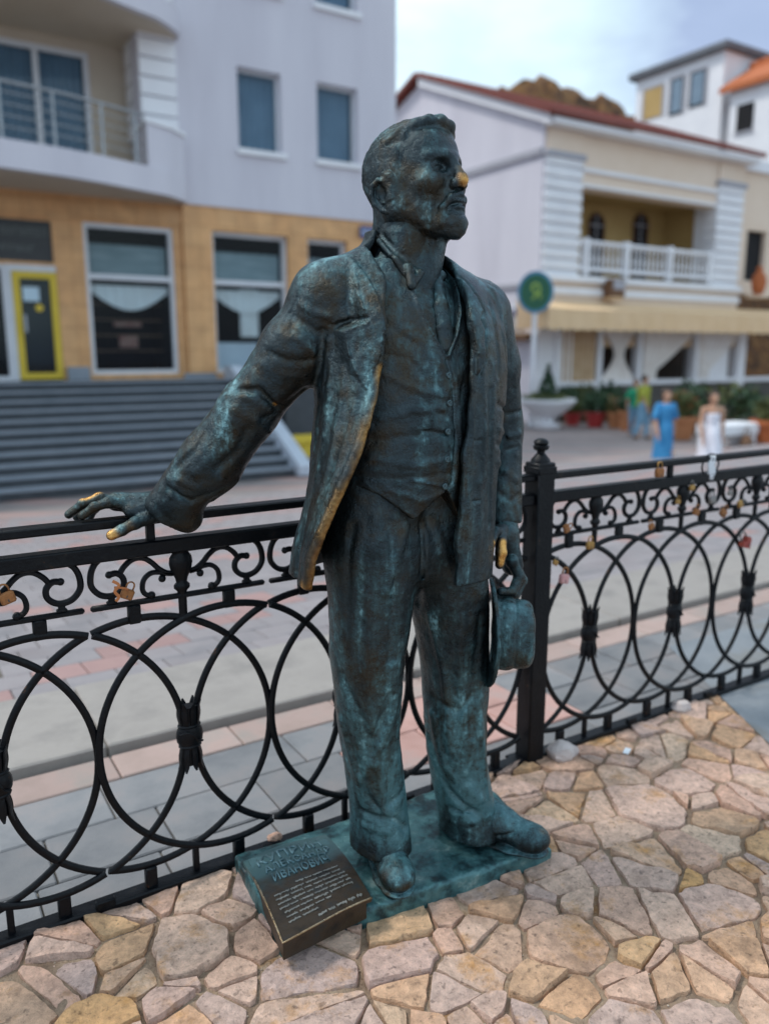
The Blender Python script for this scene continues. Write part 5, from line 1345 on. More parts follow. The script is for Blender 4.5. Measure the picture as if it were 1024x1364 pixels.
M_REDROOF = noise_mat('dark_red_roof_sheet', [(.15, .028, .018), (.20, .045, .028)], 2, .6, .2, 20)
M_ORROOF = noise_mat('orange_clay_roof', [(.40, .10, .03), (.48, .15, .05)], 3, .8, .3, 20)
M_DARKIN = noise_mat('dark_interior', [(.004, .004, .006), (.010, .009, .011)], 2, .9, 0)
M_CURT = noise_mat('blue_grey_curtain', [(.16, .23, .30), (.22, .30, .38)], 2, .9, .2, 30)
M_CURTW = noise_mat('white_voile_curtain', [(.78, .72, .67), (.86, .82, .78)], 3, .9, .2, 30)
M_CURTB = noise_mat('beige_curtain', [(.48, .32, .18), (.62, .46, .30)], 3, .9, .2, 30)
M_AWN = noise_mat('cream_awning_canvas', [(.70, .48, .27), (.76, .54, .33)], 1.2, .85, .2, 30)
M_AWNW = noise_mat('pale_awning_top', [(.66, .62, .52), (.72, .68, .58)], 1.2, .85, .2, 30)
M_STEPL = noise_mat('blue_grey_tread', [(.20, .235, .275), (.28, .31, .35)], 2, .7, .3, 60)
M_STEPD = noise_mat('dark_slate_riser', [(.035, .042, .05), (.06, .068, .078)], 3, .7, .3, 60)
M_YEL = noise_mat('yellow_paint', [(.62, .44, .03), (.68, .50, .05)], 2, .6, 0)
M_BROWN = noise_mat('brown_wood', [(.12, .06, .03), (.20, .10, .05)], 6, .7, .2, 60)
M_METAL = noise_mat('grey_metal', [(.30, .32, .34), (.38, .40, .42)], 4, .4, 0, metal=.5)
def tile_material():
    m, t, b = new_mat('orange_stone_cladding'); Lk = t.links.new
    gp = nd(t, 'ShaderNodeNewGeometry'); sx = nd(t, 'ShaderNodeSeparateXYZ'); Lk(gp.outputs['Position'], sx.inputs[0])
    cb = nd(t, 'ShaderNodeCombineXYZ'); Lk(sx.outputs[0], cb.inputs[0]); Lk(sx.outputs[2], cb.inputs[1])
    br = nd(t, 'ShaderNodeTexBrick'); br.offset = .0; br.inputs['Scale'].default_value = 1; br.inputs['Brick Width'].default_value = .45; br.inputs['Row Height'].default_value = .45; br.inputs['Mortar Size'].default_value = .008
    br.inputs['Color1'].default_value = (.62, .33, .14, 1); br.inputs['Color2'].default_value = (.66, .37, .165, 1); br.inputs['Mortar'].default_value = (.46, .23, .08, 1); Lk(cb.outputs[0], br.inputs['Vector'])
    n = nd(t, 'ShaderNodeTexNoise'); n.inputs['Scale'].default_value = 3; n.inputs['Detail'].default_value = 5; Lk(gp.outputs['Position'], n.inputs['Vector'])
    r = ramp(t, [(.3, (.85, .85, .85)), (.7, (1.12, 1.12, 1.12))]); Lk(n.outputs[0], r.inputs[0])
    mu = nd(t, 'ShaderNodeMix', data_type='RGBA', blend_type='MULTIPLY'); mu.inputs[0].default_value = 1; Lk(br.outputs[0], mu.inputs[6]); Lk(r.outputs[0], mu.inputs[7]); Lk(mu.outputs[2], b.inputs['Base Color'])
    b.inputs['Roughness'].default_value = .55; return m
M_ORTILE = tile_material()
def glass_material(tint=(.75, .85, .9)):
    m = bpy.data.materials.new('window_glass'); m.use_nodes = True; t = m.node_tree; t.nodes.clear()
    o = t.nodes.new('ShaderNodeOutputMaterial'); mx = t.nodes.new('ShaderNodeMixShader'); tr = t.nodes.new('ShaderNodeBsdfTransparent'); gl = t.nodes.new('ShaderNodeBsdfGlossy'); fr = t.nodes.new('ShaderNodeFresnel')
    ge = t.nodes.new('ShaderNodeNewGeometry'); mi = t.nodes.new('ShaderNodeMapRange'); mi.inputs[3].default_value = 1.3; mi.inputs[4].default_value = 1 / 1.3; t.links.new(ge.outputs['Backfacing'], mi.inputs[0]); t.links.new(mi.outputs[0], fr.inputs[0]); gl.inputs['Roughness'].default_value = .04; tr.inputs[0].default_value = tint + (1,)
    t.links.new(fr.outputs[0], mx.inputs[0]); t.links.new(tr.outputs[0], mx.inputs[1]); t.links.new(gl.outputs[0], mx.inputs[2]); t.links.new(mx.outputs[0], o.inputs[0]); return m
M_GLASS = glass_material()

K1 = 18.0 / 10.6
def SX(x): return x * K1
def SZ(z): return CAM_H + (z - CAM_H) * K1
def wall_with_holes(mb, x0, x1, z0, z1, y0, y1, holes):
    """wall slab, front at y0, with rectangular openings (x0,x1,z0,z1)"""
    xs = sorted({x0, x1, *[h[0] for h in holes], *[h[1] for h in holes]}); zs = sorted({z0, z1, *[h[2] for h in holes], *[h[3] for h in holes]})
    xs = [x for x in xs if x0 <= x <= x1]; zs = [z for z in zs if z0 <= z <= z1]
    solid = {}
    for i in range(len(xs) - 1):
        for k in range(len(zs) - 1):
            cx_, cz_ = (xs[i] + xs[i + 1]) / 2, (zs[k] + zs[k + 1]) / 2
            solid[i, k] = not any(h[0] < cx_ < h[1] and h[2] < cz_ < h[3] for h in holes)
    for (i, k), s_ in solid.items():
        if not s_: continue
        a, b, c, d = xs[i], xs[i + 1], zs[k], zs[k + 1]
        mb.add([(a, y0, c), (b, y0, c), (b, y0, d), (a, y0, d)], [(0, 1, 2, 3)])
        for (di, dk, q) in ((-1, 0, [(a, y0, c), (a, y1, c), (a, y1, d), (a, y0, d)]), (1, 0, [(b, y0, c), (b, y1, c), (b, y1, d), (b, y0, d)]), (0, -1, [(a, y0, c), (b, y0, c), (b, y1, c), (a, y1, c)]), (0, 1, [(a, y0, d), (b, y0, d), (b, y1, d), (a, y1, d)])):
            if not solid.get((i + di, k + dk), False): mb.add(q, [(0, 1, 2, 3)])
def curtain(mb, x0, x1, z0, z1, y, amp=.04, wl=.16, gather=0):
    n = max(8, int((x1 - x0) / .03)); vs = []
    for j in range(9):
        v = j / 8
        for i in range(n + 1):
            u = i / n; xx_ = x0 + (x1 - x0) * u
            if gather: xx_ = x0 + (x1 - x0) * (u * (1 - gather * math.sin(math.pi * min(1, v * 1.15)) ** 1.5) + (gather * .5 * math.sin(math.pi * min(1, v * 1.15)) ** 1.5 if gather > 0 else 0))
            vs.append((xx_, y + amp * math.sin(2 * math.pi * u * (x1 - x0) / wl + .4 * math.sin(v * 3)), z1 + (z0 - z1) * v))
    mb.add(vs, [(j * (n + 1) + i, j * (n + 1) + i + 1, (j + 1) * (n + 1) + i + 1, (j + 1) * (n + 1) + i) for j in range(8) for i in range(n)])
def window(par, off, x0, x1, z0, z1, y, frame=.07, depth=.08, transoms=(), mullions=(), curt=None, curt_y=.25, room=.8, fmat=None, gather=0, name='window', curt2=None):
    fm = MB(); fmat = fmat or M_TRIM
    fm.box(x0, x0 + frame, y, y + depth, z0, z1); fm.box(x1 - frame, x1, y, y + depth, z0, z1)
    fm.box(x0 + frame, x1 - frame, y, y + depth, z0, z0 + frame); fm.box(x0 + frame, x1 - frame, y, y + depth, z1 - frame, z1)
    for tz in transoms: fm.box(x0 + frame, x1 - frame, y - .003, y + depth - .003, tz - frame * .6, tz + frame * .6)
    for mx_ in mullions: fm.box(mx_ - frame * .5, mx_ + frame * .5, y + .003, y + depth + .003, z0 + frame, z1 - frame)
    fm.v = [(a - off[0], b - off[1], c - off[2]) for a, b, c in fm.v]
    o = fm.build(name, fmat, par)
    def sub(mb_, nm, mt): mb_.v = [(a - off[0], b - off[1], c - off[2]) for a, b, c in mb_.v]; return mb_.build(nm, mt, o, smooth=(nm == 'curtain'))
    xs = [x0 + frame] + list(mullions) + [x1 - frame]; zs = [z0 + frame] + list(transoms) + [z1 - frame]
    for i in range(len(xs) - 1):
        for k in range(len(zs) - 1):
            p_ = MB(); p_.add([(xs[i], y + depth * .5, zs[k]), (xs[i + 1], y + depth * .5, zs[k]), (xs[i + 1], y + depth * .5, zs[k + 1]), (xs[i], y + depth * .5, zs[k + 1])], [(0, 1, 2, 3)]); sub(p_, 'pane', M_GLASS)
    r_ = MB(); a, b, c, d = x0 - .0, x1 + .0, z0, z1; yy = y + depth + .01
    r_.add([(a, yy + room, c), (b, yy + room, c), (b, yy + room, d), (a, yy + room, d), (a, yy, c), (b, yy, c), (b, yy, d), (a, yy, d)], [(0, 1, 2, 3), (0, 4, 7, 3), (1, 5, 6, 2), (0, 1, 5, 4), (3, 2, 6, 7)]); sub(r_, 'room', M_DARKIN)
    if curt:
        c_ = MB(); curtain(c_, x0 + .05, x1 - .05, z0 + .05, z1 - .03, y + curt_y, gather=gather); sub(c_, 'curtain', curt)
    return o

# ---- left: pale apartment house over an orange shopfront --------------------
OA = Vector((6.0, 18.0, 0)); HOUSE = empty('apartment_building', OA, 'pale apartment house with corner balcony above an orange-clad ground floor', 'building')
def hp(mb, name, mat, smooth=False, par=None): mb.v = [(a - OA.x, b - OA.y, c - OA.z) for a, b, c in mb.v]; return mb.build(name, mat, par or HOUSE, smooth=smooth)
ZL = SZ(.945)     # landing level
ground_h = [(SX(.55), SX(1.925), ZL, SZ(2.31)), (SX(.2), SX(1.905), SZ(2.345), SZ(2.82)), (SX(2.265), SX(3.382), SZ(1.01), SZ(2.85)), (SX(3.885), SX(4.99), SZ(1.0), SZ(2.865)), (SX(5.285), SX(5.93), SZ(1.0), SZ(2.865)), (SX(6.02), SX(6.45), ZL, SZ(2.72))]
m_ = MB(); wall_with_holes(m_, SX(-3), SX(3.50), ZL, SZ(3.16), 18.0, 18.25, ground_h); hp(m_, 'shopfront_wall', M_ORTILE)
m_ = MB(); wall_with_holes(m_, SX(3.50), SX(6.62), ZL, SZ(3.16), 17.9, 18.25, ground_h); hp(m_, 'shopfront_wall', M_ORTILE)
m_ = MB(); m_.box(SX(-3), SX(2.22), 17.94, 18.0, SZ(2.86), SZ(3.06)); m_.box(SX(2.224), SX(3.50), 17.95, 17.998, SZ(2.89), SZ(3.07)); hp(m_, 'lintel', M_ORTILE)
for (a, b, c, d) in [(SX(1.96), SX(2.22), ZL, ZL + .28), (SX(3.42), SX(3.86), ZL, ZL + .12), (SX(5.02), SX(5.26), ZL, ZL + .12)]:
    m_ = MB(); m_.box(a, b, 17.86, 17.998 if b < SX(3.5) else 17.898, c, d); hp(m_, 'plinth', M_STEPL)
for (x0, x1) in ((2.265, 3.382), (3.885, 4.99), (5.285, 5.93)):
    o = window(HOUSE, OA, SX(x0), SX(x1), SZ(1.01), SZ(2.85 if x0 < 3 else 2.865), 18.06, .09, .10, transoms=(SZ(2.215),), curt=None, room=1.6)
    c_ = MB(); xa, xb = SX(x0) + .12, SX(x1) - .12     # swag
    n = 26; vs = []
    for j in range(7):
        for i in range(n + 1):
            u = i / n; sw = math.sin(math.pi * u); vs.append((xa + (xb - xa) * u, 18.26 + .03 * math.sin(i * 1.9), SZ(2.16) - .06 - (j / 6) * (.14 + .38 * sw)))
    c_.add(vs, [(j * (n + 1) + i, j * (n + 1) + i + 1, (j + 1) * (n + 1) + i + 1, (j + 1) * (n + 1) + i) for j in range(6) for i in range(n)])
    c_.v = [(a - OA.x, b - OA.y, c) for a, b, c in c_.v]; c_.build('swag_curtain', M_CURTW, o, smooth=True)
    c_ = MB(); c_.add([(xa, 18.24, SZ(2.25)), (xb, 18.24, SZ(2.25)), (xb, 18.24, SZ(2.62)), (xa, 18.24, SZ(2.62))], [(0, 1, 2, 3)]); c_.v = [(a - OA.x, b - OA.y, c) for a, b, c in c_.v]; c_.build('roller_blind', noise_mat('grey_green_blind', [(.20, .25, .25), (.34, .38, .38)], 1.5, .9, .1, 20, stretch=(1, 1, 5)), o)
    if x0 > 3.5:
        c_ = MB(); xm = (xa + xb) / 2 + .05; curtain(c_, xm - .22, xm + .22, SZ(1.5), SZ(2.15), 18.3); c_.v = [(a - OA.x, b - OA.y, c) for a, b, c in c_.v]; c_.build('curtain', M_CURTW, o, smooth=True)
        c_ = MB(); c_.box(xa + .1, xm + .3, 18.5, 18.8, SZ(1.02), SZ(1.42)); c_.v = [(a - OA.x, b - OA.y, c) for a, b, c in c_.v]; c_.build('display_counter', M_TRIM, o)
    else:
        sh = MB()
        for z_ in (1.3, 1.5, 1.7, 1.9): sh.box(xa, xb, 18.7, 18.95, SZ(z_), SZ(z_) + .03)
        sh.v = [(a - OA.x, b - OA.y, c) for a, b, c in sh.v]; sh.build('shelf', M_BROWN, o)
        sh = MB(); xm = (xa + xb) / 2
        sh.box(xm - .3, xm + .3, 18.55, 18.65, SZ(1.62), SZ(1.68)); sh.box(xm - .2, xm + .2, 18.55, 18.65, SZ(1.35), SZ(1.5)); sh.v = [(a - OA.x, b - OA.y, c) for a, b, c in sh.v]; sh.build('display_goods', noise_mat('rust_red_goods', [(.22, .05, .04), (.35, .22, .16)], 9, .8, 0), o)
# doorway: white frame, yellow door, side light, transom signboard
window(HOUSE, OA, SX(.55), SX(1.375), ZL, SZ(2.31), 18.05, .10, .1, mullions=(SX(1.0),), curt=None, room=1.5)
fr_ = MB(); fr_.box(SX(1.375), SX(1.42), 18.02, 18.16, ZL, SZ(2.31)); fr_.box(SX(1.42), SX(1.925), 18.02, 18.16, SZ(2.235), SZ(2.31)); hp(fr_, 'door_frame', M_TRIM)
dr = MB(); a, b, c, d, f_ = SX(1.425), SX(1.92), ZL + .03, SZ(2.23), .13
dr.box(a, a + f_, 18.0, 18.08, c, d); dr.box(b - f_, b, 18.0, 18.08, c, d); dr.box(a + f_, b - f_, 18.0, 18.08, c, c + f_); dr.box(a + f_, b - f_, 18.0, 18.08, d - f_, d)
DOOR = hp(dr, 'door', M_YEL); DOOR['label'] = 'yellow framed glass door'
for nm, mt, bx in [('pane', M_GLASS, (a + f_, b - f_, 18.04, 18.045, c + f_, d - f_)), ('door_backing', M_DARKIN, (a - .3, b + .3, 18.26, 18.30, c - .2, d + .2)), ('notice', noise_mat('pale_blue_notice', [(.45, .60, .70), (.55, .70, .78)], 4, .6, 0), (a + f_ + .05, a + f_ + .36, 18.02, 18.03, d - f_ - .45, d - f_ - .17)), ('door_handle', M_METAL, (a + f_ + .02, a + f_ + .07, 17.93, 17.97, c + .95, c + 1.3))]:
    q_ = MB(); q_.box(*bx); hp(q_, nm, mt, par=DOOR)
q_ = MB(); q_.lathe([(.001, 0), (.075, 0), (.075, .012), (.001, .012)], 16, Matrix.Translation((a + f_ + .34, 18.02, d - f_ - .58)) @ Matrix.Rotation(math.pi / 2, 4, 'X')); hp(q_, 'yellow_disc', M_YEL, par=DOOR)
q_ = MB(); q_.box(SX(.2), SX(1.905), 18.06, 18.12, SZ(2.345), SZ(2.82)); SB = hp(q_, 'signboard', noise_mat('black_signboard', [(.012, .013, .015), (.022, .024, .026)], 3, .4, 0))
M_SIGNT = noise_mat('grey_sign_writing', [(.10, .12, .12), (.16, .18, .17)], 3, .7, 0)
def sign_text(txt, x0, x1, z, h, y, mat, par, off, rz=0):
    cu = bpy.data.curves.new('sign_text', 'FONT'); cu.body = txt; cu.resolution_u = 2; o = bpy.data.objects.new('sign_text', cu); COL.objects.link(o)
    dg = bpy.context.evaluated_depsgraph_get(); me = bpy.data.meshes.new_from_object(o.evaluated_get(dg)); bpy.data.objects.remove(o)
    xs = [v.co.x for v in me.vertices]; ys = [v.co.y for v in me.vertices]; ax_, bx_, ay, by = min(xs), max(xs), min(ys), max(ys)
    for v in me.vertices: v.co = (x0 + (x1 - x0) * (v.co.x - ax_) / (bx_ - ax_) - off[0], y - off[1], z + h * (v.co.y - ay) / (by - ay) - off[2])
    me.materials.clear(); me.materials.append(mat); oo = bpy.data.objects.new('lettering', me); link(oo, par); return oo
# the signboard's two blurred lines: strokes of letter height, not legible in the photo
rs2 = random.Random(8)
for zc, h_, xa, xb in ((SZ(2.64), .17, SX(1.0), SX(1.80)), (SZ(2.46), .12, SX(1.15), SX(1.72))):
    q_ = MB(); x = xa
    while x < xb:
        w_ = rs2.uniform(.07, .11); k_ = rs2.randint(0, 3)
        q_.box(x, x + .025, 18.05, 18.055, zc, zc + h_)
        if k_ != 1: q_.box(x + .03, x + w_, 18.05, 18.055, zc + h_ - .025, zc + h_)
        if k_ > 0: q_.box(x + w_ - .025, x + w_, 18.051, 18.056, zc, zc + h_ * .97)
        if k_ == 2: q_.box(x + .03, x + w_ - .03, 18.05, 18.055, zc + h_ * .45, zc + h_ * .6)
        x += w_ + .035
    hp(q_, 'lettering', M_SIGNT, par=SB)
q_ = MB(); q_.box(SX(6.02), SX(6.45), 18.1, 18.2, ZL, SZ(2.72)); hp(q_, 'side_door', M_BROWN)
q_ = MB(); q_.box(SX(6.12), SX(6.40), 17.82, 17.86, SZ(2.93), SZ(3.09)); PL = hp(q_, 'street_plate', noise_mat('blue_enamel', [(.03, .07, .22), (.04, .09, .27)], 3, .4, 0))
q_ = MB()
for k_ in range(7): q_.box(SX(6.14) + k_ * .062, SX(6.14) + k_ * .062 + .035, 17.812, 17.818, SZ(2.99), SZ(3.03))
hp(q_, 'lettering', M_TRIM, par=PL)
# upper wall
upw = []
for fl in range(3):
    for (x0, x1) in ((4.30, 4.915), (5.455, 6.095)): upw.append((SX(x0), SX(x1), SZ(3.92 + fl * 1.965), SZ(4.915 + fl * 1.965)))
m_ = MB(); wall_with_holes(m_, SX(3.02), SX(6.742), SZ(3.16), 14.5, 17.86, 18.3, upw); hp(m_, 'upper_wall', M_WHITE)
m_ = MB(); m_.add([(SX(6.742), 17.86, SZ(3.16)), (SX(6.742), 26, SZ(3.16)), (SX(6.742), 26, 14.5), (SX(6.742), 17.86, 14.5)], [(0, 1, 2, 3)]); m_.add([(SX(6.62), 18.0, -1.07), (SX(6.62), 26, -1.07), (SX(6.62), 26, SZ(3.16)), (SX(6.62), 18.0, SZ(3.16))], [(0, 1, 2, 3)]); hp(m_, 'side_wall', M_WHITE)
m_ = MB(); m_.box(SX(-3), SX(6.745), 17.84, 26, 14.5, 14.7); hp(m_, 'roof', M_GREYTRIM)
m_ = MB(); m_.add([(SX(3.02), 17.9, SZ(3.165)), (SX(6.74), 17.9, SZ(3.165)), (SX(6.74), 18.3, SZ(3.165)), (SX(3.02), 18.3, SZ(3.165))], [(0, 1, 2, 3)]); hp(m_, 'soffit', M_CREAM)
for (a, b, c, d) in upw:
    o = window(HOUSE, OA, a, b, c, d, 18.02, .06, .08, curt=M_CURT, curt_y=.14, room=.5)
    s_ = MB(); s_.box(a - .06, b + .1, 17.78, 17.858, c - .12, c - .0); hp(s_, 'window_sill', M_WHITE2, par=None)
    
# balcony bay
front = [(SX(-3.2), 15.4), (2.2, 15.95), (4.9, 16.75), (5.5, 17.05), (5.93, 17.5), (5.95, 17.857)]
bf = smooth_curve([(a, b, 0) for a, b in front], 4)
def band(z0, z1, off_, mat, name, th=.18):
    q_ = MB(); n = len(bf); vs = []
    for p in bf: vs += [(p.x, p.y - off_, z0), (p.x, p.y - off_, z1), (p.x, p.y - off_ + th, z0), (p.x, p.y - off_ + th, z1)]
    fs = []
    for i in range(n - 1):
        a, b = i * 4, i * 4 + 4; fs += [(a, b, b + 1, a + 1), (a + 2, a + 3, b + 3, b + 2), (a + 1, b + 1, b + 3, a + 3), (a, a + 2, b + 2, b)]
    q_.add(vs, fs); return hp(q_, name, mat, smooth='auto')
for fl, (z0, z1) in enumerate(((SZ(3.135), SZ(3.42)), (SZ(5.06), SZ(5.32)))):
    band(z0, z1, 0, M_WHITE, 'balcony_fascia'); 
    q_ = MB(); poly_ = [(p.x, p.y + .05) for p in bf] + [(SX(-3.2), 19.2)]; poly_ = [(p.x, p.y + .08) for p in bf[:-1]] + [(5.9, 19.1), (SX(-3.2), 19.1)]
    q_.prism(poly_, z0 + .02, z1 - .03); hp(q_, 'balcony_slab', M_CREAM)
m_ = MB(); rh = [(1.592 * K1, 2.52 * K1, SZ(3.72), SZ(4.92))]
wall_with_holes(m_, SX(-3), SX(3.3), SZ(3.3), SZ(5.2), 19.0, 19.3, [(SX(1.3) - .2, 4.42, 5.30, 7.52)]); wall_with_holes(m_, SX(-3), SX(3.3), SZ(5.3), 14.5, 19.0, 19.3, []); hp(m_, 'recess_wall', M_CREAM)
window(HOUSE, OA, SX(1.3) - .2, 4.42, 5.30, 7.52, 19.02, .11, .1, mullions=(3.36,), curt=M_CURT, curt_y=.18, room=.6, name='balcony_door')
# rusticated pier: separate courses
for k_ in range(14):
    z_ = SZ(3.945) + k_ * .37; 
    q_ = MB(); q_.box(5.14, 5.92, 17.78 + (.0), 18.9, z_, z_ + .335, bev=.02); hp(q_, 'pier_course', M_WHITE2)
q_ = MB(); q_.box(5.22, 5.86, 17.862, 18.9, SZ(3.2), 14.4); hp(q_, 'pier_core', M_WHITE)
q_ = MB(); q_.prism([(4.93, 16.78), (5.5, 17.06), (5.92, 17.5), (5.92, 17.856), (5.0, 17.856)], SZ(3.42) + .003, SZ(3.90)); hp(q_, 'parapet_pier', M_WHITE)
q_ = MB(); q_.prism([(4.90, 16.73), (5.52, 17.02), (5.96, 17.48), (5.96, 17.854), (4.95, 17.854)], SZ(3.90) + .002, SZ(3.945)); hp(q_, 'parapet_cap', M_WHITE2)
rl = MB(); pts_ = [(p.x, p.y + .1, SZ(3.98)) for p in bf if p.x < 4.95]; rl.sweep(pts_, .06, .05, nrm=(0, 0, 1)); hp(rl, 'balcony_handrail', M_METAL, smooth=True)
for zz0 in (3.55, 3.66, 3.77, 3.88):
    rl = MB(); rl.sweep([(p.x, p.y + .1, SZ(zz0)) for p in bf if p.x < 4.95], .02, .02, nrm=(0, 0, 1), n=6); hp(rl, 'balcony_wire', M_METAL, smooth=True)
for x_ in (1.2, 2.2, 3.1, 4.0, 4.7):
    y_ = np.interp(x_, [p.x for p in bf], [p.y for p in bf]) + .1; q_ = MB(); q_.box(x_ - .02, x_ + .02, y_ - .02, y_ + .02, SZ(3.42), SZ(3.98)); hp(q_, 'balcony_post', M_METAL)
q_ = MB(); q_.box(SX(-3), SX(6.6), 18.25, 26, SZ(3.2), 14.3); 
# landing, plinth, stairs
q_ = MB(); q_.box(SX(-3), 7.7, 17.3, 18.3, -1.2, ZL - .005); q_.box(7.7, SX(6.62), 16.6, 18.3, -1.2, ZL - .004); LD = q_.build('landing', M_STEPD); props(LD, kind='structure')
q_ = MB(); q_.box(SX(-3), 7.68, 17.26, 17.9, ZL - .003, ZL + .05); 
NS = 11; rise = (ZL + 1.07) / NS; run = (17.3 - 13.95) / NS
STA = empty('staircase', (2, 14, -1.07), 'wide flight of dark slate steps with blue-grey treads below the shopfront', 'stairs')
for k_ in range(NS):
    y0 = 13.95 + k_ * run; z1 = -1.07 + (k_ + 1) * rise
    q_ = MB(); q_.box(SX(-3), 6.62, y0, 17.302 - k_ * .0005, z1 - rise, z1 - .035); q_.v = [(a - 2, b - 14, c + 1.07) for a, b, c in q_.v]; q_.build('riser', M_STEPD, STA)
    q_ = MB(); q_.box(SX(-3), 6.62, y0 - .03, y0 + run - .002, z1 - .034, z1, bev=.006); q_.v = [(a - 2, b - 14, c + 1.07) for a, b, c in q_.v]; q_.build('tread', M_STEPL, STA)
q_ = MB(); pr_ = [(13.75, -1.05), (13.75, -.86), (17.2, ZL + .28), (17.6, ZL + .28), (17.6, -1.05)]
for x_ in (6.64,): q_.add([(x_, a, b) for a, b in pr_] + [(x_ + .28, a, b) for a, b in pr_], [(0, 1, 2, 3, 4), (9, 8, 7, 6, 5)] + [(i, (i + 1) % 5, 5 + (i + 1) % 5, 5 + i) for i in range(5)])
q_.v = [(a - 2, b - 14, c + 1.07) for a, b, c in q_.v]; q_.build('stair_parapet', noise_mat('blue_white_stone', [(.42, .47, .54), (.50, .55, .62)], 3, .8, 0), STA)
YB_ = empty('grit_bin', (7.80, 16.0, -1.07), 'yellow bin with sloping lid beside the foot of the stairs', 'bin')
q_ = MB(); q_.box(-.45, .45, -.22, .22, .06, .38, bev=.04); q_.build('bin_body', M_YEL, YB_); q_ = MB(); q_.prism([(-.48, -.25), (.48, -.25), (.48, .25), (-.48, .25)], .385, .46); q_.v = [(v[0], v[1], v[2] + (.08 if v[1] > 0 and v[2] > .4 else 0)) for v in q_.v]; q_.build('lid', M_YEL, YB_)
for sx_ in (-.35, .35): q_ = MB(); q_.box(sx_ - .05, sx_ + .05, -.2, .2, 0, .06); q_.build('foot', M_BROWN, YB_)

# ---- right: restaurant with loggia, awning and red roof ----------------------
OB = Vector((19.5, 20.7, 0)); REST = empty('restaurant_building', OB, 'white two-storey restaurant with quoined loggia, cream awning and dark red roof', 'building')
def rpt(mb, name, mat, smooth=False, par=None): mb.v = [(a - OB.x, b - OB.y, c) for a, b, c in mb.v]; return mb.build(name, mat, par or REST, smooth=smooth)
K2 = 1.8
def TX(x): return x * K2
def TZ(z): return CAM_H + (z - CAM_H) * K2
XW = TX(10.56); YF = 20.7; EAVE = TZ(5.50)
# side (gable) wall
q_ = MB(); gp_ = [(YF + .05, -1.2), (YF + .05, EAVE - .15), (27.8, TZ(7.02)), (34, TZ(5.9)), (34, -1.2)]
q_.add([(XW, a, b) for a, b in gp_] + [(XW + .3, a, b) for a, b in gp_], [(0, 1, 2, 3, 4), (9, 8, 7, 6, 5)] + [(i, (i + 1) % 5, 5 + (i + 1) % 5, 5 + i) for i in range(5)]); rpt(q_, 'gable_wall', M_WHITE)
for (za, zb, pr2, mt) in ((TZ(4.80), TZ(4.93), .10, M_GREYTRIM), (TZ(2.50), TZ(2.60), .10, M_GREYTRIM)):
    q_ = MB(); q_.box(XW - pr2, XW - .002, YF + .06, 33.9, za, zb, bev=.02); rpt(q_, 'string_course', mt)
def slope_slab(z_off, th, ex, ya, yb, mat, name, xa=XW - .35, xb=TX(16.6)):
    q_ = MB(); za = EAVE + (ya - YF) * (TZ(7.1) - EAVE) / (27.8 - YF) + z_off; zb_ = EAVE + (yb - YF) * (TZ(7.1) - EAVE) / (27.8 - YF) + z_off
    q_.add([(xa, ya, za), (xb, ya, za), (xb, yb, zb_), (xa, yb, zb_), (xa, ya, za + th), (xb, ya, za + th), (xb, yb, zb_ + th), (xa, yb, zb_ + th)], [(0, 3, 2, 1), (4, 5, 6, 7), (0, 1, 5, 4), (2, 3, 7, 6), (1, 2, 6, 5), (0, 4, 7, 3)]); return rpt(q_, name, mat)
slope_slab(.02, .14, 0, YF - .55, 27.8, M_REDROOF, 'roof')
q_ = MB(); q_.add([(XW - .35, 27.8, TZ(7.1) + .02), (TX(16.6), 27.8, TZ(7.1) + .02), (TX(16.6), 34, TZ(5.9)), (XW - .35, 34, TZ(5.9)), (XW - .35, 27.8, TZ(7.1) + .16), (TX(16.6), 27.8, TZ(7.1) + .16), (TX(16.6), 34, TZ(5.9) + .14), (XW - .35, 34, TZ(5.9) + .14)], [(0, 1, 2, 3), (4, 5, 6, 7), (0, 3, 7, 4), (2, 3, 7, 6)]); rpt(q_, 'roof', M_REDROOF)
slope_slab(-.30, .30, 0, YF - .38, 27.75, M_WHITE2, 'bargeboard', XW - .22, XW - .06)
rt_ = bpy.data.objects  # ribs on the roof sheet
for k_ in range(24):
    x_ = XW - .2 + k_ * .46; 
    if x_ > TX(16.5): break
    slope_slab(.163, .05, 0, YF - .56, 27.7, M_REDROOF, 'roof_seam', x_, x_ + .06)
q_ = MB(); q_.box(XW - .3, TX(16.6), YF - .62, YF - .56, EAVE - .20, EAVE - .03, bev=.02); rpt(q_, 'gutter', M_REDROOF)
q_ = MB(); q_.box(XW - .1, TX(16.5), YF - .5, YF + .1, EAVE - .42, EAVE - .22, bev=.03); rpt(q_, 'cornice', M_WHITE2)
# corner piers with quoin courses
for (xa, xb) in ((TX(10.60), TX(11.50)), (TX(15.52), TX(16.38))):
    q_ = MB(); q_.box(xa + .03, xb - .03, YF + .03, YF + 1.0, -1.2, EAVE - .3); rpt(q_, 'pier', M_WHITE2)
    z_ = TZ(2.62)
    while z_ < TZ(4.72):
        q_ = MB(); q_.box(xa - (.03 if True else 0), xb + .03, YF - .08, YF + .6, z_, z_ + .30, bev=.035); rpt(q_, 'quoin', M_WHITE2); z_ += .365
    q_ = MB(); q_.box(xa - .10, xb + .08, YF - .16, YF + .7, TZ(4.77), TZ(4.88), bev=.03); rpt(q_, 'capital', M_GREYTRIM)
    q_ = MB(); q_.box(xa, xb, YF - .02, YF + .6, TZ(4.885), EAVE - .43); rpt(q_, 'frieze_block', M_CREAM2)
q_ = MB(); q_.box(TX(11.5) + .01, TX(15.52) - .01, YF + .04, YF + .6, TZ(4.33), EAVE - .431); rpt(q_, 'frieze', M_CREAM2)
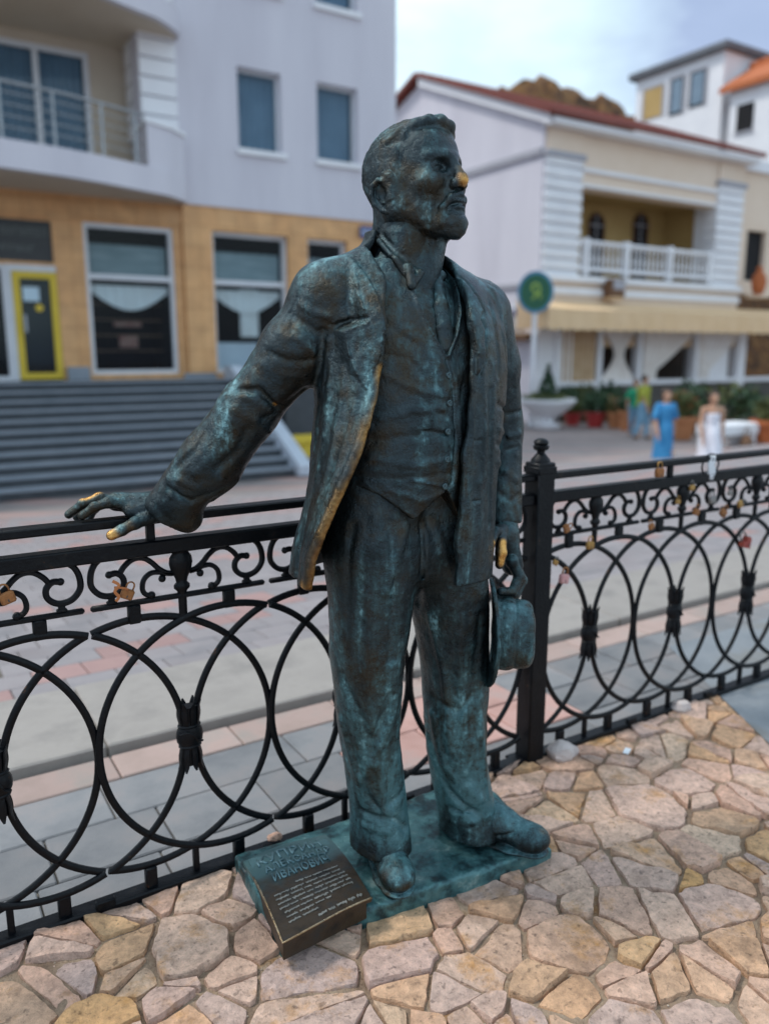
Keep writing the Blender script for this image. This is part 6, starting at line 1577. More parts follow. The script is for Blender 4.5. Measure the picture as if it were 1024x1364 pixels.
q_ = MB(); q_.box(TX(11.5) + .04, TX(15.52) - .04, YF - .06, YF + .036, TZ(4.60), TZ(4.68), bev=.02); q_.box(TX(11.5) + .04, TX(15.52) - .04, YF - .03, YF + .036, TZ(4.34), TZ(4.40), bev=.02); rpt(q_, 'frieze_moulding', M_WHITE2)
# loggia
LB = YF + 2.6
q_ = MB(); wall_with_holes(q_, TX(11.2), TX(15.9), TZ(2.6), TZ(4.6), LB, LB + .3, []); q_.box(TX(11.4), TX(15.6), YF + .6, LB, TZ(4.42), TZ(4.5)); q_.box(TX(15.62), TX(15.9), YF + 1.0, LB, TZ(2.6), TZ(4.5)); rpt(q_, 'loggia_wall', M_OCHRE)
q_ = MB(); q_.box(TX(11.2), TX(15.9), YF, LB, TZ(2.60), TZ(2.74)); rpt(q_, 'loggia_floor', M_CREAM)
for px_ in (793, 852, 915):
    c = at(px_, 300, LB); w_ = .42; z0_ = TZ(2.74); z1_ = c.z
    pl = [(c.x - w_, z0_), (c.x + w_, z0_), (c.x + w_, z1_)] + [(c.x + w_ * math.cos(a), z1_ + w_ * math.sin(a)) for a in [math.pi * k_ / 10 for k_ in range(1, 10)]] + [(c.x - w_, z1_)]
    if px_ == 915: continue
    for nm, gr_, y_, mt in (('arched_window', .0, LB - .03, M_DARKIN), ):
        q_ = MB(); n = len(pl); q_.add([(a, y_, b) for a, b in pl] + [(a, y_ + .025, b) for a, b in pl], [tuple(range(n)), tuple(range(n, 2 * n))[::-1]] + [(i, (i + 1) % n, n + (i + 1) % n, n + i) for i in range(n)]); wo = rpt(q_, nm, mt)
    fr_ = MB(); fr_.sweep([(a, LB - .05, b) for a, b in pl[1:] + [pl[0]]], .10, .08, nrm=(0, 1, 0), n=6); rpt(fr_, 'frame', M_BROWN, par=wo)
    fr_ = MB(); fr_.box(c.x - .03, c.x + .03, LB - .06, LB - .035, z0_, z1_ + w_ * .95); fr_.box(c.x - w_, c.x + w_, LB - .058, LB - .034, z1_ - .04, z1_ + .02); rpt(fr_, 'glazing_bar', M_GREYTRIM, par=wo)
# balustrade
bx0, bx1 = TX(11.5) + .05, TX(15.52) - .05
q_ = MB(); q_.box(bx0, bx1, YF - .02, YF + .16, TZ(3.33), TZ(3.40), bev=.02); rpt(q_, 'balustrade_rail', M_WHITE2)
q_ = MB(); q_.box(bx0, bx1, YF - .02, YF + .16, TZ(2.83), TZ(2.90), bev=.02); rpt(q_, 'balustrade_rail', M_WHITE2)
for px_ in (781, 835, 893, 946):
    x_ = at(px_, 340, YF).x; q_ = MB(); q_.box(x_ - .11, x_ + .11, YF - .05, YF + .20, TZ(2.745), TZ(3.44), bev=.02); rpt(q_, 'balustrade_post', M_WHITE2)
bal = MB(); bal.lathe([(.05, 0), (.05, .04), (.025, .10), (.055, .25), (.045, .36), (.022, .52), (.035, .66), (.05, .70), (.05, .776)], 8); bme = bal.mesh('baluster', 'auto'); bme.materials.append(M_WHITE2)
x_ = bx0 + .2
while x_ < bx1 - .1:
    o = bpy.data.objects.new('baluster', bme); link(o, REST); o.location = (x_ - OB.x, .07, TZ(2.90)); x_ += .235
# cornice under the balustrade, wall above the awning
q_ = MB(); q_.box(XW + .01, TX(16.5), YF + .02, YF + .5, TZ(2.18), TZ(2.61)); rpt(q_, 'wall', M_CREAM2)
q_ = MB(); q_.box(XW - .12, TX(16.5), YF - .18, YF + .018, TZ(2.60), TZ(2.72), bev=.03); q_.box(XW - .05, TX(16.5), YF - .10, YF + .017, TZ(2.36), TZ(2.50), bev=.03); rpt(q_, 'cornice', M_WHITE2)
# awning: sloping canvas and hanging valance
aw = MB(); xa, xb = 18.0, 33; ya, yb = YF - .02, 19.15; za, zb_ = TZ(2.25), TZ(2.05)
n = 60; vs = []
for j in range(6):
    for i in range(n + 1):
        u = i / n; v = j / 5; vs.append((xa + (xb - xa) * u, ya + (yb - ya) * v, za + (zb_ - za) * v - .05 * math.sin(math.pi * v) * (.6 + .4 * math.sin(u * 60))))
aw.add(vs, [(j * (n + 1) + i, j * (n + 1) + i + 1, (j + 1) * (n + 1) + i + 1, (j + 1) * (n + 1) + i) for j in range(5) for i in range(n)])
AW = rpt(aw, 'awning', M_AWN, smooth=True)
va = MB(); vs = []
for j in range(5):
    for i in range(241):
        u = i / 240; v = j / 4; vs.append((xa + (xb - xa) * u, yb - .01 + .03 * v * math.sin(u * 130) , zb_ - .62 * v - (.05 * abs(math.sin(u * 95)) if j == 4 else 0)))
va.add(vs, [(j * 241 + i, j * 241 + i + 1, (j + 1) * 241 + i + 1, (j + 1) * 241 + i) for j in range(4) for i in range(240)]); 
vs = []; b0 = [(18.0, ya, za), (18.0, yb, zb_), (18.0, yb, zb_ - .62), (18.0, ya, zb_ - .62)]; va.add(b0, [(0, 1, 2, 3)])
rpt(va, 'valance', M_AWN, smooth=True, par=AW)
# ground-floor glazing: white posts, sill, curtains tied back
posts_px = [741, 797, 850, 925, 985, 1040]
px_x = [at(p_, 480, YF).x for p_ in posts_px]
q_ = MB(); q_.box(XW + .01, px_x[0] - .02, YF, YF + .4, -1.2, TZ(2.2)); rpt(q_, 'wall', M_WHITE2)
for i, x_ in enumerate(px_x):
    w_ = .12 if i != 4 else .26; q_ = MB(); q_.box(x_ - w_, x_ + w_, YF - .08, YF + .25, -1.2, TZ(1.75), bev=.02); rpt(q_, 'shopfront_post', M_WHITE2)
q_ = MB(); q_.box(px_x[0], 33, YF - .12, YF + .24, .06 + .05, .28, bev=.02); rpt(q_, 'window_board', M_WHITE2)
q_ = MB(); q_.box(px_x[0] + .1, 33, YF + .02, YF + .2, -1.2, .10); rpt(q_, 'dado', noise_mat('dark_dado', [(.06, .055, .05), (.10, .09, .08)], 3, .8, .2, 30))
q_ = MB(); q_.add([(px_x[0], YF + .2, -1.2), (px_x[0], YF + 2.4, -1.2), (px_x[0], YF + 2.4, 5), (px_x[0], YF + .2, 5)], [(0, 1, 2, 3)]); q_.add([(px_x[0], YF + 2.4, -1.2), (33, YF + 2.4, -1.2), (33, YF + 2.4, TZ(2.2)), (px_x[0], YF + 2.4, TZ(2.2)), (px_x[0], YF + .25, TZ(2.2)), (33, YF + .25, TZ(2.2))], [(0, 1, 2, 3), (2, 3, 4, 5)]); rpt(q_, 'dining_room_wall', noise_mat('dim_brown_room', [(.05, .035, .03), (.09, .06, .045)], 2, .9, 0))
for i in range(4):
    xa_, xb_ = px_x[i] + .17, px_x[i + 1] - .17
    q_ = MB(); vs = []; n = 40
    mode = i
    for j in range(15):
        v = j / 14; t_ = math.sin(math.pi * min(1, v * 1.02)) ** 1.3
        for k_ in range(n + 1):
            u = k_ / n
            if mode == 0: xx_ = xa_ + (xb_ - xa_) * u
            elif mode == 1: xx_ = xa_ + (xb_ - xa_) * (.5 + (u - .5) * (1 - .72 * t_))
            elif mode >= 2: xx_ = xa_ + (xb_ - xa_) * (u * (1 - .75 * min(1, v * 1.25) ** 1.2) + .04)
            else: xx_ = xa_ + (xb_ - xa_) * (u * (1 - .65 * min(1, v * 1.2) ** 1.2) + .22 * t_)
            vs.append((xx_, YF + .02 + .05 * math.sin(u * 44), TZ(1.75) + (.26 - TZ(1.75)) * v))
    q_.add(vs, [(j * (n + 1) + k_, j * (n + 1) + k_ + 1, (j + 1) * (n + 1) + k_ + 1, (j + 1) * (n + 1) + k_) for j in range(14) for k_ in range(n)]); rpt(q_, 'curtain', M_CURTB if mode == 0 else M_CURTW, smooth=True)
    if mode: 
        q_ = MB(); curtain(q_, xa_, xb_, TZ(1.40), TZ(1.75), YF + .10, .03, .2); rpt(q_, 'pelmet_curtain', M_CURTB, smooth=True)
for px_ in (817, 889, 958):
    c = at(px_, 452, YF + .6); q_ = MB(); q_.lathe([(.04, .2), (.13, .12), (.17, 0), (.12, -.12), (.05, -.15)], 10, Matrix.Translation(c)); rpt(q_, 'wicker_lampshade', noise_mat('wicker', [(.45, .22, .10), (.60, .34, .18)], 20, .8, 0), smooth=True)
# next bay to the right
q_ = MB(); wall_with_holes(q_, TX(16.38), 36, TZ(2.6), EAVE - .5, YF + .3, YF + .6, [(30.4, 31.7, TZ(2.9), TZ(4.0))]); rpt(q_, 'wall', M_CREAM2)
q_ = MB(); q_.box(30.4, 31.7, YF + .5, YF + .55, TZ(2.9), TZ(4.0)); rpt(q_, 'window', M_DARKIN)
q_ = MB(); q_.box(TX(16.38), 36, YF + .1, YF + .7, EAVE - .5, EAVE - .1); rpt(q_, 'cornice', M_WHITE2)
# wall-mounted bits
def thing_box(name, label, cat, parts_, loc):
    e_ = empty(name, loc, label, cat)
    for (nm, mt, bx, bev) in parts_: q_ = MB(); q_.box(*bx, bev=bev); q_.build(nm, mt, e_)
    return e_
c = at(818, 384, YF - .3); thing_box('wall_box', 'small brown ventilation box on the ledge above the awning', 'box', [('case', M_BROWN, (-.35, .35, -.2, .25, -.3, .3), .03), ('grille', M_GREYTRIM, (-.28, .28, -.23, -.203, -.05, .25), .0), ('bracket', M_AWN, (-.3, .3, -.15, .25, -.42, -.302), .02)], c)
c = at(1010, 378, YF - .5); 
v_ = empty('lantern', c, 'orange terracotta lantern standing on the ledge at the right edge', 'lantern'); q_ = MB(); q_.lathe([(.16, -.45), (.26, -.2), (.30, .1), (.22, .35), (.10, .5), (.14, .6), (.02, .7)], 12); q_.build('vessel', M_ORROOF, v_, smooth=True); q_ = MB(); q_.box(-.35, .35, -.3, .3, -.55, -.452, bev=.03); q_.build('base', M_CREAM2, v_)
XG = XW - .02
def at_x(px_, py_, X): d_ = ray(px_, py_); return Vector((0, 0, CAM_H)) + d_ * (X / d_.x)
c = at_x(672, 425, XG - .2); thing_box('wall_lamp_box', 'dark brown box fixed to the gable wall left of the green sign', 'box', [('case', M_BROWN, (-.15, .18, -.25, .25, -.28, .28), .03), ('cover', M_GREYTRIM, (-.17, -.152, -.18, .18, -.2, .2), 0)], c)
c = at_x(689, 422, XG - .06); e_ = thing_box('wall_notice', 'white notice with blue square on the gable wall beside the green sign', 'sign', [('board', M_TRIM, (-.02, .05, -.32, .32, -.42, .42), .0), ('blue_field', MATS['blue_enamel'], (-.03, -.022, -.18, .18, .02, .30), 0)], c)
c = at_x(686, 448, XG - .25); e_ = thing_box('window_box', 'brown flower box on the gable wall under the white notice', 'planter', [('trough', MATS['brown_wood'], (-.2, .22, -.8, .8, -.16, .05), .02), ('rim', M_AWN, (-.23, .24, -.84, .84, .052, .10), .01)], c)

# ---- round green sign on a white pole
SGN = empty('round_sign', (17.73, 19.5, -1.07), 'round green sign with blue rim on a tall white pole', 'sign')
q_ = MB(); q_.lathe([(.14, 0), (.14, .12), (.085, .16), (.075, 4.0)], 12); q_.build('pole', M_WHITE2, SGN, smooth='auto')
disc_d = Vector((-.60, -.80, 0)).normalized(); zr_ = 3.15 + 1.07
def disc(r_, th, y_off, name, mat, zs=1.15, par=SGN):
    q_ = MB(); q_.lathe([(.001, 0), (r_, 0), (r_, th), (.001, th)], 32, Matrix.Translation(Vector((0, 0, zr_)) + disc_d * y_off) @ Matrix.Rotation(math.atan2(disc_d.y, disc_d.x), 4, 'Z') @ Matrix.Rotation(math.pi / 2, 4, 'Y')); 
    q_.v = [(a, b, zr_ + (c - zr_) * zs) for a, b, c in q_.v]; return q_.build(name, mat, par, smooth='auto')
M_GREEN = noise_mat('green_enamel', [(.004, .085, .04), (.008, .11, .05)], 3, .4, 0); M_BLUE = noise_mat('blue_rim', [(.05, .20, .34), (.07, .25, .40)], 3, .4, 0)
disc(.56, .16, -.08, 'rim', M_BLUE); disc(.47, .02, .082, 'face', M_GREEN)
M_LIME = noise_mat('yellow_green_emblem', [(.22, .36, .06), (.30, .44, .08)], 3, .5, 0)
em = MB(); sdv = Vector((disc_d.y, -disc_d.x, 0)) * -1
def ep(a, b): v = Vector((0, 0, zr_ + b)) + sdv * a + disc_d * .112; return v
em.sweep(smooth_curve([ep(-.10, -.24), ep(-.02, -.12), ep(.10, -.02), ep(.12, .12), ep(.02, .24), ep(-.10, .20), ep(-.12, .08), ep(-.02, .0), ep(.14, -.10), ep(.12, -.22)], 5), .075, .012, nrm=disc_d, n=6); em.build('emblem', M_LIME, SGN, smooth=True)
q_ = MB(); q_.box(-.05, .05, -.05, .05, 3.9, 4.4); q_.build('bracket', M_WHITE2, SGN)

# ---- plants and pots in front of the restaurant
M_LEAF = noise_mat('dark_green_leaves', [(.015, .045, .02), (.04, .09, .035)], 9, .7, 0); M_LEAF2 = noise_mat('olive_leaves', [(.06, .08, .02), (.12, .13, .04)], 9, .7, 0)
M_REDPOT = noise_mat('red_plastic_pot', [(.32, .02, .02), (.40, .035, .03)], 5, .5, 0); M_TERRA = noise_mat('terracotta_pot', [(.40, .15, .06), (.50, .22, .10)], 5, .8, .2, 40)
rf = random.Random(31)
def foliage(par, c, rx, ry, rz, n, mat, shape='ball', size=.07):
    q_ = MB()
    for _ in range(n):
        u, v = rf.random(), rf.random()
        if shape == 'cone':
            h_ = rf.random() ** 1.4; a = rf.random() * 6.28; r_ = (1 - h_) * rf.uniform(.5, 1.05); p = Vector((rx * r_ * math.cos(a), ry * r_ * math.sin(a), rz * h_ * 2 - rz * .4))
        else:
            while True:
                p = Vector((rf.uniform(-1, 1), rf.uniform(-1, 1), rf.uniform(-1, 1)))
                if .25 < p.length < 1: break
            p = Vector((p.x * rx, p.y * ry, p.z * rz)) * rf.uniform(.8, 1.15)
        d_ = Vector((rf.gauss(0, 1), rf.gauss(0, 1), rf.gauss(0, 1))).normalized(); e1 = d_.orthogonal().normalized() * size * rf.uniform(.6, 1.3); e2 = d_.cross(e1).normalized() * size * .45
        p = p + Vector(c); q_.add([p - e1, p + e2, p + e1, p - e2], [(0, 1, 2, 3)])
    return props(q_.build('foliage', mat, par), kind='stuff')
def plant(px_, py_, label, potr, poth, pmat, leaf, lr, lh, shape='ball', z=-1.07, cat='potted plant', group=None, pts=None, n=260, flowers=None):
    c = gr(px_, py_, z); e_ = empty('potted_plant', c, label, cat, group)
    q_ = MB(); prof = pts or [(potr * .68, 0), (potr * .95, poth * .85), (potr * 1.08, poth * .86), (potr * 1.08, poth), (potr * .9, poth), (potr * .85, poth * .9)]
    q_.lathe(prof, 18); q_.build('pot', pmat, e_, smooth='auto')
    q_ = MB(); q_.sweep([(0, 0, poth * .7), (.01, 0, poth + lh * .6)], .05, .05, n=6); q_.build('stem', M_BROWN, e_)
    foliage(e_, (0, 0, poth + lh * (.8 if shape == 'ball' else .35)), lr, lr, lh, n, leaf, shape, .06 + lr * .10)
    if flowers: foliage(e_, (0, 0, poth + lh * 1.0), lr * 1.02, lr * 1.02, lh * .9, 60, flowers, 'ball', .05)['kind'] = 'stuff'
    return e_
bowl = [(.42, 0), (.46, .10), (.24, .18), (.20, .30), (.48, .44), (.80, .72), (.86, .80), (.90, .84), (.90, .92), (.80, .92), (.70, .84)]
plant(727, 570, 'large white bowl planter on a foot with a small dark conifer', .8, .92, M_WHITE2, M_LEAF, .38, .55, 'cone', pts=bowl, n=420)
e_ = foliage(bpy.data.objects['potted_plant'], (0, 0, .98), .75, .75, .14, 200, M_LEAF2, 'ball', .10)
M_PINKF = noise_mat('pink_flowers', [(.50, .12, .12), (.62, .25, .22)], 5, .7, 0)
plant(690, 556, 'terracotta pot with a grey-green shrub against the gable wall', .26, .42, M_TERRA, M_LEAF, .30, .42, z=-1.07)
plant(757, 562, 'dark bushy plant in a brown pot right of the white bowl', .30, .45, M_BROWN, M_LEAF, .48, .42)
plant(762, 566, 'red pot with a low plant, nearest the white bowl', .27, .42, M_REDPOT, M_LEAF2, .34, .22)
plant(792, 569, 'red pot with a leafy plant between dark shrubs', .32, .48, M_REDPOT, M_LEAF, .42, .40)
plant(776, 561, 'olive shrub behind the two red pots', .28, .40, M_BROWN, M_LEAF2, .52, .50)
plant(810, 562, 'dark shrub in a brown pot right of the red pots', .30, .45, M_BROWN, M_LEAF, .50, .55)
plant(818, 570, 'terracotta pot with orange-pink flowers below the second window', .26, .50, M_TERRA, M_LEAF2, .30, .30, flowers=M_PINKF)
plant(834, 573, 'tall terracotta pot next to the person in green', .28, .60, M_TERRA, M_LEAF, .34, .25)
plant(905, 585, 'big terracotta pot with orange flowers between the two strolling women', .42, .62, M_TERRA, M_LEAF2, .46, .40, flowers=M_ORROOF)
plant(918, 578, 'broad dark shrub behind the orange flower pot', .34, .5, M_BROWN, M_LEAF, .62, .62)
plant(968, 582, 'olive bush behind the white bench', .34, .5, M_BROWN, M_LEAF2, .70, .60)
plant(990, 585, 'dark bush beside the window post near the right edge', .30, .5, M_BROWN, M_LEAF, .55, .55)
plant(1019, 600, 'orange-red clay pot at the right edge of the terrace', .40, .75, M_ORROOF, M_LEAF2, .36, .30)
c = gr(966, 602, -1.07); BN = empty('bench', c, 'white box bench with a brown bag on it behind the woman in white', 'bench')
q_ = MB(); q_.box(-.75, .75, -.35, .35, .42, .70, bev=.04); q_.build('seat', M_WHITE2, BN)
for s_ in (-.6, .6): q_ = MB(); q_.box(s_ - .12, s_ + .12, -.3, .3, 0, .42, bev=.02); q_.build('leg', M_WHITE2, BN)
c2 = c + Vector((.15, -.42, 0)); e_ = empty('bag', c2, 'brown bag resting on the ground against the white bench', 'bag'); q_ = MB(); q_.ball((0, 0, .22), .22, 12, 8, (1, .6, 1)); q_.build('pouch', M_BROWN, e_, smooth=True); q_ = MB(); q_.sweep([(-.12, 0, .38), (-.08, 0, .56), (0, 0, .62), (.08, 0, .56), (.12, 0, .38)], .03, .02, n=6); q_.build('handle', M_BROWN, e_, smooth=True)

# ---- passers-by
M_SKIN = noise_mat('tanned_skin', [(.46, .25, .16), (.54, .31, .20)], 6, .55, 0); M_HAIR = noise_mat('dark_hair', [(.03, .018, .012), (.07, .04, .025)], 12, .6, .3, 60)
M_BLUED = noise_mat('blue_dress_cloth', [(.02, .18, .42), (.05, .27, .52)], 5, .8, .4, 30); M_WHT = noise_mat('white_cotton', [(.68, .68, .76), (.78, .78, .84)], 5, .8, .4, 30)
M_JEANS = noise_mat('light_blue_denim', [(.16, .32, .46), (.22, .40, .54)], 6, .8, .2, 50); M_GRNT = noise_mat('green_shirt_cloth', [(.01, .28, .14), (.03, .36, .18)], 6, .8, .2, 50); M_YELT = noise_mat('olive_yellow_cloth', [(.30, .32, .03), (.40, .40, .06)], 6, .8, .2, 50)
def person(px_, py_, h, face, label, outfit, stride=.16, seed=1, hair='long'):
    """face = direction the person walks (world azimuth)"""
    loc = gr(px_, py_, -1.07); root = empty('person', loc, label, 'person')
    f = h / 1.68; Fd = Vector((math.cos(face), math.sin(face), 0)); Ld = Vector((-Fd.y, Fd.x, 0)); res = .0115
    def W(fwd, lft, up): return tuple(Fd * fwd * f + Ld * lft * f + Vector((0, 0, up * f)))
    def sd(lo=-.06, hi=1.75): return SDF((-.5 * f, -.5 * f, lo * f), (.5 * f, .5 * f, hi * f), res)
    def fin(s_, nm, mt):
        s_.build(nm, mt, root); o = LAST[0]; return o
    B_ = sd()
    for s_ in (-1, 1):
        st = stride * s_
        hip, kn, an = (0, s_ * .09, .86), (st * .6 + .04, s_ * .09, .47), (st * 1.1 - (.06 if s_ < 0 else 0), s_ * .09, .09)
        B_.cone(W(*hip), W(*kn), .085 * f, .055 * f, .02); B_.cone(W(*kn), W(*an), .055 * f, .036 * f, .02); B_.cone(W(*an), W(an[0] + .13, an[1], .04), .036 * f, .028 * f, .02)
        sh, el, wr = (0, s_ * .175, 1.36), (-st * .35, s_ * .225, 1.09), (-st * .7 + .08, s_ * .22, .86)
        B_.cone(W(*sh), W(*el), .046 * f, .036 * f, .02); B_.cone(W(*el), W(*wr), .036 * f, .026 * f, .02)
        B_.cone(W(*wr), W(wr[0] + .03, wr[1], wr[2] - .09), .028 * f, .024 * f, .01, flat=tuple(Ld), ff=1.5)
        for k_ in range(4): B_.cone(W(wr[0] + .01 + k_ * .016, wr[1], wr[2] - .085), W(wr[0] + .03 + k_ * .014, wr[1], wr[2] - .165 + abs(k_ - 1.5) * .008), .0095, .008, .002)
        B_.cone(W(wr[0] + .03, wr[1], wr[2] - .04), W(wr[0] + .075, wr[1], wr[2] - .09), .011, .009, .004)
    B_.cone(W(0, 0, .92), W(0, 0, 1.10), .125 * f, .105 * f, .03); B_.cone(W(0, 0, 1.12), W(0, 0, 1.32), .11 * f, .12 * f, .03, flat=tuple(Fd), ff=1.3); B_.cone(W(0, -.12, 1.37), W(0, .12, 1.37), .055 * f, .055 * f, .03)
    B_.cone(W(0, 0, 1.38), W(.02, 0, 1.50), .048 * f, .045 * f, .02); B_.ell(W(.025, 0, 1.57), (.088 * f, .074 * f, .105 * f), .01); B_.cone(W(.10, 0, 1.575), W(.118, 0, 1.555), .012 * f, .014 * f, .008)
    B_.ell(W(.085, 0, 1.50), (.03 * f, .035 * f, .025 * f), .01)
    for s_ in (-1, 1): B_.ell(W(.098, s_ * .032, 1.585), (.018 * f, .018 * f, .012 * f), .006, 'sub'); B_.ell(W(.02, s_ * .078, 1.565), (.018, .01, .028), .004)
    fin(B_, 'body', M_SKIN)
    Hs = sd(1.2, 1.75); Hs.ell(W(-.005, 0, 1.60), (.105 * f, .092 * f, .105 * f), .01); Hs.ell(W(.09, 0, 1.555), (.07 * f, .075 * f, .085 * f), .01, 'sub')
    if hair == 'long': Hs.cone(W(-.06, 0, 1.56), W(-.075, 0, 1.34), .075 * f, .055 * f, .03)
    if hair == 'bun': Hs.ell(W(-.11, 0, 1.64), (.05 * f,) * 3, .02)
    Hs.rough(seed, (.03, .006)); fin(Hs, 'hair', M_HAIR)
    if outfit == 'blue':
        D_ = sd(.2, 1.45); D_.loft([(z * f, 0, 0, a * f, a * f, a * .82 * f, a * .82 * f, face) for z, a in ((.30, .24), (.50, .215), (.75, .20), (.92, .195), (1.08, .155), (1.22, .17), (1.34, .175), (1.41, .11))], .01)
        for s_ in (-1, 1): D_.cone(W(0, s_ * .14, 1.36), W(-stride * s_ * .3, s_ * .23, 1.16), .075 * f, .068 * f, .03)
        for k_ in range(7): D_.line([W(.17 * math.cos(k_ * .9), .17 * math.sin(k_ * .9), .95), W(.24 * math.cos(k_ * .9 + .1), .24 * math.sin(k_ * .9 + .1), .3)], .025, .014 * (-1) ** k_)
        D_.rough(seed, (.06, .008)); fin(D_, 'dress', M_BLUED)
    elif outfit == 'white':
        D_ = sd(.2, 1.35); D_.loft([(z * f, 0, 0, a * f, a * f, a * .85 * f, a * .85 * f, face) for z, a in ((.28, .30), (.50, .25), (.75, .205), (.92, .185), (1.08, .135), (1.20, .145), (1.29, .145))], .01)
        for k_ in range(8): D_.line([W(.16 * math.cos(k_ * .8), .16 * math.sin(k_ * .8), .98), W(.30 * math.cos(k_ * .8 + .1), .30 * math.sin(k_ * .8 + .1), .28)], .025, .016 * (-1) ** k_)
        D_.rough(seed, (.06, .008)); fin(D_, 'dress', M_WHT)
    else:
        D_ = sd(.85, 1.45); D_.loft([(z * f, 0, 0, a * f, a * f, a * .8 * f, a * .8 * f, face) for z, a in ((.86, .175), (1.05, .16), (1.22, .175), (1.36, .18), (1.41, .11))], .01)
        for s_ in (-1, 1): D_.cone(W(0, s_ * .15, 1.36), W(-stride * s_ * .3, s_ * .235, 1.16), .07 * f, .066 * f, .03)
        D_.rough(seed, (.06, .008)); fin(D_, 'shirt', M_GRNT if outfit == 'green' else M_YELT)
        T_ = sd(.04, .98); T_.cone(W(0, -.03, .90), W(0, .03, .90), .13 * f, .13 * f, .03)
        for s_ in (-1, 1):
            st = stride * s_; T_.cone(W(0, s_ * .09, .86), W(st * .6 + .04, s_ * .09, .47), .10 * f, .073 * f, .03); T_.cone(W(st * .6 + .04, s_ * .09, .47), W(st * 1.1 - (.06 if s_ < 0 else 0), s_ * .09, .11), .073 * f, .06 * f, .03)
        T_.rough(seed + 3, (.06, .008)); fin(T_, 'trousers', M_JEANS)
    SH = MB()
    for s_ in (-1, 1):
        st = stride * s_; a0 = st * 1.1 - (.06 if s_ < 0 else 0); c_ = Vector(W(a0 + .05, s_ * .09, .02)); SH.ball(tuple(c_), .075 * f, 10, 6, (abs(Fd.x) * .9 + .5, abs(Fd.y) * .9 + .5, .40))
    SH.build('shoes', M_BROWN, root, smooth=True)
    return root
person(880, 633, 1.66, R(-115), 'woman in a bright blue dress walking towards the railing', 'blue', .17, 71, 'bun')
person(941, 643, 1.66, R(-120), 'woman in a long white dress with bare shoulders walking past the bench', 'white', .12, 72, 'long')
person(853, 584, 1.74, R(-60), 'person in yellow-green top and light jeans standing by the tall pots', 'yellow', .10, 73, 'short')
person(843, 580, 1.60, R(-140), 'person in a bright green shirt half hidden beside the one in yellow-green', 'green', .08, 74, 'short')

# ---- far away: house on the hillside, orange roofs, rocky slope
OF = Vector((44, 38, 0)); FH = empty('hillside_house', (42, 34, 14), 'white house with three tall windows on the hillside under the clouds', 'building')
def fp(mb, name, mat, par=None, root=FH): L0 = root.location; mb.v = [(a - L0.x, b - L0.y, c - L0.z) for a, b, c in mb.v]; return mb.build(name, mat, par or root)
q_ = MB(); q_.box(42, 54, 31.35, 37.6, 8, 17.95); fp(q_, 'wall', M_WHITE2)
q_ = MB(); q_.box(41.6, 54.3, 31.0, 38.0, 17.96, 18.35, bev=.05); fp(q_, 'roof', noise_mat('slate_grey_roof', [(.10, .11, .13), (.15, .16, .18)], 2, .7, 0))
q_ = MB(); q_.prism([(43.5, 34.5), (47, 34.5), (47, 38), (43.5, 38)], 18.36, 19.0); fp(q_, 'roof_cabin', MATS['slate_grey_roof'])
for (ya_, yb_, za_, zb_, mt) in ((35.5, 36.9, 15.5, 17.2, M_OCHRE), (34.0, 34.9, 15.3, 17.3, M_CURT), (32.5, 33.5, 15.4, 17.3, M_CURT)):
    q_ = MB(); q_.box(41.93, 41.997, ya_, yb_, za_, zb_); w_ = fp(q_, 'window', M_DARKIN if mt is not M_OCHRE else mt)
    q_ = MB(); q_.box(41.9, 41.928, ya_ - .12, ya_, za_, zb_); q_.box(41.9, 41.928, yb_, yb_ + .12, za_, zb_); q_.box(41.9, 41.928, ya_ - .12, yb_ + .12, zb_ + .002, zb_ + .12); fp(q_, 'frame', M_GREYTRIM, par=w_)
    if mt is M_CURT: q_ = MB(); q_.add([(41.92, ya_ + .1, za_ + .1), (41.92, yb_ - .1, za_ + .1), (41.92, yb_ - .1, zb_ - .1), (41.92, ya_ + .1, zb_ - .1)], [(0, 1, 2, 3)]); fp(q_, 'pane', M_CURT, par=w_)
FH2 = empty('orange_roofed_house', (44, 28, 12), 'pale house with orange tiled roof at the right edge above the restaurant', 'building')
q_ = MB(); q_.box(41.5, 60, 24, 30.4, 8, 15.6); fp(q_, 'wall', M_WHITE2, root=FH2)
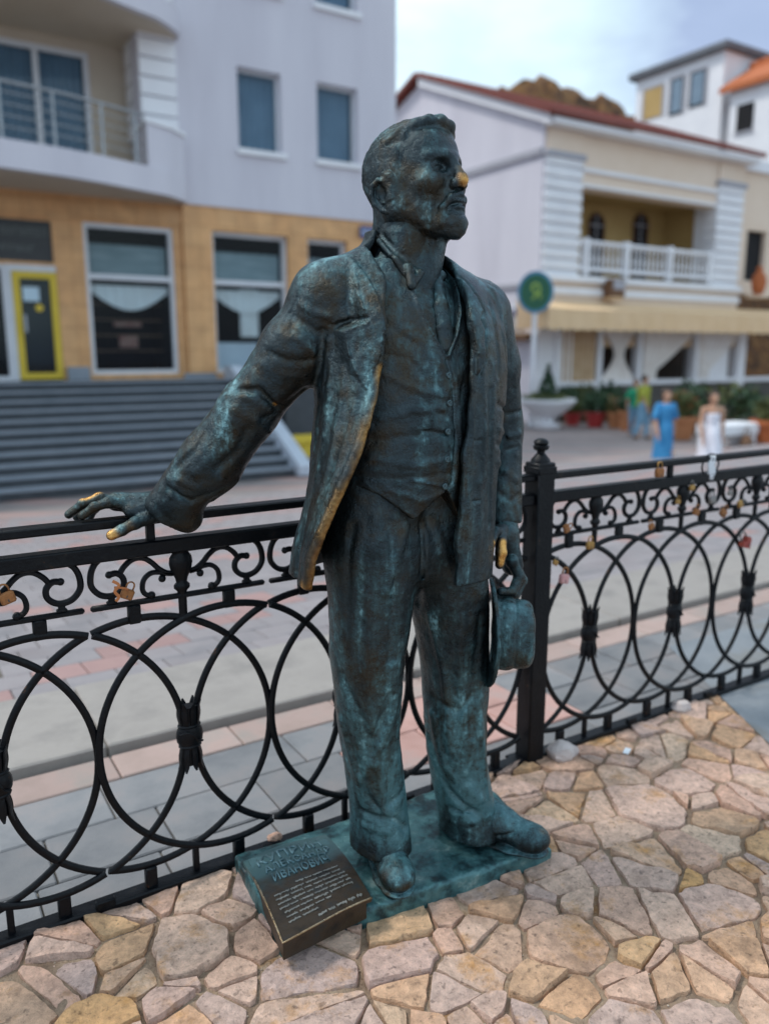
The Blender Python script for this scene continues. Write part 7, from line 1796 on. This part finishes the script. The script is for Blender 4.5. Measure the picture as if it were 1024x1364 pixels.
for k_, (xa, xb, za, zb_) in enumerate(((41.1, 43.6, 15.35, 16.8), (43.6, 48.5, 17.1, 19.0))):
    q_ = MB(); q_.add([(xa, 23.5, za), (xa, 30.9, za), (xb, 30.9, zb_), (xb, 23.5, zb_), (xa, 23.5, za + .3), (xa, 30.9, za + .3), (xb, 30.9, zb_ + .3), (xb, 23.5, zb_ + .3)], [(0, 1, 2, 3), (4, 7, 6, 5), (0, 4, 5, 1), (1, 5, 6, 2), (2, 6, 7, 3), (0, 3, 7, 4)]); fp(q_, 'roof', M_ORROOF, root=FH2)
for (ya_, yb_, za_, zb_) in ((28.9, 29.9, 13.2, 14.6), (26.5, 27.6, 13.0, 15.0)):
    q_ = MB(); q_.box(41.43, 41.497, ya_, yb_, za_, zb_); w_ = fp(q_, 'window', M_DARKIN, root=FH2); q_ = MB(); q_.box(41.40, 41.428, ya_ - .1, yb_ + .1, za_ - .12, za_ - .002); fp(q_, 'window_sill', M_GREYTRIM, par=w_, root=FH2)
q_ = MB(); q_.box(44.5, 45.3, 26, 26.8, 17.4, 19.2); fp(q_, 'chimney', M_WHITE2, root=FH2)
# hillside terrain
M_HILL = noise_mat('dry_rocky_slope', [(.015, .012, .006), (.09, .038, .014), (.20, .095, .03), (.025, .020, .010)], 1.1, .95, .8, 2.0, bdist=.4)
h_ = MB(); NXh, NYh = 260, 110; vs = []
for j in range(NYh + 1):
    for i in range(NXh + 1):
        x = 20 + 160 * i / NXh; y = 38 + 110 * j / NYh
        up_ = min(1, (y - 38) / 7); z = -1.0 + up_ * (20.9 + .03 * max(-40, min(0, x - 55))) + up_ * (1.3 * mn.noise(Vector((x * .09, y * .09, 0))) + 1.0 * mn.noise(Vector((x * .32, y * .32, 4))) + .8 * mn.noise(Vector((x * .9, y * .9, 7))))
        pass
        if x < 40: z -= (40 - x) * .45 * up_
        vs.append((x, y, max(-1.3, z)))
h_.add(vs, [(j * (NXh + 1) + i, j * (NXh + 1) + i + 1, (j + 1) * (NXh + 1) + i + 1, (j + 1) * (NXh + 1) + i) for j in range(NYh) for i in range(NXh)])
HL = h_.build('hills', M_HILL, smooth=True); props(HL, kind='structure')
print('done', round(time.time() - T0, 1))
